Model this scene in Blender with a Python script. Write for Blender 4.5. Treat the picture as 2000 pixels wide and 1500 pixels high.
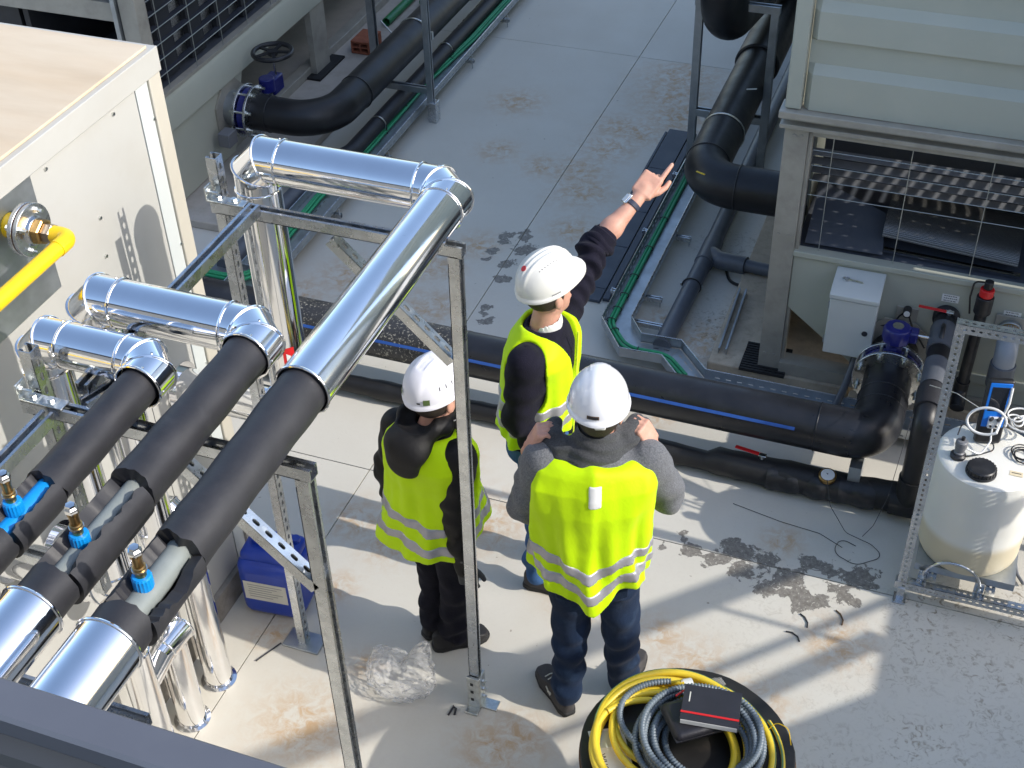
import bpy, bmesh, math, random
import numpy as np
from mathutils import Vector, Matrix

random.seed(7)
rng = np.random.default_rng(11)
SC = bpy.context.scene
COL = SC.collection
for o in list(bpy.data.objects):
    bpy.data.objects.remove(o)

# ------------------------------------------------------------------ camera
PITCH, ROLL, YAW = math.radians(39.214), math.radians(-1.848), math.radians(21.394)
fwd = Vector((-math.sin(YAW) * math.cos(PITCH), math.cos(YAW) * math.cos(PITCH), -math.sin(PITCH)))
rgt = Vector((math.cos(YAW), math.sin(YAW), 0))
upv = rgt.cross(fwd)
r2 = math.cos(ROLL) * rgt + math.sin(ROLL) * upv
u2 = -math.sin(ROLL) * rgt + math.cos(ROLL) * upv
cam = bpy.data.cameras.new('camera')
cam.sensor_width = 36
cam.lens = 2622.6 / 2000 * 36
cam.clip_end = 3000
cam.clip_start = 0.05
camo = bpy.data.objects.new('camera', cam)
COL.objects.link(camo)
M = Matrix.Identity(4)
for i in range(3):
    M[i][0], M[i][1], M[i][2] = r2[i], u2[i], -fwd[i]
M[0][3], M[1][3], M[2][3] = 0, 0, 4.8
camo.matrix_world = M
SC.camera = camo

# ------------------------------------------------------------------ sky, sun, exposure
SUN_EL, SUN_AZ = math.radians(35.6), math.radians(-1.0)   # azimuth measured from +X towards +Y
w = bpy.data.worlds.new('World')
SC.world = w
w.use_nodes = True
nt = w.node_tree
bg = nt.nodes['Background']
sky = nt.nodes.new('ShaderNodeTexSky')
sky.sky_type = 'NISHITA'
sky.sun_disc = False
sky.sun_elevation = SUN_EL
sky.sun_rotation = math.pi / 2 - SUN_AZ
sky.air_density = 1.0
sky.dust_density = 1.3
sky.ozone_density = 0.7
nt.links.new(sky.outputs[0], bg.inputs[0])
bg.inputs[1].default_value = 0.15
sl = bpy.data.lights.new('sun', 'SUN')
sl.energy = 2.05
sl.angle = math.radians(0.55)
sl.color = (1.0, 0.95, 0.87)
so = bpy.data.objects.new('sun', sl)
COL.objects.link(so)
sd = Vector((math.cos(SUN_EL) * math.cos(SUN_AZ), math.cos(SUN_EL) * math.sin(SUN_AZ), math.sin(SUN_EL)))
so.rotation_euler = sd.to_track_quat('Z', 'Y').to_euler()
so.location = sd * 30
SC.view_settings.view_transform = 'Standard'
SC.view_settings.look = 'None'
SC.view_settings.gamma = 1
SC.view_settings.exposure = 1.0
SC.view_settings.use_curve_mapping = False
SC.render.engine = 'CYCLES'
SC.cycles.max_bounces = 8
SC.cycles.transparent_max_bounces = 12

# ------------------------------------------------------------------ materials
def mat(name, col, rough=0.5, metal=0.0, var=0.0, vscale=6.0, bump=0.0, bscale=60.0, dirt=None, dscale=4.0,
        damt=0.3, dlo=0.5, dhi=0.75, spec=0.5, rvar=0.0, stretch=None, alpha=1.0, trans=0.0, sheen=0.0, coat=0.0):
    m = bpy.data.materials.new(name)
    m.use_nodes = True
    t = m.node_tree
    N, L = t.nodes, t.links
    b = N['Principled BSDF']
    b.inputs['Base Color'].default_value = (*col, 1)
    b.inputs['Roughness'].default_value = rough
    b.inputs['Metallic'].default_value = metal
    b.inputs['Specular IOR Level'].default_value = spec
    b.inputs['Alpha'].default_value = alpha
    b.inputs['Transmission Weight'].default_value = trans
    b.inputs['Sheen Weight'].default_value = sheen
    b.inputs['Coat Weight'].default_value = coat
    tc = N.new('ShaderNodeTexCoord')
    vec = tc.outputs['Object']
    if stretch:
        mp = N.new('ShaderNodeMapping')
        mp.inputs['Scale'].default_value = stretch
        L.new(vec, mp.inputs[0])
        vec = mp.outputs[0]
    def noise(sc, det=4.0, rg=0.6):
        n = N.new('ShaderNodeTexNoise')
        n.inputs['Scale'].default_value = sc
        n.inputs['Detail'].default_value = det
        n.inputs['Roughness'].default_value = rg
        L.new(vec, n.inputs['Vector'])
        return n.outputs['Fac']
    cur = None
    if var > 0:
        mr = N.new('ShaderNodeMapRange')
        mr.inputs[1].default_value = 0.3
        mr.inputs[2].default_value = 0.7
        mr.inputs[3].default_value = 1 - var
        mr.inputs[4].default_value = 1 + var
        L.new(noise(vscale), mr.inputs[0])
        mx = N.new('ShaderNodeMix')
        mx.data_type = 'RGBA'
        mx.blend_type = 'MULTIPLY'
        mx.inputs[0].default_value = 1
        mx.inputs[6].default_value = (*col, 1)
        L.new(mr.outputs[0], mx.inputs[7])
        cur = mx.outputs[2]
    if dirt:
        mr = N.new('ShaderNodeMapRange')
        mr.inputs[1].default_value = dlo
        mr.inputs[2].default_value = dhi
        mr.inputs[3].default_value = 0
        mr.inputs[4].default_value = damt
        L.new(noise(dscale, 8, 0.65), mr.inputs[0])
        mx = N.new('ShaderNodeMix')
        mx.data_type = 'RGBA'
        L.new(mr.outputs[0], mx.inputs[0])
        if cur:
            L.new(cur, mx.inputs[6])
        else:
            mx.inputs[6].default_value = (*col, 1)
        mx.inputs[7].default_value = (*dirt, 1)
        cur = mx.outputs[2]
    if cur:
        L.new(cur, b.inputs['Base Color'])
    if rvar > 0:
        mr = N.new('ShaderNodeMapRange')
        mr.inputs[1].default_value = 0.3
        mr.inputs[2].default_value = 0.7
        mr.inputs[3].default_value = max(0.02, rough - rvar)
        mr.inputs[4].default_value = rough + rvar
        L.new(noise(vscale * 1.7), mr.inputs[0])
        L.new(mr.outputs[0], b.inputs['Roughness'])
    if bump > 0:
        bp = N.new('ShaderNodeBump')
        bp.inputs['Strength'].default_value = bump
        bp.inputs['Distance'].default_value = 0.004
        L.new(noise(bscale, 3), bp.inputs['Height'])
        L.new(bp.outputs[0], b.inputs['Normal'])
    return m

MT = {}
MT['galv'] = mat('galvanized_steel', (0.56, 0.58, 0.60), 0.28, 1.0, 0.16, 14, 0.03, 40, (0.45, 0.46, 0.46), 9, 0.35, rvar=0.1)
MT['galv2'] = mat('galvanized_sheet', (0.42, 0.45, 0.47), 0.40, 0.85, 0.15, 9, 0.05, 40, (0.30, 0.31, 0.32), 6, 0.4, rvar=0.1)
MT['alu'] = mat('aluminium_jacket', (0.91, 0.91, 0.92), 0.085, 1.0, 0.03, 8, 0.025, 9, (0.70, 0.70, 0.70), 26, 0.3, 0.66, 0.72, rvar=0.035)
MT['zinc'] = mat('zinc_bolt', (0.66, 0.68, 0.66), 0.28, 1.0, 0.2, 40)
MT['foam'] = mat('elastomer_foam', (0.024, 0.024, 0.028), 0.52, 0, 0.2, 12, 0.12, 90, (0.05, 0.05, 0.055), 14, 0.4, 0.55, 0.8, spec=0.45)
MT['foamin'] = mat('elastomer_foam_core', (0.05, 0.05, 0.047), 0.95, 0, 0.5, 60, 1.0, 190, (0.14, 0.14, 0.11), 22, 0.5, 0.6, 0.7, spec=0.1)
MT['pe'] = mat('black_polyethylene', (0.013, 0.014, 0.018), 0.36, 0, 0.3, 8, 0.06, 50, (0.05, 0.053, 0.06), 9, 0.4, 0.60, 0.8, rvar=0.1)
MT['pegrit'] = mat('gritty_polyethylene', (0.03, 0.03, 0.032), 0.45, 0, 0.3, 8, 0.15, 60, (0.40, 0.38, 0.32), 75, 0.85, 0.57, 0.62, rvar=0.1)
MT['pipe'] = mat('insulated_pipe_black', (0.012, 0.012, 0.014), 0.42, 0, 0.35, 5, 0.12, 18, (0.05, 0.05, 0.052), 6, 0.35, 0.55, 0.8, rvar=0.08)
MT['lag'] = mat('black_lagging', (0.012, 0.012, 0.013), 0.55, 0, 0.3, 9, 0.2, 60, (0.035, 0.034, 0.033), 10, 0.4)
MT['bladel'] = mat('bright_fin', (0.20, 0.21, 0.23), 0.4, 0.3, 0.15, 9)
MT['pvc'] = mat('grey_pvc', (0.095, 0.105, 0.125), 0.4, 0, 0.12, 8, 0.04, 50, (0.2, 0.19, 0.17), 9, 0.3)
MT['pvcl'] = mat('light_grey_pvc', (0.22, 0.245, 0.235), 0.4, 0, 0.08, 8, 0.03, 50, (0.5, 0.48, 0.42), 9, 0.2)
MT['bluepipe'] = mat('blue_plastic_pipe', (0.006, 0.27, 0.72), 0.32, 0, 0.06, 9)
MT['bluestripe'] = mat('blue_stripe', (0.03, 0.11, 0.42), 0.5, 0, 0.15, 9)
MT['brass'] = mat('brass', (0.46, 0.29, 0.11), 0.33, 1.0, 0.25, 30, 0.1, 60, (0.2, 0.12, 0.05), 20, 0.5)
MT['chrome'] = mat('chrome', (0.8, 0.8, 0.8), 0.12, 1.0)
MT['yellow'] = mat('yellow_gas_paint', (0.86, 0.56, 0.008), 0.34, 0, 0.06, 8, 0.06, 40, (0.5, 0.3, 0.03), 10, 0.3, 0.62, 0.75)
MT['yhose'] = mat('yellow_hose', (0.78, 0.57, 0.04), 0.4, 0, 0.08, 8, 0.03, 40, (0.55, 0.43, 0.1), 12, 0.3)
MT['ghose'] = mat('green_hose_stripe', (0.12, 0.22, 0.10), 0.45)
MT['conduit'] = mat('grey_corrugated_conduit', (0.15, 0.185, 0.215), 0.42, 0, 0.12, 10)
MT['white'] = mat('white_paint_panel', (0.46, 0.455, 0.425), 0.5, 0, 0.025, 3, 0.02, 20, (0.41, 0.385, 0.335), 5, 0.4, 0.48, 0.8)
MT['cream'] = mat('cream_trim', (0.50, 0.47, 0.40), 0.5, 0, 0.03, 3, 0.02, 20, (0.6, 0.54, 0.43), 5, 0.4)
MT['rooftop'] = mat('weathered_roof_sheet', (0.58, 0.455, 0.31), 0.6, 0, 0.10, 2.2, 0.06, 30, (0.66, 0.56, 0.42), 1.6, 0.8, 0.42, 0.68, stretch=(0.5, 2.2, 1))
MT['beige'] = mat('beige_unit_panel', (0.43, 0.44, 0.37), 0.45, 0, 0.05, 2, 0.03, 12, (0.52, 0.49, 0.40), 3, 0.3, rvar=0.06)
MT['beige2'] = mat('weathered_beige_frame', (0.38, 0.36, 0.31), 0.45, 0.15, 0.12, 5, 0.05, 30, (0.20, 0.18, 0.16), 7, 0.55, 0.5, 0.8)
MT['slate'] = mat('dark_slate_sheet', (0.075, 0.085, 0.105), 0.5, 0.1, 0.12, 3, 0.03, 30, (0.14, 0.14, 0.14), 7, 0.3)
MT['board'] = mat('anthracite_lid', (0.040, 0.053, 0.078), 0.55, 0.0, 0.15, 3, 0.05, 40, (0.085, 0.095, 0.11), 6, 0.5)
MT['coping'] = mat('grey_coping_sheet', (0.13, 0.135, 0.155), 0.42, 0.3, 0.1, 3, 0.02, 30, (0.2, 0.2, 0.21), 5, 0.35)
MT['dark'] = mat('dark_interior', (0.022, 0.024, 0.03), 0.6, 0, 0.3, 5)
MT['blade'] = mat('dark_louvre_blade', (0.035, 0.04, 0.055), 0.4, 0.2, 0.2, 5)
MT['wire'] = mat('grid_wire', (0.42, 0.44, 0.42), 0.4, 0.8)
MT['concrete'] = mat('rough_concrete', (0.47, 0.395, 0.295), 0.85, 0, 0.16, 9, 0.9, 60, (0.30, 0.245, 0.175), 16, 0.6, 0.5, 0.7)
MT['plinth'] = mat('grey_concrete', (0.27, 0.25, 0.22), 0.9, 0, 0.2, 8, 0.6, 60, (0.14, 0.12, 0.1), 9, 0.7, 0.45, 0.7)
MT['rubber'] = mat('black_rubber', (0.013, 0.013, 0.014), 0.7, 0, 0.3, 20, 0.3, 90)
MT['bluepaint'] = mat('navy_valve_paint', (0.012, 0.016, 0.15), 0.3, 0, 0.12, 10, 0.05, 40, (0.10, 0.10, 0.2), 12, 0.4)
MT['red'] = mat('red_plastic', (0.62, 0.016, 0.018), 0.4)
MT['box'] = mat('light_grey_cabinet', (0.56, 0.59, 0.58), 0.42, 0, 0.02, 5, 0.02, 80)
MT['green'] = mat('green_cable', (0.025, 0.31, 0.13), 0.42, 0, 0.12, 10)
MT['gpipe'] = mat('green_pipe', (0.012, 0.17, 0.06), 0.4, 0, 0.1, 8)
MT['brick'] = mat('red_clay_brick', (0.30, 0.095, 0.05), 0.9, 0, 0.25, 20, 0.6, 70)
MT['jerry'] = mat('blue_jerrycan', (0.007, 0.042, 0.36), 0.38, 0, 0.12, 7, 0.06, 30, (0.05, 0.09, 0.36), 5, 0.5)
MT['paper'] = mat('paper', (0.74, 0.74, 0.72), 0.8, 0, 0.04, 9)
MT['paperd'] = mat('soiled_label', (0.60, 0.59, 0.53), 0.75, 0, 0.08, 9, 0, 60, (0.42, 0.4, 0.34), 7, 0.5)
MT['ink'] = mat('ink', (0.04, 0.04, 0.045), 0.8)
MT['inkg'] = mat('grey_ink', (0.28, 0.28, 0.28), 0.8)
MT['drum'] = mat('drum_wood_black', (0.014, 0.013, 0.012), 0.5, 0, 0.4, 7, 0.3, 30, (0.07, 0.055, 0.04), 6, 0.6, 0.55, 0.8, stretch=(1, 1, 1))
MT['drumedge'] = mat('worn_drum_edge', (0.13, 0.075, 0.04), 0.8, 0, 0.4, 12, 0.5, 50)
MT['leather'] = mat('black_case', (0.014, 0.013, 0.017), 0.42, 0, 0.2, 9, 0.2, 120)
MT['cover'] = mat('notebook_cover', (0.022, 0.022, 0.03), 0.5, 0, 0.15, 9, 0.1, 120)
MT['blackp'] = mat('black_plastic', (0.016, 0.016, 0.018), 0.4, 0, 0.2, 12, 0.05, 60, (0.1, 0.1, 0.1), 14, 0.35)
MT['greyp'] = mat('grey_plastic', (0.16, 0.165, 0.18), 0.45)
MT['whitep'] = mat('white_plastic', (0.78, 0.78, 0.76), 0.4)
MT['meterblue'] = mat('meter_blue', (0.008, 0.16, 0.62), 0.35)
MT['screen'] = mat('dark_glass_screen', (0.015, 0.018, 0.025), 0.08, coat=0.5)
# workwear
MT['hiviz'] = mat('fluorescent_vest', (0.56, 0.84, 0.0), 0.65, 0, 0.04, 9, 0.35, 40, sheen=0.05, spec=0.25)
MT['vestedge'] = mat('vest_binding', (0.74, 0.90, 0.05), 0.7, 0, 0.05, 30, 0.3, 200)
MT['reflect'] = mat('reflective_tape', (0.40, 0.39, 0.42), 0.45, 0.35, 0.1, 12, 0.2, 90)
MT['navy'] = mat('navy_knit', (0.009, 0.0085, 0.018), 0.9, 0, 0.2, 20, 0.5, 180, sheen=0.03, spec=0.2)
MT['blackj'] = mat('black_softshell', (0.006, 0.0055, 0.006), 0.62, 0, 0.25, 10, 0.3, 60, spec=0.35)
MT['trousers'] = mat('dark_navy_work_trousers', (0.006, 0.006, 0.013), 0.85, 0, 0.2, 14, 0.5, 90, sheen=0.02, spec=0.2)
MT['greyk'] = mat('grey_marl_knit', (0.15, 0.155, 0.165), 0.95, 0, 0.35, 160, 0.6, 200, (0.10, 0.105, 0.11), 190, 0.6, 0.5, 0.6, sheen=0.2, spec=0.15)
MT['greyc'] = mat('dark_grey_collar', (0.065, 0.068, 0.072), 0.95, 0, 0.35, 160, 0.6, 200, (0.06, 0.06, 0.065), 190, 0.6, 0.5, 0.6, sheen=0.2, spec=0.15)
MT['denim'] = mat('blue_denim', (0.010, 0.023, 0.056), 0.85, 0, 0.25, 7, 0.45, 120, (0.05, 0.09, 0.16), 9, 0.55, 0.52, 0.75, sheen=0.03, spec=0.2)
MT['denim2'] = mat('light_denim', (0.05, 0.12, 0.27), 0.85, 0, 0.2, 9, 0.4, 120, spec=0.2)
MT['skin'] = mat('skin', (0.60, 0.33, 0.24), 0.5, 0, 0.10, 25, 0.15, 120, (0.62, 0.27, 0.2), 16, 0.4, spec=0.4)
MT['skin'].node_tree.nodes['Principled BSDF'].inputs['Subsurface Weight'].default_value = 0.08
MT['skin'].node_tree.nodes['Principled BSDF'].inputs['Subsurface Radius'].default_value = (0.012, 0.004, 0.002)
MT['hair'] = mat('dark_hair', (0.03, 0.02, 0.014), 0.6, 0, 0.3, 80, 0.5, 150)
MT['shoe'] = mat('grey_safety_shoe', (0.055, 0.05, 0.05), 0.75, 0, 0.2, 20, 0.3, 90)
MT['shoeb'] = mat('black_safety_shoe', (0.014, 0.013, 0.014), 0.6, 0, 0.2, 20, 0.3, 90)
MT['glove'] = mat('grey_black_glove', (0.055, 0.058, 0.062), 0.7, 0, 0.25, 20, 0.3, 120)
MT['helw'] = mat('warm_white_helmet', (0.76, 0.75, 0.69), 0.30, 0, 0.01, 9, 0, 60, (0.6, 0.58, 0.5), 14, 0.2, 0.6, 0.8)
MT['helv'] = mat('cool_white_helmet', (0.76, 0.76, 0.82), 0.34)
MT['helg'] = mat('glossy_white_helmet', (0.78, 0.79, 0.81), 0.16, coat=0.4)
MT['olive'] = mat('olive_clip', (0.08, 0.13, 0.035), 0.5)
MT['band'] = mat('watch_band', (0.035, 0.04, 0.07), 0.6)

def special_materials():
    # clear polythene bag
    m = bpy.data.materials.new('clear_polythene')
    m.use_nodes = True
    t = m.node_tree
    t.nodes.clear()
    o = t.nodes.new('ShaderNodeOutputMaterial')
    tr = t.nodes.new('ShaderNodeBsdfTransparent')
    tr.inputs[0].default_value = (0.97, 0.97, 0.97, 1)
    gl = t.nodes.new('ShaderNodeBsdfGlossy')
    gl.inputs['Roughness'].default_value = 0.1
    df = t.nodes.new('ShaderNodeBsdfDiffuse')
    df.inputs[0].default_value = (0.85, 0.85, 0.85, 1)
    fr = t.nodes.new('ShaderNodeLayerWeight')
    fr.inputs[0].default_value = 0.11
    m1 = t.nodes.new('ShaderNodeMixShader')
    m1.inputs[0].default_value = 0.17
    m2 = t.nodes.new('ShaderNodeMixShader')
    t.links.new(tr.outputs[0], m1.inputs[1])
    t.links.new(df.outputs[0], m1.inputs[2])
    t.links.new(fr.outputs['Fresnel'], m2.inputs[0])
    t.links.new(m1.outputs[0], m2.inputs[1])
    t.links.new(gl.outputs[0], m2.inputs[2])
    t.links.new(m2.outputs[0], o.inputs[0])
    MT['bag'] = m
    # translucent tank polythene
    m = mat('natural_polythene_tank', (0.80, 0.79, 0.73), 0.38, 0, 0.03, 4)
    b = m.node_tree.nodes['Principled BSDF']
    b.inputs['Subsurface Weight'].default_value = 0.25
    b.inputs['Subsurface Radius'].default_value = (0.05, 0.045, 0.035)
    t = m.node_tree
    N, L = t.nodes, t.links
    geo = N.new('ShaderNodeNewGeometry')
    sx = N.new('ShaderNodeSeparateXYZ')
    L.new(geo.outputs['Position'], sx.inputs[0])
    mr = N.new('ShaderNodeMapRange')
    mr.interpolation_type = 'SMOOTHSTEP'
    mr.inputs[1].default_value = 0.345
    mr.inputs[2].default_value = 0.40
    L.new(sx.outputs['Z'], mr.inputs[0])
    mx = N.new('ShaderNodeMix')
    mx.data_type = 'RGBA'
    mx.inputs[6].default_value = (0.66, 0.585, 0.42, 1)
    mx.inputs[7].default_value = (0.78, 0.77, 0.71, 1)
    L.new(mr.outputs[0], mx.inputs[0])
    L.new(mx.outputs[2], b.inputs['Base Color'])
    MT['tank'] = m
    m = mat('tank_wall_with_liquid_behind', (0.70, 0.62, 0.44), 0.38, 0, 0.03, 4)
    MT['liquid'] = m
    # mesh screen
    m = mat('woven_mesh_cloth', (0.30, 0.31, 0.30), 0.4, 0.7, 0.1, 9)
    t = m.node_tree
    b = t.nodes['Principled BSDF']
    bk = t.nodes.new('ShaderNodeTexBrick')
    bk.offset = 0
    bk.inputs['Scale'].default_value = 90
    bk.inputs['Mortar Size'].default_value = 0.03
    bk.inputs['Brick Width'].default_value = 0.5
    bk.inputs['Row Height'].default_value = 0.5
    bk.inputs['Color1'].default_value = (0.05, 0.05, 0.05, 1)
    bk.inputs['Color2'].default_value = (0.06, 0.06, 0.06, 1)
    bk.inputs['Mortar'].default_value = (0.4, 0.4, 0.38, 1)
    tc = t.nodes.new('ShaderNodeTexCoord')
    t.links.new(tc.outputs['Object'], bk.inputs['Vector'])
    t.links.new(bk.outputs['Color'], b.inputs['Base Color'])
    MT['meshcloth'] = m
    # painted roof floor: peel / rust / dirt come from vertex attributes broken up by noise
    m = bpy.data.materials.new('painted_roof_floor')
    m.use_nodes = True
    t = m.node_tree
    N, L = t.nodes, t.links
    b = N['Principled BSDF']
    tc = N.new('ShaderNodeTexCoord')
    geo = N.new('ShaderNodeNewGeometry')
    P = geo.outputs['Position']
    def noise(sc, det=4, rg=0.6, dist=0.0):
        n = N.new('ShaderNodeTexNoise')
        n.inputs['Scale'].default_value = sc
        n.inputs['Detail'].default_value = det
        n.inputs['Roughness'].default_value = rg
        n.inputs['Distortion'].default_value = dist
        L.new(P, n.inputs['Vector'])
        return n.outputs['Fac']
    def math_(op, a, bb):
        n = N.new('ShaderNodeMath')
        n.operation = op
        for i, q in enumerate((a, bb)):
            if isinstance(q, (int, float)):
                n.inputs[i].default_value = q
            else:
                L.new(q, n.inputs[i])
        return n.outputs[0]
    def rngm(x, a, bb, c, d):
        n = N.new('ShaderNodeMapRange')
        for i, q in enumerate((a, bb, c, d)):
            n.inputs[i + 1].default_value = q
        L.new(x, n.inputs[0])
        return n.outputs[0]
    def mixc(f, a, bb):
        n = N.new('ShaderNodeMix')
        n.data_type = 'RGBA'
        for i, q in ((0, f), (6, a), (7, bb)):
            if isinstance(q, tuple):
                n.inputs[i].default_value = (*q, 1)
            elif isinstance(q, (int, float)):
                n.inputs[i].default_value = q
            else:
                L.new(q, n.inputs[i])
        return n.outputs[2]
    def attr(nm):
        n = N.new('ShaderNodeAttribute')
        n.attribute_name = nm
        return n.outputs['Fac']
    c = mixc(rngm(noise(0.8, 5), 0.3, 0.7, 0, 1), (0.575, 0.545, 0.475), (0.62, 0.595, 0.53))
    c = mixc(rngm(noise(5, 6, 0.7), 0.45, 0.75, 0, 0.35), c, (0.56, 0.52, 0.45))
    c = mixc(rngm(noise(60, 3, 0.7), 0.55, 0.75, 0, 0.18), c, (0.45, 0.41, 0.35))
    c = mixc(rngm(noise(22, 2, 0.5), 0.74, 0.77, 0, 0.6), c, (0.20, 0.16, 0.11))
    rs = math_('MULTIPLY', attr('rust'), rngm(noise(16, 7, 0.72, 0.6), 0.40, 0.60, 0, 1))
    c = mixc(math_('MULTIPLY', rs, 0.74), c, (0.47, 0.26, 0.085))
    dn = rngm(noise(26, 6, 0.7, 1.3), 0.52, 0.63, 0, 1)
    ds = math_('MULTIPLY', math_('MULTIPLY', attr('dirt'), dn), rngm(noise(3.1, 3), 0.36, 0.56, 0.1, 1))
    c = mixc(math_('MULTIPLY', ds, 0.8), c, (0.17, 0.125, 0.07))
    pe = math_('ADD', attr('peel'), math_('MULTIPLY', math_('SUBTRACT', noise(13, 8, 0.66, 0.4), 0.5), 2.2))
    pm = rngm(pe, 0.52, 0.58, 0, 1)
    pc = mixc(rngm(noise(45, 4, 0.7), 0.35, 0.65, 0, 1), (0.15, 0.135, 0.115), (0.27, 0.25, 0.22))
    pc = mixc(rngm(noise(70, 2), 0.62, 0.66, 0, 0.8), pc, (0.5, 0.48, 0.42))
    c = mixc(pm, c, pc)
    L.new(c, b.inputs['Base Color'])
    b.inputs['Roughness'].default_value = 0.55
    L.new(rngm(noise(3, 4), 0.3, 0.7, 0.45, 0.7), b.inputs['Roughness'])
    hgt = math_('SUBTRACT', math_('MULTIPLY', noise(70, 4), 0.35), pm)
    bp = N.new('ShaderNodeBump')
    bp.inputs['Strength'].default_value = 0.25
    bp.inputs['Distance'].default_value = 0.004
    L.new(hgt, bp.inputs['Height'])
    L.new(bp.outputs[0], b.inputs['Normal'])
    MT['floor'] = m
special_materials()

# ------------------------------------------------------------------ mesh helpers
V = Vector
def nrm(a):
    a = np.asarray(a, float)
    return a / max(1e-12, np.linalg.norm(a))

def frame_of(t, up=(0, 0, 1)):
    t = nrm(t)
    u = np.asarray(up, float)
    if abs(t @ nrm(u)) > 0.98:
        u = np.array((1.0, 0, 0)) if abs(t[0]) < 0.9 else np.array((0, 1.0, 0))
    a = nrm(np.cross(u, t))
    b = np.cross(t, a)
    return a, b, t      # a sideways, b up-ish, t along

def fillet(pts, rad, n=8):
    pts = [np.asarray(p, float) for p in pts]
    out = [pts[0]]
    for i in range(1, len(pts) - 1):
        p, a, c = pts[i], pts[i - 1], pts[i + 1]
        d1, d2 = nrm(a - p), nrm(c - p)
        ang = math.acos(max(-1, min(1, d1 @ d2)))
        if ang > math.pi - 1e-3:
            out.append(p)
            continue
        k = min(rad / math.tan(ang / 2), 0.49 * np.linalg.norm(a - p), 0.49 * np.linalg.norm(c - p))
        r = k * math.tan(ang / 2)
        cen = p + nrm(d1 + d2) * (r / math.sin(ang / 2))
        v1, v2 = p + d1 * k - cen, p + d2 * k - cen
        tot = math.pi - ang
        for j in range(n + 1):
            s = j / n
            out.append(cen + (math.sin((1 - s) * tot) * v1 + math.sin(s * tot) * v2) / math.sin(tot))
    out.append(pts[-1])
    return out

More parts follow.
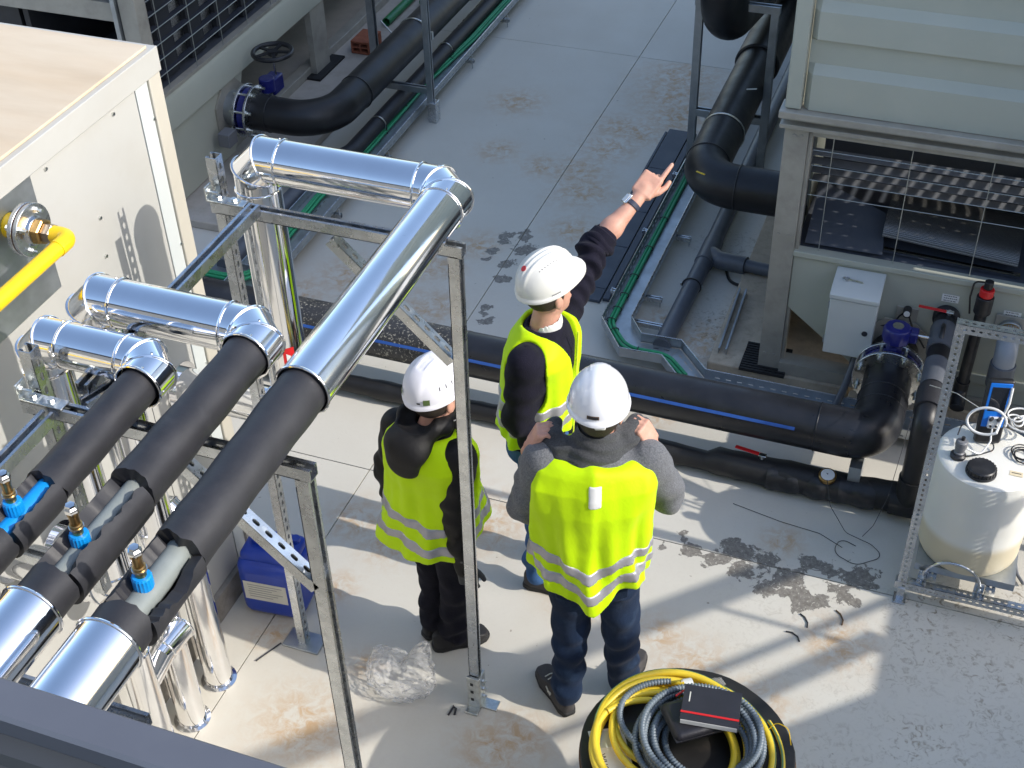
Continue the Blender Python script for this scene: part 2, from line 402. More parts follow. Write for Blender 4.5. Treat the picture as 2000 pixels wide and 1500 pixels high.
class MB:
    def __init__(s):
        s.v, s.f = [], []
    def add(s, vs, fs):
        o = len(s.v)
        s.v += [tuple(float(c) for c in p) for p in vs]
        s.f += [tuple(i + o for i in f) for f in fs]
        return s
    def box(s, x0, x1, y0, y1, z0, z1):
        vs = [(x, y, z) for x in (x0, x1) for y in (y0, y1) for z in (z0, z1)]
        return s.add(vs, [(0, 1, 3, 2), (4, 6, 7, 5), (0, 4, 5, 1), (2, 3, 7, 6), (0, 2, 6, 4), (1, 5, 7, 3)])
    def obox(s, c, a, b, t, ha, hb, ht):
        c, a, b, t = (np.asarray(q, float) for q in (c, a, b, t))
        vs = [c + i * a * ha + j * b * hb + k * t * ht for i in (-1, 1) for j in (-1, 1) for k in (-1, 1)]
        return s.add(vs, [(0, 1, 3, 2), (4, 6, 7, 5), (0, 4, 5, 1), (2, 3, 7, 6), (0, 2, 6, 4), (1, 5, 7, 3)])
    def bar(s, p0, p1, wdt, hgt, up=(0, 0, 1)):
        p0, p1 = np.asarray(p0, float), np.asarray(p1, float)
        a, b, t = frame_of(p1 - p0, up)
        return s.obox((p0 + p1) / 2, a, b, t, wdt / 2, hgt / 2, np.linalg.norm(p1 - p0) / 2)
    def tube(s, path, r, n=16, cap=True, closed=False, up=(0, 0, 1), mitre=True):
        path = [np.asarray(p, float) for p in path]
        m = len(path)
        rs = r if hasattr(r, '__len__') else [r] * m
        rings = []
        a, b, _ = frame_of(path[1] - path[0], up)
        for i in range(m):
            if closed:
                t1, t2 = nrm(path[i] - path[i - 1]), nrm(path[(i + 1) % m] - path[i])
            else:
                t1 = nrm(path[i] - path[i - 1]) if i else nrm(path[1] - path[0])
                t2 = nrm(path[i + 1] - path[i]) if i < m - 1 else t1
            a = nrm(a - t1 * (a @ t1))
            b = np.cross(t1, a)
            nn = nrm(t1 + t2)
            ring = []
            for k in range(n):
                th = 2 * math.pi * k / n
                off = (a * math.cos(th) + b * math.sin(th)) * rs[i]
                if mitre:
                    off = off - t1 * ((off @ nn) / max(0.3, t1 @ nn))
                ring.append(path[i] + off)
            rings.append(ring)
            a = nrm(a - t2 * (a @ t2))
        vs = [p for rg in rings for p in rg]
        fs = []
        for i in range(m if closed else m - 1):
            j = (i + 1) % m
            for k in range(n):
                fs.append((i * n + k, i * n + (k + 1) % n, j * n + (k + 1) % n, j * n + k))
        if cap and not closed:
            fs.append(tuple(range(n - 1, -1, -1)))
            fs.append(tuple((m - 1) * n + k for k in range(n)))
        return s.add(vs, fs)
    def lathe(s, prof, o, axis, n=24, up=(0, 0, 1)):
        a, b, t = frame_of(axis, up)
        o = np.asarray(o, float)
        vs, fs = [], []
        for (r, h) in prof:
            for k in range(n):
                th = 2 * math.pi * (k + 0.5) / n
                vs.append(o + t * h + (a * math.cos(th) + b * math.sin(th)) * max(r, 1e-5))
        for i in range(len(prof) - 1):
            for k in range(n):
                fs.append((i * n + k, i * n + (k + 1) % n, (i + 1) * n + (k + 1) % n, (i + 1) * n + k))
        fs.append(tuple(range(n - 1, -1, -1)))
        fs.append(tuple((len(prof) - 1) * n + k for k in range(n)))
        return s.add(vs, fs)
    def cyl(s, o, axis, r, h, n=20):
        return s.lathe([(r, 0), (r, h)], o, axis, n)
    def prism(s, poly, o, u, v, wv, L):
        o, u, v, wv = (np.asarray(q, float) for q in (o, u, v, wv))
        n = len(poly)
        vs = [o + u * x + v * y for x, y in poly] + [o + u * x + v * y + wv * L for x, y in poly]
        fs = [tuple(range(n - 1, -1, -1)), tuple(range(n, 2 * n))]
        fs += [(i, (i + 1) % n, n + (i + 1) % n, n + i) for i in range(n)]
        return s.add(vs, fs)
    def ring(s, c, axis, R, r, n=40, m=8, up=(0, 0, 1)):
        a, b, t = frame_of(axis, up)
        c = np.asarray(c, float)
        return s.tube([c + (a * math.cos(2 * math.pi * k / n) + b * math.sin(2 * math.pi * k / n)) * R for k in range(n)], r, m, closed=True)
    def annulus(s, o, axis, r0, r1, h, n=32):
        return s.lathe_open([(r0, 0), (r1, 0), (r1, h), (r0, h)], o, axis, n)
    def lathe_open(s, prof, o, axis, n=32, up=(0, 0, 1)):
        a, b, t = frame_of(axis, up)
        o = np.asarray(o, float)
        q = len(prof)
        vs = [o + t * h + (a * math.cos(2 * math.pi * k / n) + b * math.sin(2 * math.pi * k / n)) * r for r, h in prof for k in range(n)]
        fs = [(i * n + k, i * n + (k + 1) % n, ((i + 1) % q) * n + (k + 1) % n, ((i + 1) % q) * n + k) for i in range(q) for k in range(n)]
        return s.add(vs, fs)
    def slotted(s, o, u, v, wn, L, W, th, pitch=0.05, sl=0.028, sw=0.013, rows=(0.0,), start=0.012):
        """plate L (along u) x W (along v), thickness th along wn, with real oblong holes"""
        o, u, v, wn = (np.asarray(q, float) for q in (o, u, v, wn))
        rows = sorted(rows)
        bands = [(-W / 2 if i == 0 else (rows[i - 1] + rows[i]) / 2, W / 2 if i == len(rows) - 1 else (rows[i] + rows[i + 1]) / 2, r) for i, r in enumerate(rows)]
        nc = max(1, int((L - 2 * start) / pitch))
        st = (L - nc * pitch) / 2
        def quad(x0, x1, y0, y1):
            vs = [o + u * x + v * y + wn * z for z in (0, th) for x, y in ((x0, y0), (x1, y0), (x1, y1), (x0, y1))]
            s.add(vs, [(3, 2, 1, 0), (4, 5, 6, 7), (0, 1, 5, 4), (1, 2, 6, 5), (2, 3, 7, 6), (3, 0, 4, 7)])
        if st > 1e-4:
            quad(0, st, -W / 2, W / 2)
            quad(L - st, L, -W / 2, W / 2)
        for y0, y1, yc in bands:
            for c in range(nc):
                x0, x1 = st + c * pitch, st + (c + 1) * pitch
                xc = (x0 + x1) / 2
                h, q = sl / 2 - sw / 2, sw / 2
                k = q * 0.7071
                inner = [(xc - h - q, yc), (xc - h - k, yc - k), (xc - h, yc - q), (xc + h, yc - q), (xc + h + k, yc - k), (xc + h + q, yc), (xc + h + k, yc + k), (xc + h, yc + q), (xc - h, yc + q), (xc - h - k, yc + k)]
                outer = [(x0, yc), (x0, y0), (xc - h, y0), (xc + h, y0), (x1, y0), (x1, yc), (x1, y1), (xc + h, y1), (xc - h, y1), (x0, y1)]
                vs = []
                for z in (0, th):
                    vs += [o + u * x + v * y + wn * z for x, y in inner]
                    vs += [o + u * x + v * y + wn * z for x, y in outer]
                fs = []
                for i in range(10):
                    j = (i + 1) % 10
                    fs.append((i, j, 10 + j, 10 + i))
                    fs.append((20 + i, 30 + i, 30 + j, 20 + j))
                    fs.append((i, 20 + i, 20 + j, j))
                s.add(vs, fs)
        return s
    def strut(s, p0, p1, op, wd=0.041, slots=True, th=0.0028, pitch=0.05):
        """C-channel from p0 to p1 (centre line), open towards op, slotted back"""
        p0, p1 = np.asarray(p0, float), np.asarray(p1, float)
        L = np.linalg.norm(p1 - p0)
        t = (p1 - p0) / L
        op = np.asarray(op, float)
        op = nrm(op - t * (op @ t))
        a = np.cross(t, op)
        h = wd / 2
        if slots:
            s.slotted(p0 - op * h, t, a, op, L, wd, th, pitch)
        else:
            s.obox((p0 + p1) / 2 - op * (h - th / 2), a, op, t, h, th / 2, L / 2)
        for sg in (-1, 1):
            s.obox((p0 + p1) / 2 + a * sg * (h - th / 2) + op * th / 2, a, op, t, th / 2, h - th / 2, L / 2)
            s.obox((p0 + p1) / 2 + a * sg * (h - 0.005 - th * 0.5) + op * (h - th / 2), a, op, t, 0.005 - th * 0.5, th / 2, L / 2)
            s.obox((p0 + p1) / 2 + a * sg * (h - 0.0095) + op * (h - 0.006), a, op, t, th / 2, 0.0045, L / 2)
        return s
    def text_bars(s, o, u, v, L, H, lines, gap=0.5):
        """rows of small raised dashes: unreadably small print"""
        return s

def mk(name, mb, m, smooth=True, bevel=0.0, ang=35, recalc=True, seg=2):
    me = bpy.data.meshes.new(name)
    me.from_pydata(mb.v, [], mb.f)
    if recalc:
        bm = bmesh.new()
        bm.from_mesh(me)
        bmesh.ops.recalc_face_normals(bm, faces=bm.faces)
        bm.to_mesh(me)
        bm.free()
    if smooth:
        me.polygons.foreach_set('use_smooth', np.ones(len(me.polygons), bool))
        me.set_sharp_from_angle(angle=math.radians(ang))
    me.materials.append(MT[m] if isinstance(m, str) else m)
    o = bpy.data.objects.new(name, me)
    COL.objects.link(o)
    if bevel > 0:
        bv = o.modifiers.new('bevel', 'BEVEL')
        bv.width = bevel
        bv.segments = seg
        bv.limit_method = 'ANGLE'
        bv.angle_limit = math.radians(40)
        bv.harden_normals = False
    return o

def tag(o, label, cat, group=None, kind=None):
    if label: o['label'] = label
    if cat: o['category'] = cat
    if group: o['group'] = group
    if kind: o['kind'] = kind
    return o

def thing(name, label, cat, loc, group=None):
    o = bpy.data.objects.new(name, None)
    o.empty_display_size = 0.1
    o.location = loc
    COL.objects.link(o)
    o['loc0'] = list(loc)
    return tag(o, label, cat, group)

def part(name, mb, m, parent, label=None, **k):
    o = mk(name, mb, m, **k)
    o.parent = parent
    if parent is not None and parent.type == 'EMPTY':
        o.matrix_parent_inverse = Matrix.Translation(-Vector(parent.location))
    elif parent is not None and parent.get('org'):
        o.matrix_parent_inverse = Matrix.Translation(-Vector(parent['org']))
    if label: o['label'] = label
    return o

def single(name, mb, m, label, cat, group=None, kind=None, **k):
    """a thing that is one mesh; origin moved to its base centre"""
    a = np.array(mb.v)
    c = (a.min(0) + a.max(0)) / 2
    c[2] = a[:, 2].min()
    mb.v = [tuple(p) for p in (a - c)]
    o = mk(name, mb, m, **k)
    o.location = c
    o['org'] = [float(q) for q in c]
    return tag(o, label, cat, group, kind)

def struct(name, mb, m, **k):
    o = mk(name, mb, m, **k)
    o['kind'] = 'structure'
    return o

def put(o, parent, loc, rot=None):
    """linked copy of a piece (shared mesh) under parent at world loc"""
    c = o.copy()
    COL.objects.link(c)
    c.parent = parent
    if parent is not None and parent.type == 'EMPTY':
        c.matrix_parent_inverse = Matrix.Translation(-Vector(parent.location))
    c.location = loc
    if rot is not None:
        c.rotation_euler = rot
    return c

X_, Y_, Z_ = np.eye(3)
def hexbolt(mb, p, ax, r=0.009, h=0.008, shank=0.006, sl=0.02):
    ax = nrm(ax)
    mb.lathe([(r, 0), (r, h)], p, ax, 6)
    if sl > 0:
        mb.lathe([(shank, h), (shank, h + sl)], p, ax, 8)
    return mb

# ------------------------------------------------------------------ ground far below, roof floor in slabs
struct('ground', MB().add([(-900, -900, -9), (900, -900, -9), (900, 900, -9), (-900, 900, -9)], [(0, 1, 2, 3)]),
       mat('far_ground', (0.16, 0.15, 0.12), 0.9, 0, 0.3, 0.02))
PEEL = [(-2.72, 6.9, .055), (-2.70, 6.84, .05), (-2.62, 6.97, .04), (-2.58, 6.92, .05), (-2.53, 6.79, .085), (-2.73, 6.71, .05), (-2.6, 6.6, .06), (-2.56, 6.44, .06), (-2.55, 6.12, .04), (-2.53, 6.05, .035), (-2.5, 5.98, .05), (-2.74, 6.62, .03),
        (-0.94, 4.64, .04), (-1.0, 4.54, .03), (-0.75, 4.52, .07), (-0.68, 4.64, .075), (-0.62, 4.62, .06), (-0.87, 4.54, .06), (-0.59, 4.50, .08), (-0.5, 4.61, .06), (-0.39, 4.52, .08), (-0.30, 4.65, .06), (-0.21, 4.63, .06), (-0.06, 4.63, .09), (-0.47, 4.42, .07), (-0.32, 4.45, .07), (-0.23, 4.42, .06), (-0.30, 4.36, .05), (-0.08, 4.47, .05), (-0.15, 4.52, .05)]
RUST = [(-3.28, 8.67, .18), (-3.15, 7.93, .14), (-2.78, 7.82, .14), (-2.52, 7.83, .2), (-2.4, 7.58, .2), (-2.41, 8.21, .2), (-2.42, 8.52, .18), (-2.16, 9.11, .3), (-2.2, 9.45, .3), (-3.15, 10.04, .16), (-2.92, 10.64, .25), (-3.95, 7.56, .14), (-2.84, 6.74, .14), (-3.02, 6.43, .16), (-3.47, 6.17, .2), (-3.7, 5.91, .14), (-2.31, 7.1, .16), (-2.88, 6.01, .18), (-2.26, 8.49, .2), (-2.04, 8.81, .3), (-2.51, 4.21, .14), (-2.41, 3.77, .09), (-1.28, 4.04, .12), (-2.07, 3.39, .08), (-1.3, 3.24, .14), (-1.38, 3.16, .14), (-0.46, 4.76, .09), (-0.87, 3.99, .10), (-1.31, 5.48, .12), (-2.55, 3.41, .07), (-2.59, 3.37, .06), (-2.29, 4.12, .14), (-0.37, 3.74, .14), (-2.23, 4.77, .14), (-1.5, 6.35, .1), (-1.2, 6.2, .2), (-0.7, 3.85, .16), (-1.9, 4.4, .2), (-2.2, 3.0, .2), (-0.1, 4.2, .15)]
DIRT = [(0.35, 4.53, .22, .9), (0.45, 4.6, .22, 1), (0.6, 4.63, .25, 1), (0.25, 4.3, .25, .5), (0.48, 4.33, .25, .6), (0.18, 4.07, .25, .4), (0.02, 3.67, .3, .4), (0.32, 3.78, .35, .5), (0.61, 4.08, .35, .5), (0.18, 4.54, .1, .7), (0.2, 3.4, .4, .5), (-1.2, 6.4, .25, .6), (-1.25, 6.0, .12, .8), (-1.1, 7.2, .4, .5), (-0.3, 4.2, .5, .16)]
fbase = struct('floor', MB().box(-12.8, 7.6, -6, 14.8, -0.4, -0.03), mat('joint_filler', (0.10, 0.085, 0.06), 0.95))
XJ = [-12.8, -7.72, -2.61, 2.5, 7.6]
YJ = [-6, -0.55, 4.57, 9.69, 14.8]
for i in range(4):
    for j in range(4):
        x0, x1, y0, y1 = XJ[i] + .0028, XJ[i + 1] - .0028, YJ[j] + .0028, YJ[j + 1] - .0028
        fine = i in (1, 2) and j in (1, 2)
        n = 128 if fine else 4
        xs, ys = np.linspace(x0, x1, n + 1), np.linspace(y0, y1, n + 1)
        gx, gy = np.meshgrid(xs, ys, indexing='ij')
        vs = np.stack([gx.ravel(), gy.ravel(), np.zeros(gx.size)], 1)
        idx = np.arange((n + 1) * (n + 1)).reshape(n + 1, n + 1)
        fs = np.stack([idx[:-1, :-1], idx[1:, :-1], idx[1:, 1:], idx[:-1, 1:]], -1).reshape(-1, 4)
        mb = MB()
        mb.v = [tuple(p) for p in vs]
        mb.f = [tuple(int(k) for k in f) for f in fs]
        k0 = len(mb.v)
        mb.v += [(x0, y0, -.03), (x1, y0, -.03), (x1, y1, -.03), (x0, y1, -.03)]
        c = [int(idx[0, 0]), int(idx[-1, 0]), int(idx[-1, -1]), int(idx[0, -1])]
        e = [idx[:, 0], idx[-1, :], idx[::-1, -1], idx[0, ::-1]]
        for q in range(4):
            mb.f.append(tuple([k0 + q] + [k0 + (q + 1) % 4] + [int(z) for z in e[q][::-1]]))
        sb = mk('floor_slab', mb, 'floor', smooth=False, recalc=False)
        sb.parent = fbase
        A = np.zeros((3, len(mb.v)), np.float32)
        if fine:
            x, y = vs[:, 0], vs[:, 1]
            for (cx, cy, r) in PEEL:
                A[0, :len(vs)] = np.maximum(A[0, :len(vs)], 1.05 * np.exp(-(((x - cx) / (r * 1.15)) ** 2 + ((y - cy) / r) ** 2)))
            for (cx, cy, r) in RUST:
                A[1, :len(vs)] = np.maximum(A[1, :len(vs)], np.exp(-(((x - cx) / r) ** 2 + ((y - cy) / r) ** 2)))
            for (cx, cy, r, s_) in DIRT:
                A[2, :len(vs)] = np.maximum(A[2, :len(vs)], 1.5 * s_ * np.exp(-(((x - cx) / r) ** 2 + ((y - cy) / r) ** 2)))
        for q, nm in enumerate(('peel', 'rust', 'dirt')):
            at_ = sb.data.attributes.new(nm, 'FLOAT', 'POINT')
            at_.data.foreach_set('value', A[q])

# ------------------------------------------------------------------ upper roof the picture is taken from, with its coping
t = thing('roof_parapet', 'slate grey sheet metal coping along the parapet in the bottom left corner', 'parapet', (-2.5, 0.4, 0))
part('wall', MB().box(-9, 6.9, -5.5, 0.57, 0.001, 3.5), mat('upper_roof_wall', (0.45, 0.43, 0.4), 0.8, 0, 0.1, 3), t)
part('coping', MB().prism([(0.594, 3.60), (0.640, 3.60), (0.640, 3.695), (0.636, 3.70), (0.598, 3.70), (0.594, 3.696)], (-9, 0, 0), Y_, Z_, X_, 9.25), 'coping', t)
part('inner_sheet', MB().prism([(0.20, 3.60), (0.5938, 3.60), (0.5938, 3.672), (0.575, 3.668), (0.57, 3.655), (0.20, 3.652)], (-9, 0, 0), Y_, Z_, X_, 9.25), mat('dark_fascia', (0.055, 0.058, 0.062), 0.5, 0.2, 0.1, 4), t)
part('fascia', MB().box(-9, 0.25, 0.20, 0.605, 3.50, 3.599), 'dark', t)

# ------------------------------------------------------------------ just outside the frame on the right: housing, stair rails, added sun blocker
t = thing('plant_housing', 'white plant housing with steel stair rails outside the right edge', 'housing', (4.2, 1.0, 0))
part('wall', MB().box(3.0, 6.2, -3.0, 4.52, 0.001, 2.09), 'white', t, bevel=0.01)
def stair(name, ya, za, yb, zb, wd, hh, x=3.03):
    part(name, MB().bar((x, ya, za), (x, yb, zb), wd, hh, (0, 0, 1)), 'galv2', t)
stair('handrail', 4.62, 2.40, 2.2, 4.13, .06, .10)
stair('mid_rail', 4.50, 2.10, 2.2, 3.73, .03, .032)
stair('mid_rail', 4.25, 2.115, 2.2, 3.48, .04, .07)
part('stringer', MB().prism([(3.93, 2.09), (2.2, 3.4), (2.2, 2.09)], (3.01, 0, 0), Y_, Z_, X_, .05), 'galv2', t)
part('baluster', MB().bar((3.03, 4.165, 2.09), (3.03, 4.165, 2.72), .028, .028), 'galv2', t)
t = single('sun_blocker', MB().box(1.2, 1.9, 5.47, 5.97, 0.001, 5.4), 'galv2', 'tall unseen block added outside the right edge to shade the floor', 'blocker', bevel=0.01)  # unseen block, added to keep sun off the floor before the chiller

# ------------------------------------------------------------------ right chiller unit
YF = 6.0
t = unitR = thing('chiller_unit', 'beige ribbed chiller unit with open wire grilled bay on the right', 'chiller', (0, 9, 0))
RB, RB2 = 'beige', 'beige2'
def ribbed(x0, x1, z0, z1, ribs):
    """front sheet with pressed ribs along X"""
    prof = [(z0, -.034)]
    for rz in ribs:
        prof += [(rz, -.034), (rz + .045, 0), (rz + .165, 0), (rz + .178, -.034)]
    prof += [(z1, -.034)]
    mb = MB()
    n = len(prof)
    vs, fs = [], []
    for (z, d) in prof:
        vs += [(x0, YF, z), (x0 + .03, YF + d, z), (x1, YF + d, z)]
    for i in range(n - 1):
        for k in range(2):
            fs.append((i * 3 + k, i * 3 + k + 1, i * 3 + 4 + k, i * 3 + 3 + k))
    return mb.add(vs, fs)
# upper storey
part('front_sheet', ribbed(-0.785, 0.80, 1.69, 5.2, [1.875 + .315 * k for k in range(10)]), RB, t, ang=10)
part('body', MB().box(-0.83, 0.80, YF + 0.78, 12.5, 1.69, 5.2), RB, t)
part('left_sheet', MB().box(-0.83, -0.80, YF + 0.03, YF + .78, 1.69, 5.2), RB, t)
part('right_sheet', MB().box(0.77, 0.80, YF + 0.03, YF + .78, 2.22, 5.2), RB, t)
part('top_sheet', MB().box(-0.83, 0.80, YF, YF + .78, 5.2, 5.24), RB, t)
part('corner_post', MB().box(-0.868, -0.792, YF - 0.046, YF + 0.05, 1.69, 5.2), RB, t, bevel=0.006)
mb = MB()
mb.box(-0.89, 0.86, YF - 0.075, YF + 0.06, 1.645, 1.685)
part('ledge', mb, RB2, t, bevel=0.005)
part('lower_ledge', MB().box(-0.885, 0.86, YF - 0.040, YF + 0.06, 1.575, 1.600), RB2, t, bevel=0.004)
part('ledge_recess', MB().box(-0.875, 0.85, YF + 0.004, YF + 0.05, 1.600, 1.645), 'beige2', t)
part('side_ledge', MB().box(-0.89, -0.80, YF + 0.2, 12.5, 1.575, 1.685), RB2, t)
# columns
part('column', MB().prism([(-0.86, YF - .01), (-0.742, YF - .01), (-0.742, YF + .05), (-0.752, YF + .05), (-0.752, YF + .0), (-0.85, YF + .0), (-0.85, YF + .12), (-0.86, YF + .12)], (0, 0, 0.06), X_, Y_, Z_, 1.515), RB2, t)
part('column_flange', MB().box(-0.742, -0.722, YF + .008, YF + .06, 0.1, 1.55), RB2, t, bevel=0.003)
for z in (0.17, 0.95, 1.53):
    for xb in (-0.83 + .02 * (z > 1), -0.775):
        part('bolt', hexbolt(MB(), (xb, YF - .01, z), -Y_, .011, .006, sl=0), 'beige2', t)
# bay: sill, back, floor, end louvres
part('sill', MB().box(-0.742, 0.80, YF - .016, YF + .05, .835, .868), RB, t, bevel=0.004)
part('head_rail', MB().box(-0.722, 0.80, YF + .002, YF + .05, 1.535, 1.575), RB2, t)
part('bay_floor', MB().add([(-.74, YF + .05, .85), (.8, YF + .05, .85), (.8, YF + .75, .90), (-.74, YF + .75, .90)], [(0, 1, 2, 3)]), 'slate', t, smooth=False)
part('bay_back', MB().box(-.74, .8, YF + .75, YF + .78, .85, 1.6), 'slate', t)
part('bay_side', MB().box(-.84, -.80, YF + .12, YF + .78, 0.2, 1.6), 'slate', t)
# slanted slate tray at the left of the bay
part('deflector', MB().add([(-.70, YF + .07, .875), (-.30, YF + .07, .878), (-.33, YF + .30, .99), (-.70, YF + .42, 1.06)], [(0, 1, 2, 3)]), 'slate', t, smooth=False)
# silver mesh wrapped coil drum
mb = MB()
cy, cz, R = YF + .34, 0.955, .135
n = 20
vs, fs = [], []
for k in range(n + 1):
    a = math.pi * (0.05 + 0.95 * k / n)
    for x in (-.32, .36):
        vs.append((x, cy - R * math.cos(a) * 1.7, cz + R * .9 * math.sin(a) - .06 + .05 * (x < 0)))
for k in range(n):
    fs.append((2 * k, 2 * k + 1, 2 * k + 3, 2 * k + 2))
mb.add(vs, fs)
part('coil_screen', mb, 'meshcloth', t)
part('coil_edge', MB().bar((-.3, YF + .12, .885), (.38, YF + .10, .875), .02, .02), 'alu', t)
# front blades behind the wire grid
for k, z in enumerate((1.40, 1.315, 1.23, 1.145)):
    part('louvre_blade', MB().obox((0.0, YF + .10 + .062 * k, z), X_, nrm((0, .97, .2)), nrm((0, -.2, .97)), .73, .027, .0015), 'bladel', t)
# end louvres (the sun comes through these)
for k in range(14):
    z = 1.45 + .058 * k
    part('end_slat', MB().obox((.77, YF + .38, z), nrm((.8, 0, -.6)), Y_, nrm((.6, 0, .8)), .017, .34, .002), 'blade', t)
part('end_post', MB().box(.745, .795, YF + .01, YF + .05, .86, 1.575), RB2, t)
part('end_panel', MB().box(.76, .79, YF + .05, YF + .75, .86, 1.43), RB2, t)
# wire grid
for z in (1.13, 1.215, 1.30, 1.385):
    part('grid_wire', MB().tube([(-.715, YF + .03, z + .06), (.76, YF + .03, z + .06)], .0024, 6), 'wire', t)
for x in (-.62, -.24, .14, .5):
    part('grid_wire', MB().tube([(x, YF + .026, .866), (x - .0, YF + .026, 1.54)], .0024, 6), 'wire', t)
# lower front panel with the raked left bottom corner
part('lower_panel', MB().prism([(-.74, .835), (-.74, .50), (-.36, .20), (-.30, .14), (.8, .14), (.8, .835)], (0, YF + .002, 0), X_, Z_, Y_, .04), RB, t, bevel=.003)
part('panel_rib', MB().prism([(-.30, .235), (.8, .235), (.8, .295), (-.34, .295)], (0, YF - .012, 0), X_, Z_, Y_, .013), RB, t, bevel=.004)
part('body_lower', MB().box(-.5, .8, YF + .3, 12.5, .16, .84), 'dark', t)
part('body_side', MB().box(-.83, -.79, YF + .8, 12.5, .35, 1.58), RB, t)
part('base_rail', MB().prism([(YF - .03, .062), (YF + .07, .062), (YF + .07, .075), (YF - .015, .075), (YF - .015, .125), (YF + .07, .125), (YF + .07, .14), (YF - .03, .14)], (-.742, 0, 0), Y_, Z_, X_, 1.55), RB2, t)
part('base_rail', MB().box(-.86, -.80, YF + .13, 12.5, .062, .15), RB2, t)
# rubber foot of ribs
for k in range(12):
    y = YF - .07 + k * .022
    part('pad_rib', MB().box(-.955, -.70, y, y + .013, .0605, .079), 'rubber', t)
# plinth
single('concrete_plinth', MB().box(-1.14, -.35, 5.95, 12.5, .001, .06), 'concrete', 'rough tan concrete plinth under the right chiller unit', 'plinth', bevel=.008)
single('concrete_plinth', MB().box(-.34, .9, 5.78, 5.97, .001, .05), 'concrete', 'low concrete strip in front of the right chiller base rail', 'plinth', bevel=.008)
# stickers
def sticker(name, c, u, v, wn, L, H, label, parent=None, lines=3, mtl='paper', inkm='ink'):
    c, u, v, wn = (np.asarray(q, float) for q in (c, u, v, wn))
    rt = thing(name, label, 'sticker', c - v * H / 2) if parent is None else None
    par = rt if rt else parent
    base = part('backing' if rt else name, MB().obox(c, u, v, wn, L / 2, H / 2, .0008), mtl, par)
    for i in range(lines):
        y = H * (.32 - .64 * i / max(1, lines - 1)) if lines > 1 else 0
        x = -L * .38
        while x < L * .36:
            l = random.uniform(.05, .16) * L
            l = min(l, L * .4 - x)
            part('print', MB().obox(c + u * (x + l / 2) + v * y + wn * .0012, u, v, wn, l / 2, H * .045, .0003), inkm, base if par.type != 'EMPTY' or True else par)
            x += l + L * .04
    return base
sticker('sticker', (.075, YF - .0005, .735), X_, Z_, -Y_, .085, .045, 'small white label above the black drain pipe on the beige panel')
sticker('sticker', (.385, YF - .0005, .70), X_, Z_, -Y_, .085, .045, 'small white label above the steel flange near the right edge')

# ------------------------------------------------------------------ left chiller unit (top left)
XL = -4.9
t = thing('chiller_unit', 'grey chiller unit with dark grilled coil bay in the top left corner', 'chiller', (-6, 9, 0))
part('base_beam', MB().prism([(XL - .02, .60), (XL + .03, .60), (XL + .03, .80), (XL + .012, .835), (XL - .02, .835)], (0, 6.45, 0), X_, Z_, Y_, 6.2), 'beige', t, bevel=.004)
part('beam_lip', MB().box(XL - .03, XL + .022, 6.45, 12.6, .838, .862), 'beige2', t)
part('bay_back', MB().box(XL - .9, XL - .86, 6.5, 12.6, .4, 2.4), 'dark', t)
part('bay_floor', MB().box(XL - .86, XL - .03, 6.5, 12.6, .82, .845), 'slate', t)
part('coil_sheet', MB().add([(XL - .17, 6.55, .86), (XL - .17, 12.5, .86), (XL - .13, 12.5, 1.75), (XL - .13, 6.55, 1.75)], [(0, 1, 2, 3)]), mat('aluminium_coil_fins', (0.62, 0.63, 0.62), 0.5, 0.4, 0.4, 120, 0.8, 200, (.2, .2, .2), 90, .8, .5, .6), t, smooth=False)
for z in np.arange(.93, 1.72, .10):
    part('louvre_blade', MB().obox((XL - .075, 9.5, z), nrm((.95, 0, -.3)), Y_, nrm((.3, 0, .95)), .022, 2.98, .0015), 'blade', t)
for y in np.arange(6.62, 10.4, .34):
    part('grid_wire', MB().tube([(XL + .012, y, .86), (XL + .012, y, 1.74)], .003, 6), 'wire', t)
for y in np.arange(6.70, 10.4, .34):
    part('louvre_post', MB().box(XL - .12, XL - .08, y + .02, y + .19, .86, 1.74), 'dark', t)
for z in np.arange(.98, 1.72, .10):
    part('grid_wire', MB().tube([(XL + .016, 6.5, z), (XL + .016, 10.6, z)], .003, 6), 'wire', t)
part('top_body', MB().box(XL - 2.4, XL + .03, 6.42, 12.6, 1.78, 3.2), 'beige', t, bevel=.01)
part('top_ledge', MB().box(XL - 2.45, XL + .06, 6.38, 12.6, 1.72, 1.79), 'beige2', t, bevel=.005)
part('corner_column', MB().box(XL - .10, XL + .02, 6.42, 6.53, .05, 1.72), 'beige2', t, bevel=.004)
part('corner_column', MB().box(XL - .14, XL - .11, 6.40, 6.46, .9, 1.72), 'galv2', t)
part('end_sill', MB().box(XL - 2.4, XL - .12, 6.42, 6.50, 1.38, 1.5), 'beige2', t)
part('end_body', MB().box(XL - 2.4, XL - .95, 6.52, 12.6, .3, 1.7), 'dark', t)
part('lower_panel', MB().prism([(6.42, .07), (7.25, .07), (7.50, .60), (6.42, .60)], (XL - .03, 0, 0), Y_, Z_, X_, .03), 'beige', t)
part('leg', MB().prism([(XL - .03, 8.50), (XL + .02, 8.50), (XL + .02, 8.73), (XL - .03, 8.73), (XL - .03, 8.71), (XL, 8.71), (XL, 8.52), (XL - .03, 8.52)], (0, 0, .06), X_, Y_, Z_, .56), 'beige2', t)
part('leg', MB().box(XL - .03, XL + .02, 10.6, 10.8, .06, .60), 'beige2', t)
part('base_rail', MB().box(XL - .12, XL - .03, 6.5, 12.6, .061, .13), 'beige2', t, bevel=.004)
part('rubber_pad', MB().box(XL - .03, XL + .085, 8.42, 8.86, .061, .078), 'rubber', t)
part('underside_beam', MB().box(XL - 1.6, XL - .12, 7.9, 8.0, .061, .16), 'beige2', t)
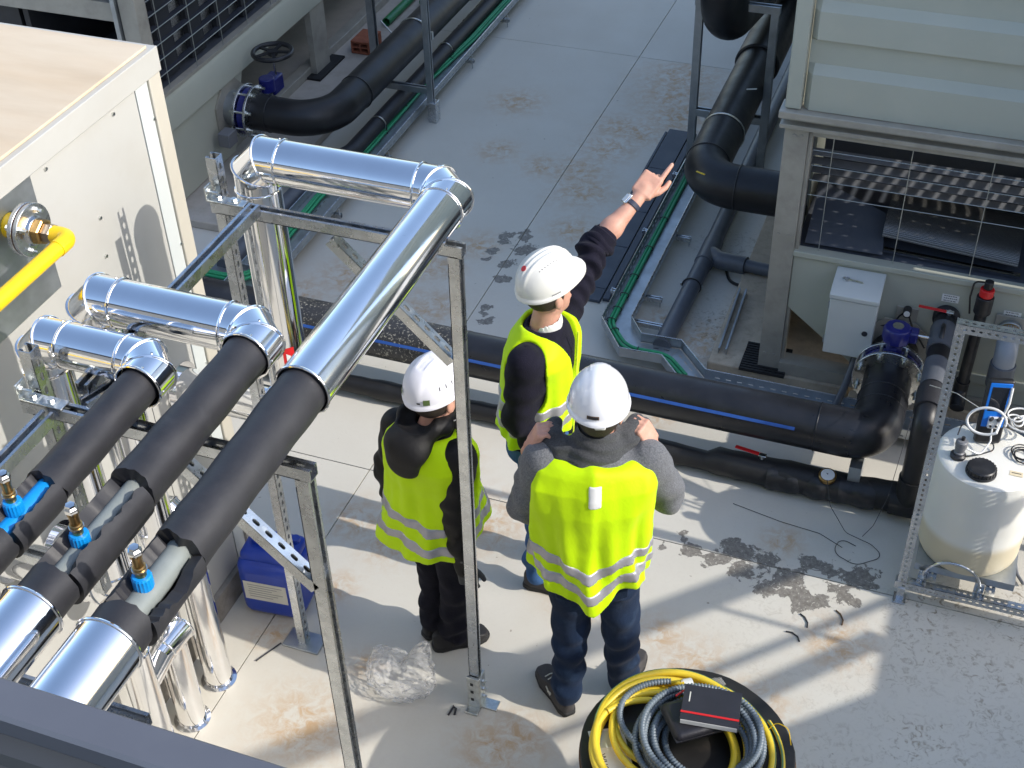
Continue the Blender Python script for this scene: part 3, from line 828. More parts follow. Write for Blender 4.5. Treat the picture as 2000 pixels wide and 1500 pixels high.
single('concrete_plinth', MB().box(-7.2, -4.42, 6.35, 12.6, .001, .06), mat('pale_concrete', (0.42, 0.38, 0.33), 0.8, 0, 0.1, 6, 0.3, 50, (0.3, 0.26, 0.2), 8, 0.5), 'pale concrete plinth under the left chiller unit', 'plinth', bevel=.008)

# ------------------------------------------------------------------ white plant box beside the silver pipes
t = boxw = thing('equipment_housing', 'large white panelled housing with weathered cream top on the left', 'housing', (-3.9, 2.2, 0))
XB, YB, ZB = -2.85, 3.80, 2.70
part('panel', MB().box(XB - 2.5, XB, -.4, YB - .155, .15, ZB - .10), 'white', t, bevel=.002)
part('edge_strip', MB().box(XB - 2.5, XB + .002, YB - .150, YB - .075, .15, ZB - .10), 'box', t, bevel=.002)
part('corner_trim', MB().box(XB - 2.5, XB + .012, YB - .073, YB, .15, ZB - .06), 'cream', t, bevel=.004)
part('top_trim', MB().box(XB - 2.52, XB + .014, -.4, YB + .012, ZB - .095, ZB), 'white', t, bevel=.003)
part('roof_sheet', MB().box(XB - 2.5, XB - .008, -.4, YB - .02, ZB + .001, ZB + .012), 'rooftop', t, bevel=.003)
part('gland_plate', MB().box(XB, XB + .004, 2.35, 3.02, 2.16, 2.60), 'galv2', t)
part('plinth', MB().box(XB - 2.5, XB + .025, -.4, YB + .03, .001, .148), 'plinth', t)
part('seam', MB().box(XB - .01, XB + .0006, 2.268, 2.272, .15, ZB - .11), 'ink', t)
part('seam', MB().box(XB - .01, XB + .0006, 3.318, 3.322, .15, 1.6), 'ink', t)
for (y, z) in ((3.72, 2.45), (3.72, 1.9), (3.72, 1.3), (3.5, 2.58), (3.3, 2.27), (3.28, 2.12), (3.1, 2.58), (2.98, 2.5)):
    mb = MB()
    hexbolt(mb, (XB + .001, y, z), X_, .007, .006, sl=0)
    part('screw', mb, 'zinc', t)

# ------------------------------------------------------------------ yellow gas pipe with flange
YG, ZG = 2.855, 2.40
def_g = at_g = None
t = thing('gas_pipe', 'bright yellow gas pipe elbow with bolted galvanised flange on the white housing', 'pipe', (-2.7, 2.6, 2.3))
YG, ZG = 2.87, 2.50
part('pipe_stub', MB().cyl((XB - .02, YG, ZG), X_, .042, .10, 24), 'yellow', t)
part('rear_flange', MB().cyl((XB + .062, YG, ZG), X_, .088, .016, 36), 'galv', t, bevel=.003)
part('gasket', MB().cyl((XB + .0785, YG, ZG), X_, .086, .005, 36), mat('brown_gasket', (.07, .03, .02), .8), t)
part('front_flange', MB().lathe([(.088, 0), (.088, .014), (.05, .016), (.045, .03)], (XB + .084, YG, ZG), X_, 36), 'galv', t, bevel=.002)
for k in range(4):
    a = math.pi / 4 + k * math.pi / 2 + .25
    mb = MB()
    p = np.array((XB + .098, YG + .066 * math.cos(a), ZG + .066 * math.sin(a)))
    hexbolt(mb, p, X_, .0105, .012, .006, .014)
    part('bolt', mb, 'zinc', t)
    part('nut', MB().lathe([(.0105, 0), (.0105, .012)], p - X_ * .052, X_, 6), 'zinc', t)
part('brass_hex', MB().lathe([(.040, 0), (.044, .004), (.044, .026), (.038, .03)], (XB + .112, YG, ZG), X_, 6), 'brass', t)
part('steel_hex', MB().lathe([(.031, 0), (.033, .003), (.033, .03), (.028, .034)], (XB + .142, YG, ZG), X_, 6), mat('brown_steel_hex', (.3, .24, .18), .4, .8, .2, 20), t)
part('elbow', MB().tube(fillet([(XB + .172, YG, ZG), (XB + .235, YG, ZG), (XB + .235, YG - .07, ZG)], .034, 8), .0285, 20), 'yellow', t)
part('run', MB().tube([(XB + .235, YG - .066, ZG), (XB + .235, 1.0, ZG)], .026, 20), 'yellow', t)

# ------------------------------------------------------------------ strut support frame for the silver pipes
t = frame = thing('pipe_support_frame', 'galvanised slotted channel frame carrying the three insulated pipes', 'frame', (-1.95, 2.8, 0))
def S(name, p0, p1, op, slots=True, **k):
    return part(name, MB().strut(p0, p1, op, slots=slots, **k), 'galv', t, smooth=False)
Y1, Y2, ZR = 3.36, 2.25, 2.375
S('post', (-1.53, Y1, .05), (-1.50, Y1, ZR - .022), X_)
S('post', (-1.485, Y2, .0), (-1.485, Y2, ZR - .022), X_)
S('post', (-2.40, Y1 + .05, .012), (-2.40, Y1 + .05, 2.54), -X_)
S('post', (-2.352, Y2 + .045, 1.55), (-2.345, Y2 + .045, 2.545), -X_)
S('wall_arm', (XB + .003, Y2 + .045, 1.62), (-2.372, Y2 + .045, 1.62), Z_, slots=False)
S('rail', (-2.40, Y1, ZR), (-1.47, Y1, ZR), Z_)
S('rail', (-2.37, Y2, ZR), (-1.455, Y2, ZR), Z_)
S('brace', (-1.955, Y1, 2.325), (-1.535, Y1, 1.905), -np.array((.71, 0, .71)))
S('brace', (-1.905, Y2, 2.325), (-1.50, Y2, 1.92), -np.array((.71, 0, .71)))
S('long_strut', (-2.21, Y1 - .04, ZR + .042), (-2.21, Y2 + .06, ZR + .042), Z_, slots=False)
S('long_strut', (-2.27, Y2 - .03, ZR), (-2.27, 1.0, ZR), Z_, slots=False)
S('cross_strut', (-2.19, Y2 + .03, ZR + .01), (-2.12, Y2 + .22, ZR + .01), Z_, slots=False)
S('lower_rail', (-2.36, 1.62, 2.0), (-1.66, 1.62, 2.0), Z_, slots=False)
part('base_plate', MB().box(-2.49, -2.31, 3.36, 3.47, .001, .012), 'galv2', t, bevel=.003)
mb = MB()
mb.box(-1.556, -1.50, Y1 - .036, Y1 - .0235, .004, .20)
mb.box(-1.556, -1.50, Y1 - .075, Y1 - .036, .002, .012)
mb.box(-1.507, -1.497, Y1 - .03, Y1 + .03, .004, .20)
mb.box(-1.56, -1.43, Y1 - .0235, Y1 + .03, .002, .010)
part('foot_bracket', mb, 'zinc', t, bevel=.002)
for z in (.06, .11, .16):
    mb = MB()
    mb.obox((-1.533, Y1 - .0372, z), X_, Z_, Y_, .007, .008, .0006)
    part('bracket_slot', mb, 'ink', t)
    mb = MB()
    hexbolt(mb, (-1.496, Y1, z), X_, .010, .008, .005, .01)
    part('bolt', mb, 'zinc', t)
for yy, xx in ((Y1, -2.36), (Y2, -2.32)):
    mb = MB()
    mb.box(xx - .05, xx + .09, yy - .0205, yy + .0205, ZR + .022, ZR + .027)
    mb.box(xx - .055, xx - .050, yy - .0205, yy + .0205, ZR + .022, ZR + .075)
    part('angle_bracket', mb, 'zinc', t, bevel=.001)
    for dx in (-.015, .045):
        part('square_washer', MB().box(xx + dx - .018, xx + dx + .018, yy - .016, yy + .016, ZR + .0272, ZR + .032), 'zinc', t)
        part('bolt', hexbolt(MB(), (xx + dx, yy, ZR + .0325), Z_, .011, .008, .005, 0), 'zinc', t)
    mb = MB()
    hexbolt(mb, (xx - .05, yy, ZR + .05), X_, .011, .008, .005, .03)
    mb.cyl((xx - .05, yy, ZR + .05), X_, .017, .003, 16)
    part('bolt', mb, 'zinc', t)

# ------------------------------------------------------------------ the three clad and lagged pipes
def bead(mb, ringpts, r=.0042):
    return mb.tube(ringpts, r, 8, closed=True, mitre=False)
def ringpts(c, ax, R, n=40):
    a, b, _ = frame_of(ax)
    return [np.asarray(c, float) + (a * math.cos(2 * math.pi * k / n) + b * math.sin(2 * math.pi * k / n)) * R for k in range(n)]
def gore_elbow(par, p, d1, d2, R, leg, n=40):
    """two-mitre elbow: comes in along d1, leaves along d2, centre corner p"""
    p, d1, d2 = np.asarray(p, float), nrm(d1), nrm(d2)
    k = leg * .45
    a, b, c, d = p - d1 * leg, p - d1 * k, p + d2 * k, p + d2 * leg
    dm = nrm(d1 + d2)
    def mitre_ring(q, t1, t2, base):
        nn = nrm(t1 + t2)
        return [x + t1 * (((q - x) @ nn) / (t1 @ nn)) for x in base]
    ra = ringpts(a, d1, R, n)
    rb = mitre_ring(b, d1, dm, ra)
    rc = mitre_ring(c, dm, d2, rb)
    rd = [x + d2 * ((d - x) @ d2) for x in rc]
    rings = [ra, rb, rc, rd]
    for i in range(3):
        mb = MB()
        vs = list(rings[i]) + list(rings[i + 1])
        mb.add(vs, [(j, (j + 1) % n, n + (j + 1) % n, n + j) for j in range(n)])
        part('elbow_gore', mb, 'alu', par, ang=50)
    for i in range(4):
        ce = (a, b, c, d)[i]
        rr = [ce + (x - ce) * 1.012 for x in rings[i]]
        part('seam_bead', bead(MB(), rr), 'alu', par)
    # small rivets at the seams
    for i in (0, 1, 2):
        for j in range(3, n, 9):
            q = rings[i][j] * .82 + rings[i + 1][j] * .18
            part('rivet', MB().lathe([(.0042, 0), (.003, .003)], q, nrm(q - (p if i == 1 else (a if i == 0 else d))), 6), 'zinc', par)
    return a, d

def foam_open(mb, x, z, y0, y1, ro, ri, g0, g1, seed, n=26, m=26):
    """C-section of foam between y0 and y1 with a ragged slit from angle g0 to g1 (0 = +X, 90 = up)"""
    rg = np.random.default_rng(seed)
    ws = np.cumsum(rg.normal(0, .055, m + 1))
    ws2 = np.cumsum(rg.normal(0, .055, m + 1))
    ws -= np.linspace(ws[0], ws[-1], m + 1)
    ws2 -= np.linspace(ws2[0], ws2[-1], m + 1)
    vs, fs = [], []
    for i in range(m + 1):
        y = y0 + (y1 - y0) * i / m
        a0, a1 = math.radians(g1) + ws[i], math.radians(g0) + 2 * math.pi + ws2[i]
        for r in (ro, ri):
            for k in range(n + 1):
                a = a0 + (a1 - a0) * k / n
                rr = r * (1 + .010 * math.sin(5 * a + 23 * y))
                vs.append((x + rr * math.cos(a), y, z + rr * math.sin(a)))
    w_ = 2 * (n + 1)
    for i in range(m):
        for k in range(n):
            fs.append((i * w_ + k, i * w_ + k + 1, (i + 1) * w_ + k + 1, (i + 1) * w_ + k))
            q = n + 1
            fs.append((i * w_ + q + k + 1, i * w_ + q + k, (i + 1) * w_ + q + k, (i + 1) * w_ + q + k + 1))
        for k in (0, n):
            a, b, c, d = i * w_ + k, i * w_ + n + 1 + k, (i + 1) * w_ + n + 1 + k, (i + 1) * w_ + k
            fs.append((a, b, c, d) if k == 0 else (d, c, b, a))
    for i in (0, m):
        for k in range(n):
            fs.append((i * w_ + k, i * w_ + k + 1, i * w_ + n + 2 + k, i * w_ + n + 1 + k))
    return mb.add(vs, fs)

def foam_sleeve(mb, x, z, y0, y1, ro, ri, seed, rag0=0.0, rag1=0.0, n=36, m=20, dent=.004):
    rg = np.random.default_rng(seed)
    ph = rg.uniform(0, 6.28, 6)
    vs, fs = [], []
    r0n, r1n = np.cumsum(rg.normal(0, 1, n)), np.cumsum(rg.normal(0, 1, n))
    r0n -= np.linspace(r0n[0], r0n[-1], n)
    r1n -= np.linspace(r1n[0], r1n[-1], n)
    for r, inner in ((ro, False), (ri, True)):
        for i in range(m + 1):
            for k in range(n):
                a = 2 * math.pi * k / n
                ya, yb = y0 + rag0 * r0n[k] * .35, y1 + rag1 * r1n[k] * .35
                y = ya + (yb - ya) * i / m
                d = 0 if inner else dent * (math.sin(9 * y + ph[0]) * math.sin(2 * a + ph[1]) + .6 * math.sin(31 * y + ph[2] + math.sin(3 * a + ph[3])))
                rr = r + d
                vs.append((x + rr * math.cos(a), y, z + rr * math.sin(a)))
    o = (m + 1) * n
    for i in range(m):
        for k in range(n):
            j = (k + 1) % n
            fs.append((i * n + k, i * n + j, (i + 1) * n + j, (i + 1) * n + k))
            fs.append((o + i * n + j, o + i * n + k, o + (i + 1) * n + k, o + (i + 1) * n + j))
    for i in (0, m):
        for k in range(n):
            j = (k + 1) % n
            fs.append((i * n + k, o + i * n + k, o + i * n + j, i * n + j))
    return mb.add(vs, fs)

def vent_valve(par, p, lean=(0, 0)):
    ax = nrm((lean[0], lean[1], 1))
    p = np.asarray(p, float)
    c = MB()
    n = 36
    prof = [(.023, 0), (.0245, .004), (.0245, .034), (.021, .039)]
    vs, fs = [], []
    a, b, t_ = frame_of(ax)
    for r, h in prof:
        for k in range(n):
            rr = r - (.0018 if (k % 2 and .001 < h < .036) else 0)
            vs.append(p + t_ * h + (a * math.cos(6.2832 * k / n) + b * math.sin(6.2832 * k / n)) * rr)
    for i in range(3):
        for k in range(n):
            fs.append((i * n + k, i * n + (k + 1) % n, (i + 1) * n + (k + 1) % n, (i + 1) * n + k))
    fs.append(tuple(3 * n + k for k in range(n)))
    c.add(vs, fs)
    v = part('vent_valve', c, 'bluepipe', par, ang=20)
    part('brass_body', MB().lathe([(.0135, .036), (.0135, .058), (.016, .060), (.016, .068), (.0125, .070), (.0125, .098), (.0145, .101), (.0145, .112)], p, ax, 14), 'brass', v)
    part('washer', MB().cyl(p + ax * .0575, ax, .0185, .004, 16), 'zinc', v)
    part('cap', MB().lathe([(.0155, .108), (.017, .111), (.017, .121), (.012, .126), (.012, .132), (.006, .133)], p, ax, 6), 'chrome', v)
    return v

def lagged_pipe(label, x, yel, xl, R, rf, ri, ysil, ycut1, ycut0, ycol, inner, zdrop, seed, gap, wall):
    z = 2.40 + R
    t = thing('insulated_pipe', label, 'pipe', (x, 2.3, 2.4), 'insulated pipes side by side on the frame')
    leg = R * 1.45
    # silver run along Y (if any) and gored elbow to the X run
    gore_elbow(t, (x, yel, z), Y_, -X_, R, leg)
    if ysil < yel - leg - .02:
        part('jacket', MB().tube([(x, ysil, z), (x, yel - leg, z)], R, 40, cap=False), 'alu', t)
        ysv = ysil
    else:
        ysv = yel - leg
    part('seam_bead', bead(MB(), ringpts((x, ysv, z), Y_, R * 1.01)), 'alu', t)
    part('jacket_inner', MB().tube([(x, ysv + .002, z), (x, ysv + (.25 if ysil < 8 else .05), z)], R * .975, 32, cap=False), 'dark', t)
    part('jacket', MB().tube([(x - leg, yel, z), (xl + leg, yel, z)], R, 40, cap=False), 'alu', t)
    gore_elbow(t, (xl, yel, z), -X_, -Z_, R, leg)
    part('jacket', MB().tube([(xl, yel, z - leg), (xl, yel, zdrop + leg)], R, 40, cap=False), 'alu', t)
    gore_elbow(t, (xl, yel, zdrop), -Z_, -X_ if wall else Y_, R, leg)
    if wall:
        part('jacket', MB().tube([(xl - leg, yel, zdrop), (XB - .0, yel, zdrop)], R, 40, cap=False), 'alu', t)
        part('wall_collar', MB().annulus((XB + .002, yel, zdrop), X_, R * .99, R * 1.3, .006, 40), 'alu', t)
    # lagging
    part('foam_sleeve', foam_sleeve(MB(), x, z, ycut1, ysv + .028, rf, ri, seed, .010, 0, dent=.0022), 'foam', t, ang=60)
    g0, g1 = gap
    sp_ = part('split_sleeve', foam_open(MB(), x + .004, z - .005, ycut0 + .006, ycut1 - .012, rf * 1.05, ri * 1.1, g0, g1, seed + 1), 'foam', t, ang=40)
    part('cut_core', foam_open(MB(), x + .004, z - .005, ycut0 + .008, ycut1 - .014, rf * 1.03, ri * 1.08, g0 - 3, g1 + 3, seed + 1), 'foamin', t, ang=40)
    part('foam_collar', foam_sleeve(MB(), x, z, ycol - .10, ycut0 - .002, rf * 1.01, ri, seed + 2, 0, .010, dent=.002), 'foam', t, ang=60)
    part('carrier_pipe', MB().tube([(x, ycol - .2, z), (x, ycut1 + .2, z)], ri * .93, 28), inner, t)
    part('jacket', MB().tube([(x, ycol, z), (x, .75, z)], R * 1.02, 40, cap=False), 'alu', t)
    part('seam_bead', bead(MB(), ringpts((x, ycol, z), Y_, R * 1.03)), 'alu', t)
    return t, z

p1, z1 = lagged_pipe('largest insulated pipe, nearest the workers, with a long silver run and grey core exposed', -1.572, 3.53, -2.32, .080, .0715, .037, 2.44, 1.80, 1.565, 1.50, 'pvcl', 1.32, 21, (22, 128), True)
vent_valve(p1, (-1.572, 1.655, z1 + .030), (.02, 0))
p2, z2 = lagged_pipe('middle insulated pipe with slit black lagging and a short silver elbow run', -1.800, 2.64, -2.39, .075, .066, .030, 9, 1.945, 1.62, 1.53, 'pvcl', 1.25, 31, (48, 132), True)
vent_valve(p2, (-1.800, 1.735, z2 + .02), (.02, 0))
p3, z3 = lagged_pipe('smallest insulated pipe on the far left with bright blue core showing', -2.02, 2.42, -2.42, .069, .057, .030, 9, 1.90, 1.70, 1.46, 'bluepipe', 1.4, 41, (45, 125), True)
vent_valve(p3, (-2.02, 1.775, z3 + .027), (.02, 0))

# silver risers standing on the floor by the housing
def riser(x, y, R, top, label):
    t = thing('clad_riser', label, 'pipe', (x, y, 0), 'silver risers on the floor beside the white housing')
    part('jacket', MB().tube([(x, y, .006), (x, y, top)], R, 40, cap=False), 'alu', t)
    part('floor_collar', MB().lathe([(R * 1.28, .001), (R * 1.28, .006), (R * 1.02, .010), (R * 1.02, .02)], (x, y, 0), Z_, 40), 'alu', t)
    leg = R * 1.45
    gore_elbow(t, (x, y, top + leg), Z_, -X_, R, leg)
    return t
riser(-2.67, 3.10, .062, .95, 'silver clad riser standing nearest the blue jerrycan')
riser(-2.67, 2.87, .062, .80, 'middle silver clad riser on the floor below the insulated pipes')
t = riser(-2.64, 2.62, .062, .75, 'silver clad riser with a slanting side branch, nearest the camera')
bx, by, bz = -2.64, 2.64, .56
part('side_branch', MB().tube([(bx, by + .02, bz - .02), (bx + .025, by + .10, bz + .05), (bx + .03, by + .25, bz + .05)], .055, 32), 'alu', t, ang=25)
for q in ((bx + .026, by + .115, bz + .05), (bx + .03, by + .245, bz + .05)):
    part('seam_bead', bead(MB(), ringpts(q, Y_, .0555)), 'alu', t)

# warning sticker on the tall vertical drop of the largest pipe
rg_ = .0806
vs = []
for k in range(7):
    a = -1.15 + .55 * k / 6
    for zz in (1.60, 1.70):
        vs.append((-2.32 + rg_ * math.cos(a), 3.53 + rg_ * math.sin(a), zz))
st_ = part('warning_sticker', MB().add(vs, [(2 * k, 2 * k + 2, 2 * k + 3, 2 * k + 1) for k in range(6)]), 'red', p1)
vs = []
for k in range(4):
    a = -1.0 + .2 * k / 3
    for zz in (1.625, 1.675):
        vs.append((-2.32 + (rg_ + .0008) * math.cos(a), 3.53 + (rg_ + .0008) * math.sin(a), zz - .012 * k / 3))
part('sticker_print', MB().add(vs, [(2 * k, 2 * k + 2, 2 * k + 3, 2 * k + 1) for k in range(3)]), 'paper', st_)

# ------------------------------------------------------------------ black polyethylene main with blue stripe
YP, ZP, RP = 5.235, .36, .122
t = thing('water_main', 'thick black polyethylene main with a blue stripe crossing behind the workers', 'pipe', (-1.6, YP, 0))
part('run', MB().tube([(-5.2, YP, ZP), (-.42, YP, ZP)], RP, 40, cap=False), 'pe', t)
part('gritty_length', MB().tube([(-3.35, YP, ZP), (-2.30, YP, ZP)], RP + .0012, 40, cap=False), 'pegrit', t)
part('blue_stripe', MB().add([(x, YP - (RP + .0018) * math.cos(a), ZP + (RP + .0018) * math.sin(a)) for x in (-5.2, -.52) for a in np.radians([20, 22, 24, 26, 28])],
     [(k, k + 1, 6 + k, 5 + k) for k in range(4)]), 'bluestripe', t)
part('elbow', MB().tube(fillet([(-.42, YP, ZP), (-.145, YP, ZP), (-.145, YP + .3, ZP)], .17, 14), RP + .002, 40, cap=False), 'pe', t)
part('weld_bead', MB().ring((-.42, YP, ZP), X_, RP + .001, .004, 40), 'pe', t)
part('spigot', MB().tube([(-.145, YP + .3, ZP), (-.145, 5.72, ZP)], RP, 40, cap=False), 'pe', t)
part('weld_bead', MB().ring((-.145, YP + .2, ZP), Y_, RP + .001, .004, 40), 'pe', t)
part('weld_bead', MB().ring((-.145, YP + .30, ZP), Y_, RP + .001, .005, 40), 'pe', t)
for x in (-4.2, -2.45, -.20):
    part('support', MB().box(x - .03, x + .03, YP - .11, YP + .11, .001, ZP - RP * .99), 'galv2', t)

# flanged butterfly valve with gear box and handwheel
def butterfly(par, c, ax, R, n=8, a0=.39, up=Z_):
    """flange pair with blue wafer body; ax points away from the unit"""
    c, ax = np.asarray(c, float), nrm(ax)
    a, b, _ = frame_of(ax, up)
    part('backing_flange', MB().annulus(c, ax, R * .80, R * 1.50, .018, 48), 'galv', par, bevel=.003)
    part('valve_body', MB().annulus(c - ax * .06, ax, R * .8, R * 1.32, .055, 40), 'bluepaint', par, bevel=.004)
    part('rear_flange', MB().annulus(c - ax * .085, ax, R * .8, R * 1.50, .02, 48), 'galv', par, bevel=.003)
    for k in range(n):
        th = a0 + 2 * math.pi * k / n
        p = c + (a * math.cos(th) + b * math.sin(th)) * R * 1.33
        mb = MB()
        mb.lathe([(.009, -.11), (.009, .018), (.017, .018), (.017, .034), (.010, .034), (.010, .060)], p, ax, 12)
        part('stud', mb, 'zinc', par)
        part('washer', MB().cyl(p + ax * .0182, ax, .021, .004, 16), 'zinc', par)

t = thing('butterfly_valve', 'navy blue flanged butterfly valve with gearbox and black handwheel below the grey cabinet', 'valve', (-.145, 5.76, 0))
vc = np.array((-.145, 5.72, ZP))
butterfly(t, vc, -Y_, RP)
part('unit_plate', MB().prism([(RP * 1.75 * math.cos(k * math.pi / 4 + .39), RP * 1.75 * math.sin(k * math.pi / 4 + .39)) for k in range(8)], (-.145, 5.985, ZP), X_, Z_, -Y_, .012), 'beige2', t)
part('stub', MB().cyl((-.145, 5.80, ZP), Y_, RP, .19, 36), 'blackp', t)
gb = vc + np.array((0, .045, RP * 1.36))
part('neck', MB().lathe([(.042, -.02), (.042, .06), (.06, .065)], gb, Z_, 20), 'bluepaint', t)
part('gearbox', MB().lathe([(.062, .055), (.072, .065), (.072, .13), (.064, .145), (.03, .149)], gb, Z_, 10), 'bluepaint', t, bevel=.004)
part('gear_housing', MB().obox(gb + np.array((.06, .01, .10)), X_, Y_, Z_, .045, .035, .032), 'bluepaint', t, bevel=.01)
part('name_disc', MB().cyl(gb + Z_ * .1485, Z_, .028, .003, 20), 'zinc', t)
part('shaft', MB().tube([gb + np.array((.10, .01, .105)), gb + np.array((.205, .01, .105))], .008, 12), 'chrome', t)
hw = gb + np.array((.215, .01, .105))
wh = part('handwheel', MB().ring(hw, X_, .075, .0115, 32, 10), 'blackp', t)
part('hub', MB().cyl(hw - X_ * .028, X_, .016, .04, 14), 'blackp', wh)
for k in range(3):
    a = k * 2.094 + .3
    part('spoke', MB().bar(hw, hw + np.array((0, math.cos(a), math.sin(a))) * .072, .018, .008, X_), 'blackp', wh)

# ------------------------------------------------------------------ lagged black pipe on the floor with red lever valve
YS = 5.135
t = thing('lagged_floor_pipe', 'thin black lagged pipe lying low in front of the striped main', 'pipe', (-1.4, YS, 0))
rg = np.random.default_rng(5)
xs = np.arange(-5.2, .06, .06)
pth = [(x, YS + .010 * math.sin(x * 2.1) + .02 * math.sin(x * .7 + 1), .066 + .006 * math.sin(x * 3.3) + (.018 if x > -.93 else 0)) for x in xs]
rad = [.055 + .0035 * math.sin(x * 9) + .002 * rg.normal() if x < -.93 else .077 + .004 * math.sin(x * 11 + 1) + .002 * rg.normal() for x in xs]
part('lagging', MB().tube(pth, rad, 24), 'lag', t, ang=60)
wr = [(x, YS + .010 * math.sin(x * 2.1) + .02 * math.sin(x * .7 + 1) - .012, .080 + .006 * math.sin(x * 3.3)) for x in np.arange(-.62, -.08, .03)]
part('wrap_sheet', MB().tube(wr, [.075 + .006 * math.sin(k * 1.7) + .004 * rg.normal() for k in range(len(wr))], 18, cap=False), 'blackp', t, ang=20)
part('tee', MB().tube([(-.01, YS - .01, .085), (.12, YS - .01, .085)], .072, 28), 'lag', t)
part('tee_riser', MB().tube([(.075, YS - .01, .10), (.075, YS - .01, .26)], .066, 28), 'lag', t)
lv = np.array((-.66, YS - .005, .176))
part('lever_stem', MB().cyl(lv - Z_ * .01, Z_, .012, .025, 12), 'zinc', t)
part('lever', MB().obox(lv + np.array((-.07, .012, .012)), nrm((-1, .15, 0)), nrm((.15, 1, 0)), Z_, .075, .012, .003), 'red', t, bevel=.004)
part('lever_tip', MB().obox(lv + np.array((0, .0, .0125)), X_, Y_, Z_, .02, .014, .003), 'zinc', t, bevel=.003)
gp = np.array((-.325, YS - .02, .147))
gauge = part('gauge', MB().lathe([(.040, 0), (.044, .004), (.044, .022), (.040, .026)], gp, nrm((0, -.25, 1)), 28), 'brass', t)
part('dial', MB().cyl(gp + nrm((0, -.25, 1)) * .0262, nrm((0, -.25, 1)), .034, .002, 28), 'whitep', gauge)
part('pointer', MB().obox(gp + nrm((0, -.25, 1)) * .029 + np.array((-.008, .01, 0)), nrm((1, -1, 0)), nrm((1, 1, 0)), Z_, .012, .003, .001), 'ink', gauge)

def wire_thing(name, pts, r, m, label, cat='wire', n=6, rad=.05):
    return single(name, MB().tube(fillet(pts, rad, 6), r, n), m, label, cat)
wire_thing('loose_wire', [(-.32, 5.05, .19), (-.28, 4.95, .12), (-.18, 4.88, .03), (-.05, 4.86, .01), (.02, 4.80, .006), (-.1, 4.70, .006), (-.22, 4.75, .006), (-.2, 4.86, .006), (-.12, 4.83, .006)], .0017, 'ink', 'thin dark wire looping on the floor under the brass gauge', rad=.06)
wire_thing('loose_wire', [(-.75, 4.93, .004), (-.5, 4.88, .004), (-.3, 4.86, .004), (-.18, 4.80, .004)], .0014, 'ink', 'thin dark wire trailing along the floor before the lagged pipe')
wire_thing('loose_wire', [(.02, 5.55, .42), (.0, 5.3, .30), (-.02, 5.05, .17), (-.06, 4.95, .05), (-.1, 4.9, .01)], .0015, 'ink', 'thin dark wire hanging beside the black riser')

# drain riser from the chiller
t = thing('drain_pipe', 'black pipe dropping from the chiller panel with red lever valve on its end', 'pipe', (.075, 5.5, 0))
DZ = .62
part('wall_boss', MB().cyl((.075, YF + .0, DZ + .01), -Y_, .068, .05, 32), 'foam', t, bevel=.01)
part('run', MB().tube(fillet([(.075, YF - .03, DZ), (.075, YS - .01, DZ), (.075, YS - .01, .2)], .10, 8), .058, 28), 'pipe', t)
part('coupling', MB().tube([(.075, 5.68, DZ), (.075, 5.88, DZ)], .066, 28), 'pvc', t)
part('coupling', MB().tube([(.075, 5.38, DZ), (.075, 5.58, DZ)], .061, 28), 'pvc', t)
part('coupling', MB().tube([(.075, 5.20, DZ), (.075, 5.36, DZ)], .067, 28), 'foam', t)
part('lever', MB().obox((.0, YF - .06, DZ + .075), nrm((1, -.05, 0)), Y_, Z_, .07, .011, .003), 'red', t, bevel=.004)
part('lever_tip', MB().obox((.085, YF - .06, DZ + .073), X_, Y_, Z_, .022, .013, .003), 'zinc', t, bevel=.003)
part('lever_stem', MB().cyl((.085, YF - .06, DZ + .05), Z_, .011, .03, 10), 'zinc', t)

t = thing('probe_pipe', 'slim black probe pipe with red collar and cable plug on the beige panel', 'pipe', (.235, 5.93, 0))
part('tube', MB().tube([(.235, 5.92, .74), (.225, 5.90, .30)], .030, 20), 'blackp', t)
part('socket', MB().tube([(.237, 5.92, .84), (.236, 5.92, .74)], .043, 20), 'blackp', t, bevel=.004)
part('red_collar', MB().tube([(.238, 5.92, .885), (.237, 5.92, .842)], .035, 20), 'red', t, bevel=.003)
part('plug', MB().tube([(.239, 5.92, .93), (.238, 5.92, .886)], .022, 14), 'blackp', t, bevel=.003)
part('lower_elbow', MB().tube(fillet([(.225, 5.90, .31), (.222, 5.90, .24), (.222, 5.80, .20)], .05, 6), .037, 20), 'blackp', t)
part('cable', MB().tube(fillet([(.22, 5.92, .92), (.17, 5.93, .91), (.165, 5.95, .80), (.18, 5.95, .70)], .04, 6), .005, 8), 'blackp', t)

t = thing('outlet_pipe', 'light grey plastic pipe below a brass and steel flange at the right edge', 'pipe', (.40, 5.85, 0))
part('square_flange', MB().box(.31, .47, YF - .014, YF - .002, .54, .70), 'beige2', t, bevel=.004)
part('brass_nipple', MB().cyl((.39, YF - .01, .62), -Y_, .055, .06, 28), 'brass', t)
part('steel_nut', MB().cyl((.39, YF - .012, .62), -Y_, .062, .03, 28), 'galv2', t, bevel=.004)
part('elbow', MB().tube(fillet([(.39, YF - .05, .62), (.39, 5.80, .62), (.39, 5.80, .10)], .07, 8), .055, 28), mat('mid_grey_pvc', (.30, .32, .35), .35, 0, .06, 8), t)
part('socket', MB().tube([(.39, 5.80, .54), (.39, 5.80, .40)], .064, 28), 'pvc', t, bevel=.004)

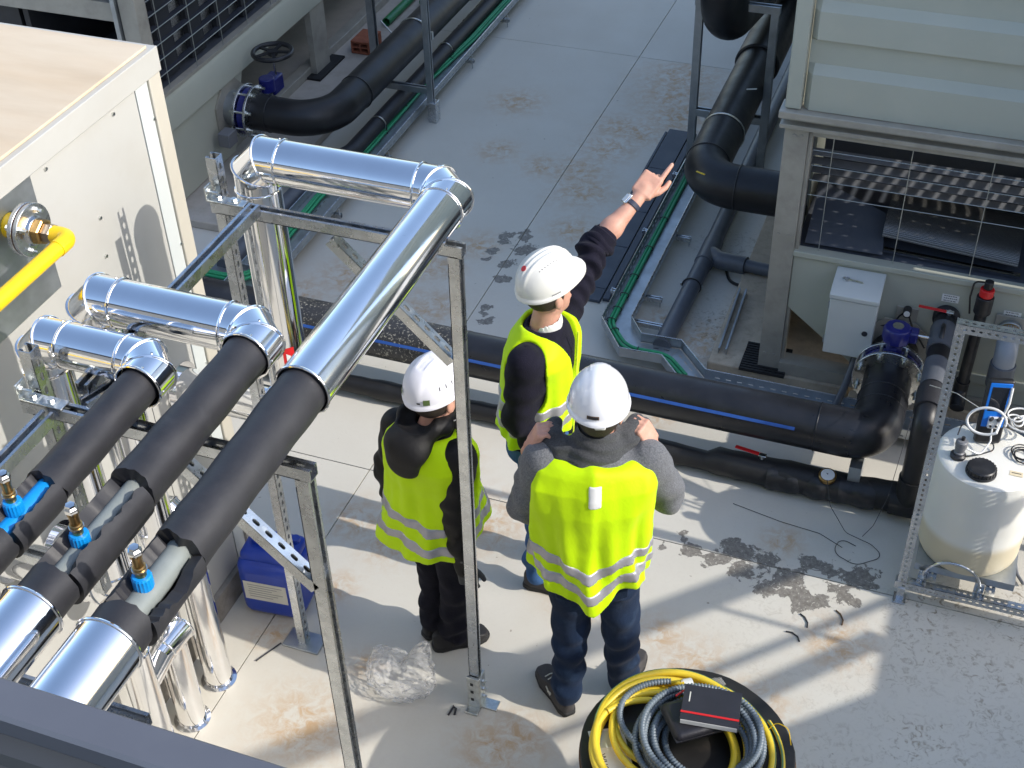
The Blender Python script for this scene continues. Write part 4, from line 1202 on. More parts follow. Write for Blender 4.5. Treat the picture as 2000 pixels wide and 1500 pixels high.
# ------------------------------------------------------------------ grey electrical cabinet with conduit, key on top
t = thing('electrical_cabinet', 'light grey electrical cabinet fixed on the beige chiller panel', 'cabinet', (-.385, 5.9, .4))
cx0, cx1, cy0 = -.50, -.265, 5.80
part('body', MB().box(cx0, cx1, cy0 + .012, YF, .405, .79), 'box', t, bevel=.006)
part('door', MB().box(cx0 - .004, cx1 + .004, cy0 - .004, cy0 + .010, .40, .745), 'box', t, bevel=.005)
part('rain_hood', MB().prism([(cy0 - .012, .752), (cy0 - .012, .775), (cy0 + .03, .80), (YF, .815), (YF, .79), (cy0 + .03, .775)], (cx0 - .008, 0, 0), Y_, Z_, X_, cx1 - cx0 + .016), 'box', t, bevel=.003)
part('lock', MB().cyl((-.305, cy0 - .004, .565), -Y_, .015, .004, 20), 'dark', t)
for z in (.46, .68):
    part('hinge', MB().cyl((cx0 - .006, cy0 + .004, z), Z_, .005, .04, 8), 'galv2', t)
part('conduit', MB().tube(fillet([(-.335, 5.88, .41), (-.335, 5.86, .33), (-.36, 5.78, .20), (-.40, 5.70, .05)], .1, 6), .020, 16), 'pvc', t)
part('conduit_sleeve', MB().tube([(-.335, 5.872, .36), (-.338, 5.858, .31)], .0225, 14), 'blackp', t)
kt = thing('cabinet_key', 'steel cabinet key lying on top of the grey electrical cabinet', 'key', (-.42, 5.90, .81))
part('bow', MB().ring((-.445, 5.895, .815), nrm((0, -.1, 1)), .014, .004, 20, 8), 'galv', kt)
part('stem', MB().tube([(-.431, 5.893, .815), (-.36, 5.885, .815)], .0045, 8), 'galv', kt)

t = thing('sensor_gland', 'round cable gland with black leads on a small steel plate, right of the cabinet', 'sensor', (-.12, 5.98, .55))
part('plate', MB().box(-.175, -.065, YF - .012, YF - .001, .545, .64), 'beige2', t, bevel=.003)
part('gland', MB().cyl((-.12, YF - .01, .63), -Y_, .022, .05, 18), 'blackp', t)
part('cap', MB().cyl((-.12, YF - .06, .635), -Y_, .016, .006, 18), 'whitep', t)
part('lead', MB().tube(fillet([(-.13, YF - .05, .635), (-.155, YF - .04, .60), (-.18, YF - .03, .53), (-.26, YF - .02, .50), (-.30, YF - .015, .48)], .04, 6), .005, 8), 'blackp', t)
part('lead', MB().tube(fillet([(-.11, YF - .05, .62), (-.08, YF - .05, .55), (.0, YF - .06, .44)], .04, 6), .005, 8), 'blackp', t)

# ------------------------------------------------------------------ cable trays with green cable
def offset_poly(pts, d):
    out = []
    n = len(pts)
    for i in range(n):
        p = np.asarray(pts[i], float)
        t1 = nrm(np.asarray(pts[i]) - np.asarray(pts[i - 1])) if i else None
        t2 = nrm(np.asarray(pts[i + 1]) - np.asarray(pts[i])) if i < n - 1 else None
        t1 = t2 if t1 is None else t1
        t2 = t1 if t2 is None else t2
        n1, n2 = np.array((-t1[1], t1[0])), np.array((-t2[1], t2[0]))
        m_ = nrm(n1 + n2)
        out.append(p + m_ * d / (m_ @ n1))
    return out
def tray(par, pts, wd, z0, hh, slots=True):
    L_, R_ = offset_poly(pts, wd / 2), offset_poly(pts, -wd / 2)
    for i in range(len(pts) - 1):
        a, b, c, d = L_[i], L_[i + 1], R_[i + 1], R_[i]
        tt = nrm(np.append(b - a, 0))
        seg = np.linalg.norm(b - a)
        straight = abs(np.linalg.norm(c - d) - seg) < .02
        if straight and slots:
            o = np.append((a + d) / 2, z0)
            v = nrm(np.append(a - d, 0))
            part('tray_floor', MB().slotted(o, tt, v, Z_, seg, wd - .004, .0015, .062, .034, .009, rows=(-wd * .3, 0, wd * .3)), 'galv2', par, smooth=False)
        else:
            vs = [np.append(q, z) for z in (z0, z0 + .0015) for q in (a, b, c, d)]
            part('tray_floor', MB().add(vs, [(0, 1, 2, 3), (4, 5, 6, 7), (0, 1, 5, 4), (1, 2, 6, 5), (2, 3, 7, 6), (3, 0, 4, 7)]), 'galv2', par, smooth=False)
        for (p, q) in ((a, b), (d, c)):
            pp, qq = np.append(p, z0), np.append(q, z0)
            dr = nrm(qq - pp)
            nn = np.cross(dr, Z_)
            LL = np.linalg.norm(qq - pp)
            if LL > .5 and slots:
                part('tray_side', MB().slotted(pp + Z_ * hh / 2, dr, Z_, nn, LL, hh, .0015, .062, .03, .008, rows=(-hh * .22,)), 'galv2', par, smooth=False)
            else:
                part('tray_side', MB().obox((pp + qq) / 2 + Z_ * hh / 2, dr, Z_, nn, LL / 2, hh / 2, .0009), 'galv2', par, smooth=False)
            part('tray_rim', MB().tube([pp + Z_ * hh, qq + Z_ * hh], .0038, 8), 'galv', par)
t = thing('cable_tray', 'galvanised cable tray with green cable cranking round beside the right pipes', 'cable tray', (-1.65, 7, 0))
trp = [(-1.70, 12.0), (-1.72, 6.10), (-1.58, 5.905), (-1.34, 5.915), (-1.15, 5.70), (.95, 5.70)]
tray(t, trp, .165, .075, .062)
for y in (6.45, 7.15, 7.9, 8.8):
    part('hanger', MB().strut((-1.86, y, .053), (-1.54, y, .053), Z_, slots=False, wd=.03), 'galv', t, smooth=False)
    for x in (-1.85, -1.55):
        part('pin', MB().cyl((x, y, .001), Z_, .004, .08, 8), 'galv', t)
part('hanger', MB().strut((-1.66, 6.18, .060), (-1.40, 6.18, .060), Z_, slots=False, wd=.03), 'galv', t, smooth=False)
part('pin', MB().cyl((-1.45, 6.18, .001), Z_, .004, .085, 8), 'galv', t)
for x in (-.9, -.2, .5):
    part('hanger', MB().strut((x, 5.60, .055), (x, 5.80, .055), Z_, slots=False, wd=.03), 'galv', t, smooth=False)
def cables(pts, offs, z, r, label, ties):
    tt = thing('green_cable', label, 'cable', (*pts[0], z))
    for k, o in enumerate(offs):
        q = offset_poly(pts, o)
        part('strand', MB().tube(fillet([(p[0], p[1], z + .006 * (k % 2)) for p in q], .16, 8), r, 10), 'green', tt)
    acc = []
    for f in ties:
        i = int(f)
        p = np.asarray(pts[i]) + (np.asarray(pts[i + 1]) - np.asarray(pts[i])) * (f - i)
        dr = nrm(np.append(np.asarray(pts[i + 1]) - np.asarray(pts[i]), 0))
        sd_ = np.cross(dr, Z_)
        oc = -sum(offs) / len(offs)
        c = np.append(p, z + .003) + sd_ * oc
        rr = r * 2.6
        ring = [c + sd_ * rr * math.cos(a) + Z_ * r * 1.8 * math.sin(a) for a in np.linspace(0, 2 * math.pi, 16, endpoint=False)]
        part('cable_tie', MB().tube(ring, .0028, 6, closed=True), 'blackp', tt)
    return tt
cables([(-1.735, 12), (-1.755, 6.08), (-1.60, 5.875), (-1.36, 5.885), (-1.22, 5.74)], (-.011, .011), .092, .0105, 'twin green cable strapped along the right cable tray', [.80, .86, .915, .95, .975, .995, 1.3, 2.3])

t = thing('cable_tray', 'galvanised cable tray running up the left side of the corridor', 'cable tray', (-3.97, 8, 0))
tray(t, [(-3.97, 12.5), (-3.97, 5.55)], .25, .085, .062)
tray(t, [(-3.97, 5.8), (-5.6, 5.8)], .22, .075, .05, slots=False)
for y in np.arange(5.9, 12, .8):
    part('hanger', MB().strut((-4.13, y, .063), (-3.80, y, .063), Z_, slots=False, wd=.03), 'galv', t, smooth=False)
    part('pin', MB().cyl((-3.815, y, .001), Z_, .0045, .11, 8), 'galv', t)
cables([(-3.90, 12.3), (-3.93, 9.4), (-3.99, 8.6), (-3.98, 7.5), (-4.02, 6.8), (-3.98, 5.78), (-5.4, 5.80)], (-.022, 0, .022), .105, .0105, 'bundle of green cables in the left cable tray', [.4, 1.5, 2.4, 3.3, 4.4])

# anthracite tray lids lying in a row on the floor
k0 = 0
for i, (y0, y1) in enumerate(((6.37, 6.50), (6.505, 6.98), (6.985, 7.42), (7.425, 8.0), (8.005, 8.58))):
    single('tray_lid', MB().obox((-1.985, (y0 + y1) / 2, .012), X_, Y_, Z_, .078, (y1 - y0) / 2, .010), 'board', ['short anthracite offcut at the near end of the lid row', 'second anthracite lid from the near end of the row', 'middle anthracite lid of the row on the floor', 'fourth anthracite lid from the near end of the row', 'farthest anthracite lid of the row on the floor'][i], 'tray lid', 'anthracite lids on the floor', bevel=.003)
single('lid_strip', MB().box(-1.898, -1.855, 6.40, 8.56, .002, .026), 'board', 'long narrow anthracite strip between the lids and the cable tray', 'strip', bevel=.003)
single('strip_underlay', MB().box(-2.085, -2.068, 7.42, 8.54, .002, .018), 'board', 'thin anthracite strip along the outer edge of the lid row', 'strip', bevel=.002)

# ------------------------------------------------------------------ right hand pipes
t = thing('chilled_water_pipe', 'thick black insulated pipe elbowing into the right chiller', 'pipe', (-1.46, 7.5, 0))
part('run', MB().tube(fillet([(-1.47, 9.2, .62), (-1.47, 6.93, .62), (-.80, 6.93, .62)], .22, 14), .135, 36), 'pipe', t)
for y in (7.20, 8.75):
    part('clamp', MB().ring((-1.47, y + .35, .62), Y_, .138, .006, 40, 8), 'zinc', t)
part('weld', MB().ring((-1.47, 7.16, .62), Y_, .136, .005, 40, 8), 'blackp', t)
part('weld', MB().ring((-1.23, 6.93, .62), X_, .136, .005, 40, 8), 'blackp', t)
part('collar', MB().tube([(-1.47, 8.55, .62), (-1.47, 9.1, .62)], .155, 36), 'pipe', t, bevel=.01)
part('upper_elbow', MB().tube(fillet([(-1.47, 9.1, .62), (-1.47, 9.6, .62), (-1.2, 9.9, .9), (-.8, 9.9, .9)], .25, 8), .15, 32), 'pipe', t)
part('end_collar', MB().annulus((-.97, 6.93, .62), X_, .135, .150, .05, 36), 'blackp', t)
part('tape_mark', MB().obox((-1.435, 6.80, .756), nrm((1, -.4, 0)), nrm((.4, 1, 0)), Z_, .03, .006, .0015), 'yellow', t)
part('paint_fleck', MB().obox((-1.40, 7.95, .742), nrm((1, .4, 0)), Y_, nrm((.4, 0, 1)), .05, .008, .0012), 'paperd', t)
t = thing('chilled_water_pipe', 'upper black insulated pipe ending in a rounded bend at the top right', 'pipe', (-1.64, 9, 1.2))
part('run', MB().tube(fillet([(-1.65, 12.5, 1.46), (-1.65, 8.12, 1.46), (-1.63, 8.12, 1.10), (-1.52, 9.6, .95), (-1.3, 10.2, .9)], .175, 12), .155, 36), 'pipe', t)
part('collar', MB().tube([(-1.65, 8.55, 1.42), (-1.65, 9.0, 1.42)], .168, 36), 'pipe', t, bevel=.008)
t = thing('pipe_stand', 'grey steel pipe stand with crossbar holding the right chilled water pipes', 'pipe stand', (-1.55, 8.14, 0))
for x in (-1.80, -1.31):
    part('post', MB().strut((x, 8.14, .0), (x, 8.14, 1.19), X_, slots=False, wd=.05), 'galv2', t, smooth=False)
part('lower_rail', MB().strut((-1.775, 8.14, .43), (-1.335, 8.14, .43), Z_, slots=False, wd=.05), 'galv2', t, smooth=False)
part('top_rail', MB().strut((-1.83, 8.14, 1.215), (-1.28, 8.14, 1.215), Z_, slots=False, wd=.05), 'galv2', t, smooth=False)
t = thing('drain_line', 'dark grey plastic drain pipe on the floor along the right cable tray', 'pipe', (-1.4, 7.5, 0))
part('run', MB().tube([(-1.415, 5.98, .075), (-1.39, 7.02, .075), (-1.37, 12, .075)], .053, 28), 'pvc', t)
part('tee', MB().tube([(-1.392, 6.88, .075), (-1.388, 7.14, .075)], .060, 28), 'pvc', t, bevel=.003)
part('branch_elbow', MB().tube(fillet([(-1.39, 7.0, .075), (-1.30, 6.93, .085), (-1.13, 6.90, .10)], .05, 6), .056, 24), 'pvc', t, bevel=.003)
part('branch', MB().tube([(-1.15, 6.905, .10), (-.80, 6.86, .11)], .040, 24), 'pvc', t)
for y in (6.62, 8.0):
    part('clamp', MB().ring((-1.402, y, .075), Y_, .056, .005, 32, 8), 'blackp', t)
    for sx in (-1, 1):
        part('clamp_bolt', MB().cyl((-1.402 + sx * .066, y, .068), Z_, .006, .022, 8), 'zinc', t)
single('channel_offcut', MB().strut((-1.075, 6.04, .076), (-1.095, 6.66, .076), Z_, slots=False, wd=.05), 'galv2', 'loose length of steel channel lying on the tan plinth', 'channel', smooth=False)
wire_thing('floor_cable', [(-1.28, 7.0, .012), (-1.2, 6.80, .012), (-1.05, 6.82, .012), (-.95, 7.1, .02), (-.9, 7.3, .1)], .010, 'blackp', 'black cable looped on the floor under the right pipe elbow', 'cable', 8, .12)

# ------------------------------------------------------------------ left hand pipes
ZL, RL = .40, .125
t = thing('chilled_water_pipe', 'thick black pipe bending from the blue flanged valve on the left', 'pipe', (-4.2, 8, 0))
part('run', MB().tube(fillet([(-4.72, 7.27, ZL), (-4.155, 7.27, ZL), (-4.10, 12.5, ZL)], .30, 16), RL, 36), 'pipe', t)
part('clamp', MB().ring((-4.135, 8.75, ZL), Y_, RL + .003, .007, 40, 8), 'zinc', t)
part('clamp_bolt', MB().cyl((-3.99, 8.75, ZL - .02), Z_, .012, .06, 8), 'zinc', t)
part('weld', MB().ring((-4.148, 7.74, ZL), Y_, RL + .001, .0045, 40, 8), 'blackp', t)
part('weld', MB().ring((-4.57, 7.27, ZL), X_, RL + .001, .0045, 40, 8), 'blackp', t)
part('collar', MB().tube([(-4.12, 9.75, ZL), (-4.11, 10.5, ZL)], RL + .02, 36), 'pipe', t, bevel=.01)
t = thing('butterfly_valve', 'blue flanged butterfly valve below a black handwheel in the top left', 'valve', (-4.8, 7.27, 0))
butterfly(t, (-4.70, 7.27, ZL), X_, RL)
part('unit_plate', MB().prism([(RL * 1.7 * math.cos(k * math.pi / 4 + .39), RL * 1.7 * math.sin(k * math.pi / 4 + .39)) for k in range(8)], (XL + .002, 7.27, ZL), Y_, Z_, X_, .014), 'beige2', t)
part('stub', MB().cyl((XL, 7.27, ZL), X_, RL, .12, 36), 'galv2', t)
part('gearbox', MB().obox((-4.68, 7.52, ZL + .10), X_, Y_, Z_, .05, .07, .06), 'bluepaint', t, bevel=.012)
part('gear_cap', MB().cyl((-4.68, 7.44, ZL + .08), Z_, .055, .10, 16), 'bluepaint', t, bevel=.006)
part('shaft', MB().cyl((-4.655, 7.53, ZL + .12), Z_, .008, .22, 10), 'chrome', t)
hw = np.array((-4.655, 7.53, ZL + .335))
wh = part('handwheel', MB().ring(hw, Z_, .135, .017, 40, 10), 'blackp', t)
part('hub', MB().cyl(hw - Z_ * .02, Z_, .035, .03, 16), 'blackp', wh)
for k in range(5):
    a = k * 1.2566 + .3
    part('spoke', MB().bar(hw, hw + np.array((math.cos(a), math.sin(a), 0)) * .13, .024, .012, Z_), 'blackp', wh)
sticker('sticker', (XL + .0005, 7.22, .665 - .03), Y_, Z_, X_, .06, .05, 'small white label on the beam above the left valve flange')
single('junction_box', MB().box(-4.83, -4.74, 6.95, 7.06, .27, .37), 'greyp', 'small grey junction box beside the left valve flange', 'box', bevel=.006)
t = thing('lagged_floor_pipe', 'thinner black lagged pipe running under the left chilled water pipe', 'pipe', (-4.05, 8, 0))
part('lagging', MB().tube(fillet([(-4.7, 6.95, .16), (-4.16, 7.02, .16), (-4.03, 7.35, .15), (-3.99, 12.5, .15)], .2, 8), .060, 24), 'foam', t, ang=60)
for y in (7.78, 9.05):
    part('clamp', MB().ring((-4.02, y, .15), Y_, .063, .005, 32, 8), 'zinc', t)
    part('clamp_pin', MB().cyl((-3.955, y, .001), Z_, .005, .16, 8), 'blackp', t)
t = thing('drain_line', 'grey plastic pipe passing under the silver pipe near the left tray', 'pipe', (-4.0, 6.3, 0))
part('run', MB().tube([(-4.20, 6.95, .08), (-4.22, 5.9, .08)], .06, 24), 'pvc', t)
part('clamp', MB().ring((-4.205, 6.55, .08), Y_, .063, .004, 32, 8), 'galv', t)
t = thing('pipe_stand', 'grey steel post with crossbar beside the left cable tray', 'pipe stand', (-3.80, 8.21, 0))
part('post', MB().strut((-3.785, 8.21, .0), (-3.785, 8.21, 2.0), X_, slots=False, wd=.045), 'galv2', t, smooth=False)
part('arm', MB().strut((-4.30, 8.21, .245), (-3.81, 8.21, .245), Z_, slots=False, wd=.045), 'galv2', t, smooth=False)
part('foot', MB().box(-3.80, -3.735, 8.17, 8.25, .001, .16), 'galv', t, bevel=.003)
t = thing('pipe_stand', 'grey steel post standing by the red brick in the top left', 'pipe stand', (-4.56, 8.86, 0))
part('post', MB().strut((-4.545, 8.86, .0), (-4.545, 8.86, 2.0), X_, slots=False, wd=.055), 'galv2', t, smooth=False)
part('cross_wire', MB().tube([(-4.54, 9.0, .35), (-4.25, 8.95, .1)], .006, 8), 'galv2', t)
# hollow brick
t = thing('hollow_brick', 'red hollow clay brick lying on the plinth by a steel post', 'brick', (-4.70, 8.98, .06))
mb = MB()
mb.box(-4.80, -4.64, 8.95, 9.19, .062, .080)
mb.box(-4.80, -4.64, 8.95, 9.19, .150, .168)
for x in (-4.80, -4.727, -4.656):
    mb.box(x, x + .016, 8.95, 9.19, .0805, .1495)
mb.box(-4.784, -4.656, 8.951, 9.189, .108, .122)
part('body', mb, 'brick', t, bevel=.003)
for i, (x, y0, y1, lab) in enumerate(((-4.74, 9.5, 11.2, 'green plastic pipe length lying nearest the brick'), (-4.60, 9.95, 11.5, 'short green plastic pipe beside the larger one'), (-4.53, 9.97, 11.5, 'green plastic pipe lying nearest the black pipe'))):
    single('green_pipe', MB().lathe_open([(.030, 0), (.036, 0), (.036, y1 - y0), (.030, y1 - y0)], (x, y0, .098), Y_, 24), 'gpipe', lab, 'pipe', 'green pipe lengths')

# ------------------------------------------------------------------ white dosing tank, its frame and the things on it
TX, TY, TR, TZ0, TH = .369, 4.82, .228, .20, .76
t = tank = thing('dosing_tank', 'translucent white plastic dosing tank with a third of liquid, at right', 'tank', (TX, TY, 0))
def tank_prof(z0, z1, n):
    pr_ = []
    for i in range(n + 1):
        z = z0 + (z1 - z0) * i / n
        r = TR * (1 + .006 * math.sin(z * 40))
        if z < TZ0 + .05: r = TR * (.93 + .07 * math.sqrt(max(0, z - TZ0) / .05))
        pr_.append((r, z))
    return pr_
def open_lathe(mb, prof, o, n=56):
    vs = [(o[0] + r * math.cos(6.283185 * k / n), o[1] + r * math.sin(6.283185 * k / n), o[2] + h) for r, h in prof for k in range(n)]
    fs = [(i * n + k, i * n + (k + 1) % n, (i + 1) * n + (k + 1) % n, (i + 1) * n + k) for i in range(len(prof) - 1) for k in range(n)]
    return mb.add(vs, fs)
top = [(TR * 1.0, TH - .035), (TR * .985, TH - .015), (TR * .94, TH - .006), (TR * .86, TH), (TR * .4, TH + .006), (.001, TH + .008)]
part('base', MB().cyl((TX, TY, TZ0), Z_, TR * .93, .004, 40), 'tank', t)
part('shell', open_lathe(MB(), tank_prof(TZ0, TH - .055, 24) + top, (TX, TY, 0)), 'tank', t)
lidc = (TX - .03, TY - .135, TH + .002)
lid = part('lid', MB().lathe([(.066, 0), (.066, .010), (.060, .012), (.060, .030), (.055, .035), (.03, .036)], lidc, Z_, 36), 'blackp', t, ang=25)
for k in range(24):
    a = k * 2 * math.pi / 24
    part('grip', MB().obox((lidc[0] + .0605 * math.cos(a), lidc[1] + .0605 * math.sin(a), lidc[2] + .02), (math.cos(a), math.sin(a), 0), (-math.sin(a), math.cos(a), 0), Z_, .0025, .004, .010), 'blackp', lid)
part('tank_label', MB().obox((TX + .115, TY - .10, TH + .0045), X_, Y_, Z_, .028, .015, .0006), mat('cream_label', (.72, .62, .42), .7), t)
part('label_print', MB().obox((TX + .115, TY - .098, TH + .0056), X_, Y_, Z_, .02, .002, .0003), 'ink', t)
t = thing('suction_valve', 'grey ribbed suction fitting standing on the tank top left of the lid', 'valve', (TX - .135, TY - .06, TH))
fx, fy = TX - .135, TY - .065
part('base', MB().lathe([(.030, 0), (.034, .004), (.034, .018), (.026, .024)], (fx, fy, TH), Z_, 20), 'blackp', t)
part('barrel', MB().lathe([(.022, .02), (.024, .03), (.020, .034), (.024, .05), (.024, .062), (.027, .066), (.027, .085), (.022, .092), (.012, .094)], (fx, fy, TH), nrm((.05, .1, 1)), 18), 'greyp', t, ang=25)
part('nipple', MB().cyl((fx + .006, fy + .01, TH + .09), Z_, .008, .02, 10), 'blackp', t)
# handheld meter leaning on the back of the tank
t = thing('handheld_meter', 'blue and black handheld meter with dark screen standing on the tank', 'meter', (TX - .03, TY + .09, TH))
ma, mu = nrm((.96, .22, 0)), nrm((.02, .35, .94))
mn = np.cross(ma, mu)
if mn[1] > 0: mn = -mn
mc = np.array((TX - .025, TY + .12, TH + .15))
part('casing', MB().obox(mc, ma, mu, mn, .056, .15, .022), 'blackp', t, bevel=.012, seg=3)
part('blue_face', MB().obox(mc + mn * .023 + mu * .033, ma, mu, mn, .047, .103, .003), 'meterblue', t, bevel=.004)
part('screen', MB().obox(mc + mn * .0265 + mu * .062, ma, mu, mn, .036, .056, .0015), 'screen', t, bevel=.002)
part('manifold', MB().obox(mc + mn * .032 - mu * .045, ma, mu, mn, .022, .026, .012), 'whitep', t, bevel=.004)
for i in (-1, 1):
    part('port', MB().cyl(mc + mn * .044 - mu * .03 + ma * i * .016, nrm(mn + mu * .8), .008, .024, 10), 'blackp', t)
    part('port', MB().cyl(mc + mn * .044 - mu * .058 + ma * i * .012, mn, .005, .008, 10), 'blackp', t)
part('print_plate', MB().obox(mc + mn * .0212 - mu * .105, ma, mu, mn, .034, .012, .0006), 'greyp', t)
pc = mc + mn * .07 - mu * .02
loop = [pc + ma * (.078 * math.cos(a) - .045) + mu * (.062 * math.sin(a) - .0) + mn * (.02 + .02 * math.cos(a)) for a in np.linspace(-.2, 5.4, 26)]
loop.append(mc + mn * .03 + ma * .035 - mu * .02)
part('white_hose', MB().tube(loop + [mc + mn * .04 + ma * .045 + mu * .05, mc + mn * .03 + ma * .046 + mu * .12], .006, 10), 'whitep', t)
part('clear_hose', MB().tube(fillet([mc + mn * .04 - mu * .06, mc + mn * .05 - mu * .10, mc + mn * .07 - mu * .12, (fx + .09, fy + .02, TH + .02), (fx + .03, fy + .01, TH + .05)], .03, 5), .004, 8), 'whitep', t)
part('lead', MB().tube(fillet([(fx + .03, fy - .01, TH + .02), (fx + .09, fy + .03, TH + .016), (TX + .02, TY + .02, TH + .016), mc + mn * .03 - mu * .12], .04, 5), .003, 8), 'blackp', t)
part('lead', MB().tube(fillet([(fx - .02, fy + .03, TH + .10), (fx - .01, fy + .10, TH + .12), (fx + .05, fy + .11, TH + .06)], .03, 5), .003, 8), 'blackp', t)
def coil(c, R, turns, r, wob, n=26, seed=1, tilt=0, zrise=0):
    rg = np.random.default_rng(seed)
    pts = []
    ox = rg.normal(0, wob, (turns + 2, 2))
    dr = rg.normal(0, wob, turns + 2)
    for i in range(int(turns * n) + 1):
        f = i / n
        k = int(f)
        s = f - k
        s = s * s * (3 - 2 * s)
        o = ox[k] * (1 - s) + ox[k + 1] * s
        rr = R + dr[k] * (1 - s) + dr[k + 1] * s
        a = 2 * math.pi * f
        pts.append((c[0] + o[0] + rr * math.cos(a), c[1] + o[1] + rr * math.sin(a), c[2] + zrise * f + tilt * math.sin(a)))
    return pts
single('cable_coil', MB().tube(coil((TX + .13, TY + .02, TH + .012), .045, 4, .003, .012, zrise=.004), .003, 8), 'blackp', 'small coil of thin black cable on the right of the tank top', 'cable')
single('cable_coil', MB().tube(coil((TX + .11, TY + .16, TH + .06), .05, 4, .003, .016, zrise=.012, seed=4), .004, 8), 'whitep', 'bunched white tubing behind the meter on the tank', 'cable')
# slotted angle frame
t = thing('tank_frame', 'slotted galvanised angle frame around the front of the dosing tank', 'frame', (.4, 4.6, 0))
def angle(name, p0, p1, n1, n2, wd=.04):
    p0, p1 = np.asarray(p0, float), np.asarray(p1, float)
    L = np.linalg.norm(p1 - p0)
    tt = (p1 - p0) / L
    n1, n2 = nrm(n1), nrm(n2)
    mb = MB()
    mb.slotted(p0 + n1 * wd / 2, tt, n1, n2, L, wd, .003, .030, .017, .011)
    mb.slotted(p0 + n2 * (wd / 2 + .0035), tt, n2, n1, L, wd, .003, .030, .017, .011)
    part(name, mb, 'galv', t, smooth=False)
FY = 4.56
angle('post', (.10, FY, .10), (.10, FY, 1.60), X_, Y_)
angle('post', (.99, FY, .0), (.99, FY, 1.60), -X_, Y_)
angle('post', (.99, 5.10, .0), (.99, 5.10, 1.60), -X_, -Y_)
angle('top_bar', (.104, FY - .004, 1.60), (.95, FY - .004, 1.60), -Z_, Y_)
angle('bottom_bar', (.09, FY - .004, .115), (.95, FY - .004, .115), -Z_, Y_)
angle('rear_bar', (.09, 5.06, .115), (1.1, 5.06, .115), -Z_, Y_)
angle('shelf_bar', (.22, FY, .155), (.22, 5.1, .155), -Z_, X_)
angle('shelf_bar', (.48, FY, .155), (.48, 5.1, .155), -Z_, X_)
part('shelf', MB().box(.16, .60, FY + .06, 5.08, .158, .198), 'galv2', t)
part('foot', MB().box(.108, .142, 5.05, 5.09, .004, .08), 'galv', t, bevel=.002)
part('foot', MB().box(.108, .142, FY - .01, FY + .03, .004, .08), 'galv', t, bevel=.002)
part('foot_plate', MB().box(.095, .155, FY - .035, FY + .035, .001, .008), 'galv', t, bevel=.002)
ub = [(.205 + .125 * (1 - math.cos(a)), FY + .035, .155 + .115 * math.sin(a)) for a in np.linspace(0, math.pi, 15)]
ub = [(.205, FY + .035, .08)] + ub + [(.455, FY + .035, .08)]
part('u_bolt', MB().tube(ub, .007, 10), 'galv', t)
for x in (.205, .455):
    part('u_bolt_plate', MB().box(x - .022, x + .022, FY + .045, FY + .049, .08, .17), 'galv', t, bevel=.002)
    part('nut', MB().lathe([(.013, 0), (.013, .012)], (x, FY + .035, .135), Z_, 6), 'zinc', t)
single('drain_plug', MB().tube(fillet([(.60, 4.95, .06), (.63, 4.87, .02), (.66, 4.82, .02)], .03, 5), [.006] * 8 if False else .008, 8), 'greyp', 'small grey plug with lead on the floor right of the tank', 'plug')
wire_thing('sensor_wire', [(.06, 5.25, .74), (.18, 5.1, .84), (.33, 4.97, .86)], .002, 'paperd', 'thin pale wire running from the black riser to the meter', 'wire')

# ------------------------------------------------------------------ cable drum with hoses, case and notebook
DX, DY, DZT, DR = -.515, 2.945, .65, .39
t = thing('cable_drum', 'round black wooden cable drum standing at the bottom edge', 'cable drum', (DX, DY, 0))
def disc(z0, z1):
    n = 72
    rg = np.random.default_rng(int(z0 * 100) + 3)
    w_ = np.convolve(rg.normal(0, .0025, n), np.ones(3) / 3, 'same')
    mb = MB()
    prof = [(-.004, 0), (0, .004), (0, z1 - z0 - .004), (-.004, z1 - z0)]
    vs = [(DX + (DR + d + w_[k]) * math.cos(6.283185 * k / n), DY + (DR + d + w_[k]) * math.sin(6.283185 * k / n), z0 + h) for d, h in prof for k in range(n)]
    fs = [(i * n + k, i * n + (k + 1) % n, (i + 1) * n + (k + 1) % n, (i + 1) * n + k) for i in range(3) for k in range(n)]
    fs += [tuple(range(n - 1, -1, -1)), tuple(3 * n + k for k in range(n))]
    return mb.add(vs, fs)
fl = part('flange', disc(DZT - .035, DZT), 'drum', t)
fl.data.materials.append(MT['drumedge'])
for p in fl.data.polygons:
    if abs(p.normal.z) < .3: p.material_index = 1
part('flange', disc(.002, .04), 'drum', t)
part('core', MB().cyl((DX, DY, .04), Z_, .23, DZT - .075, 40), 'drum', t)
part('edge_strap', MB().ring((DX, DY, DZT - .030), Z_, DR + .002, .003, 72, 6), 'drumedge', t)
# yellow hose, coiled
t = thing('hose_coil', 'yellow garden hose with green stripe coiled on the drum', 'hose', (DX, DY, DZT))
rg = np.random.default_rng(8)
loops = [((DX - .02, DY + .005), .318, 0), ((DX - .055, DY - .005), .285, 0), ((DX - .075, DY - .02), .255, .0), ((DX - .045, DY + .012), .300, .024), ((DX - .085, DY - .04), .250, .026), ((DX - .065, DY - .01), .275, .030)]
for i, ((hx, hy), R, dz) in enumerate(loops):
    pts = []
    m_ = 72
    ph = rg.uniform(0, 6.28, 3)
    for k in range(m_):
        a = 2 * math.pi * k / m_
        rr = R * (1 + .022 * math.sin(2 * a + ph[0]) + .012 * math.sin(3 * a + ph[1]))
        pts.append(np.array((hx + rr * math.cos(a), hy + rr * math.sin(a), DZT + .0145 + dz + .006 * math.sin(a * 2 + ph[2]) ** 2)))
    hs = part('loop', MB().tube(pts, .0135, 14, closed=True), 'yhose', t)
    sp = [p + np.array((nrm(p[:2] - np.array((hx, hy)))[0], nrm(p[:2] - np.array((hx, hy)))[1], .9)) * .0095 for p in pts]
    if i in (0, 1, 3):
        part('green_stripe', MB().tube(sp, .0026, 6, closed=True), 'ghose', hs)
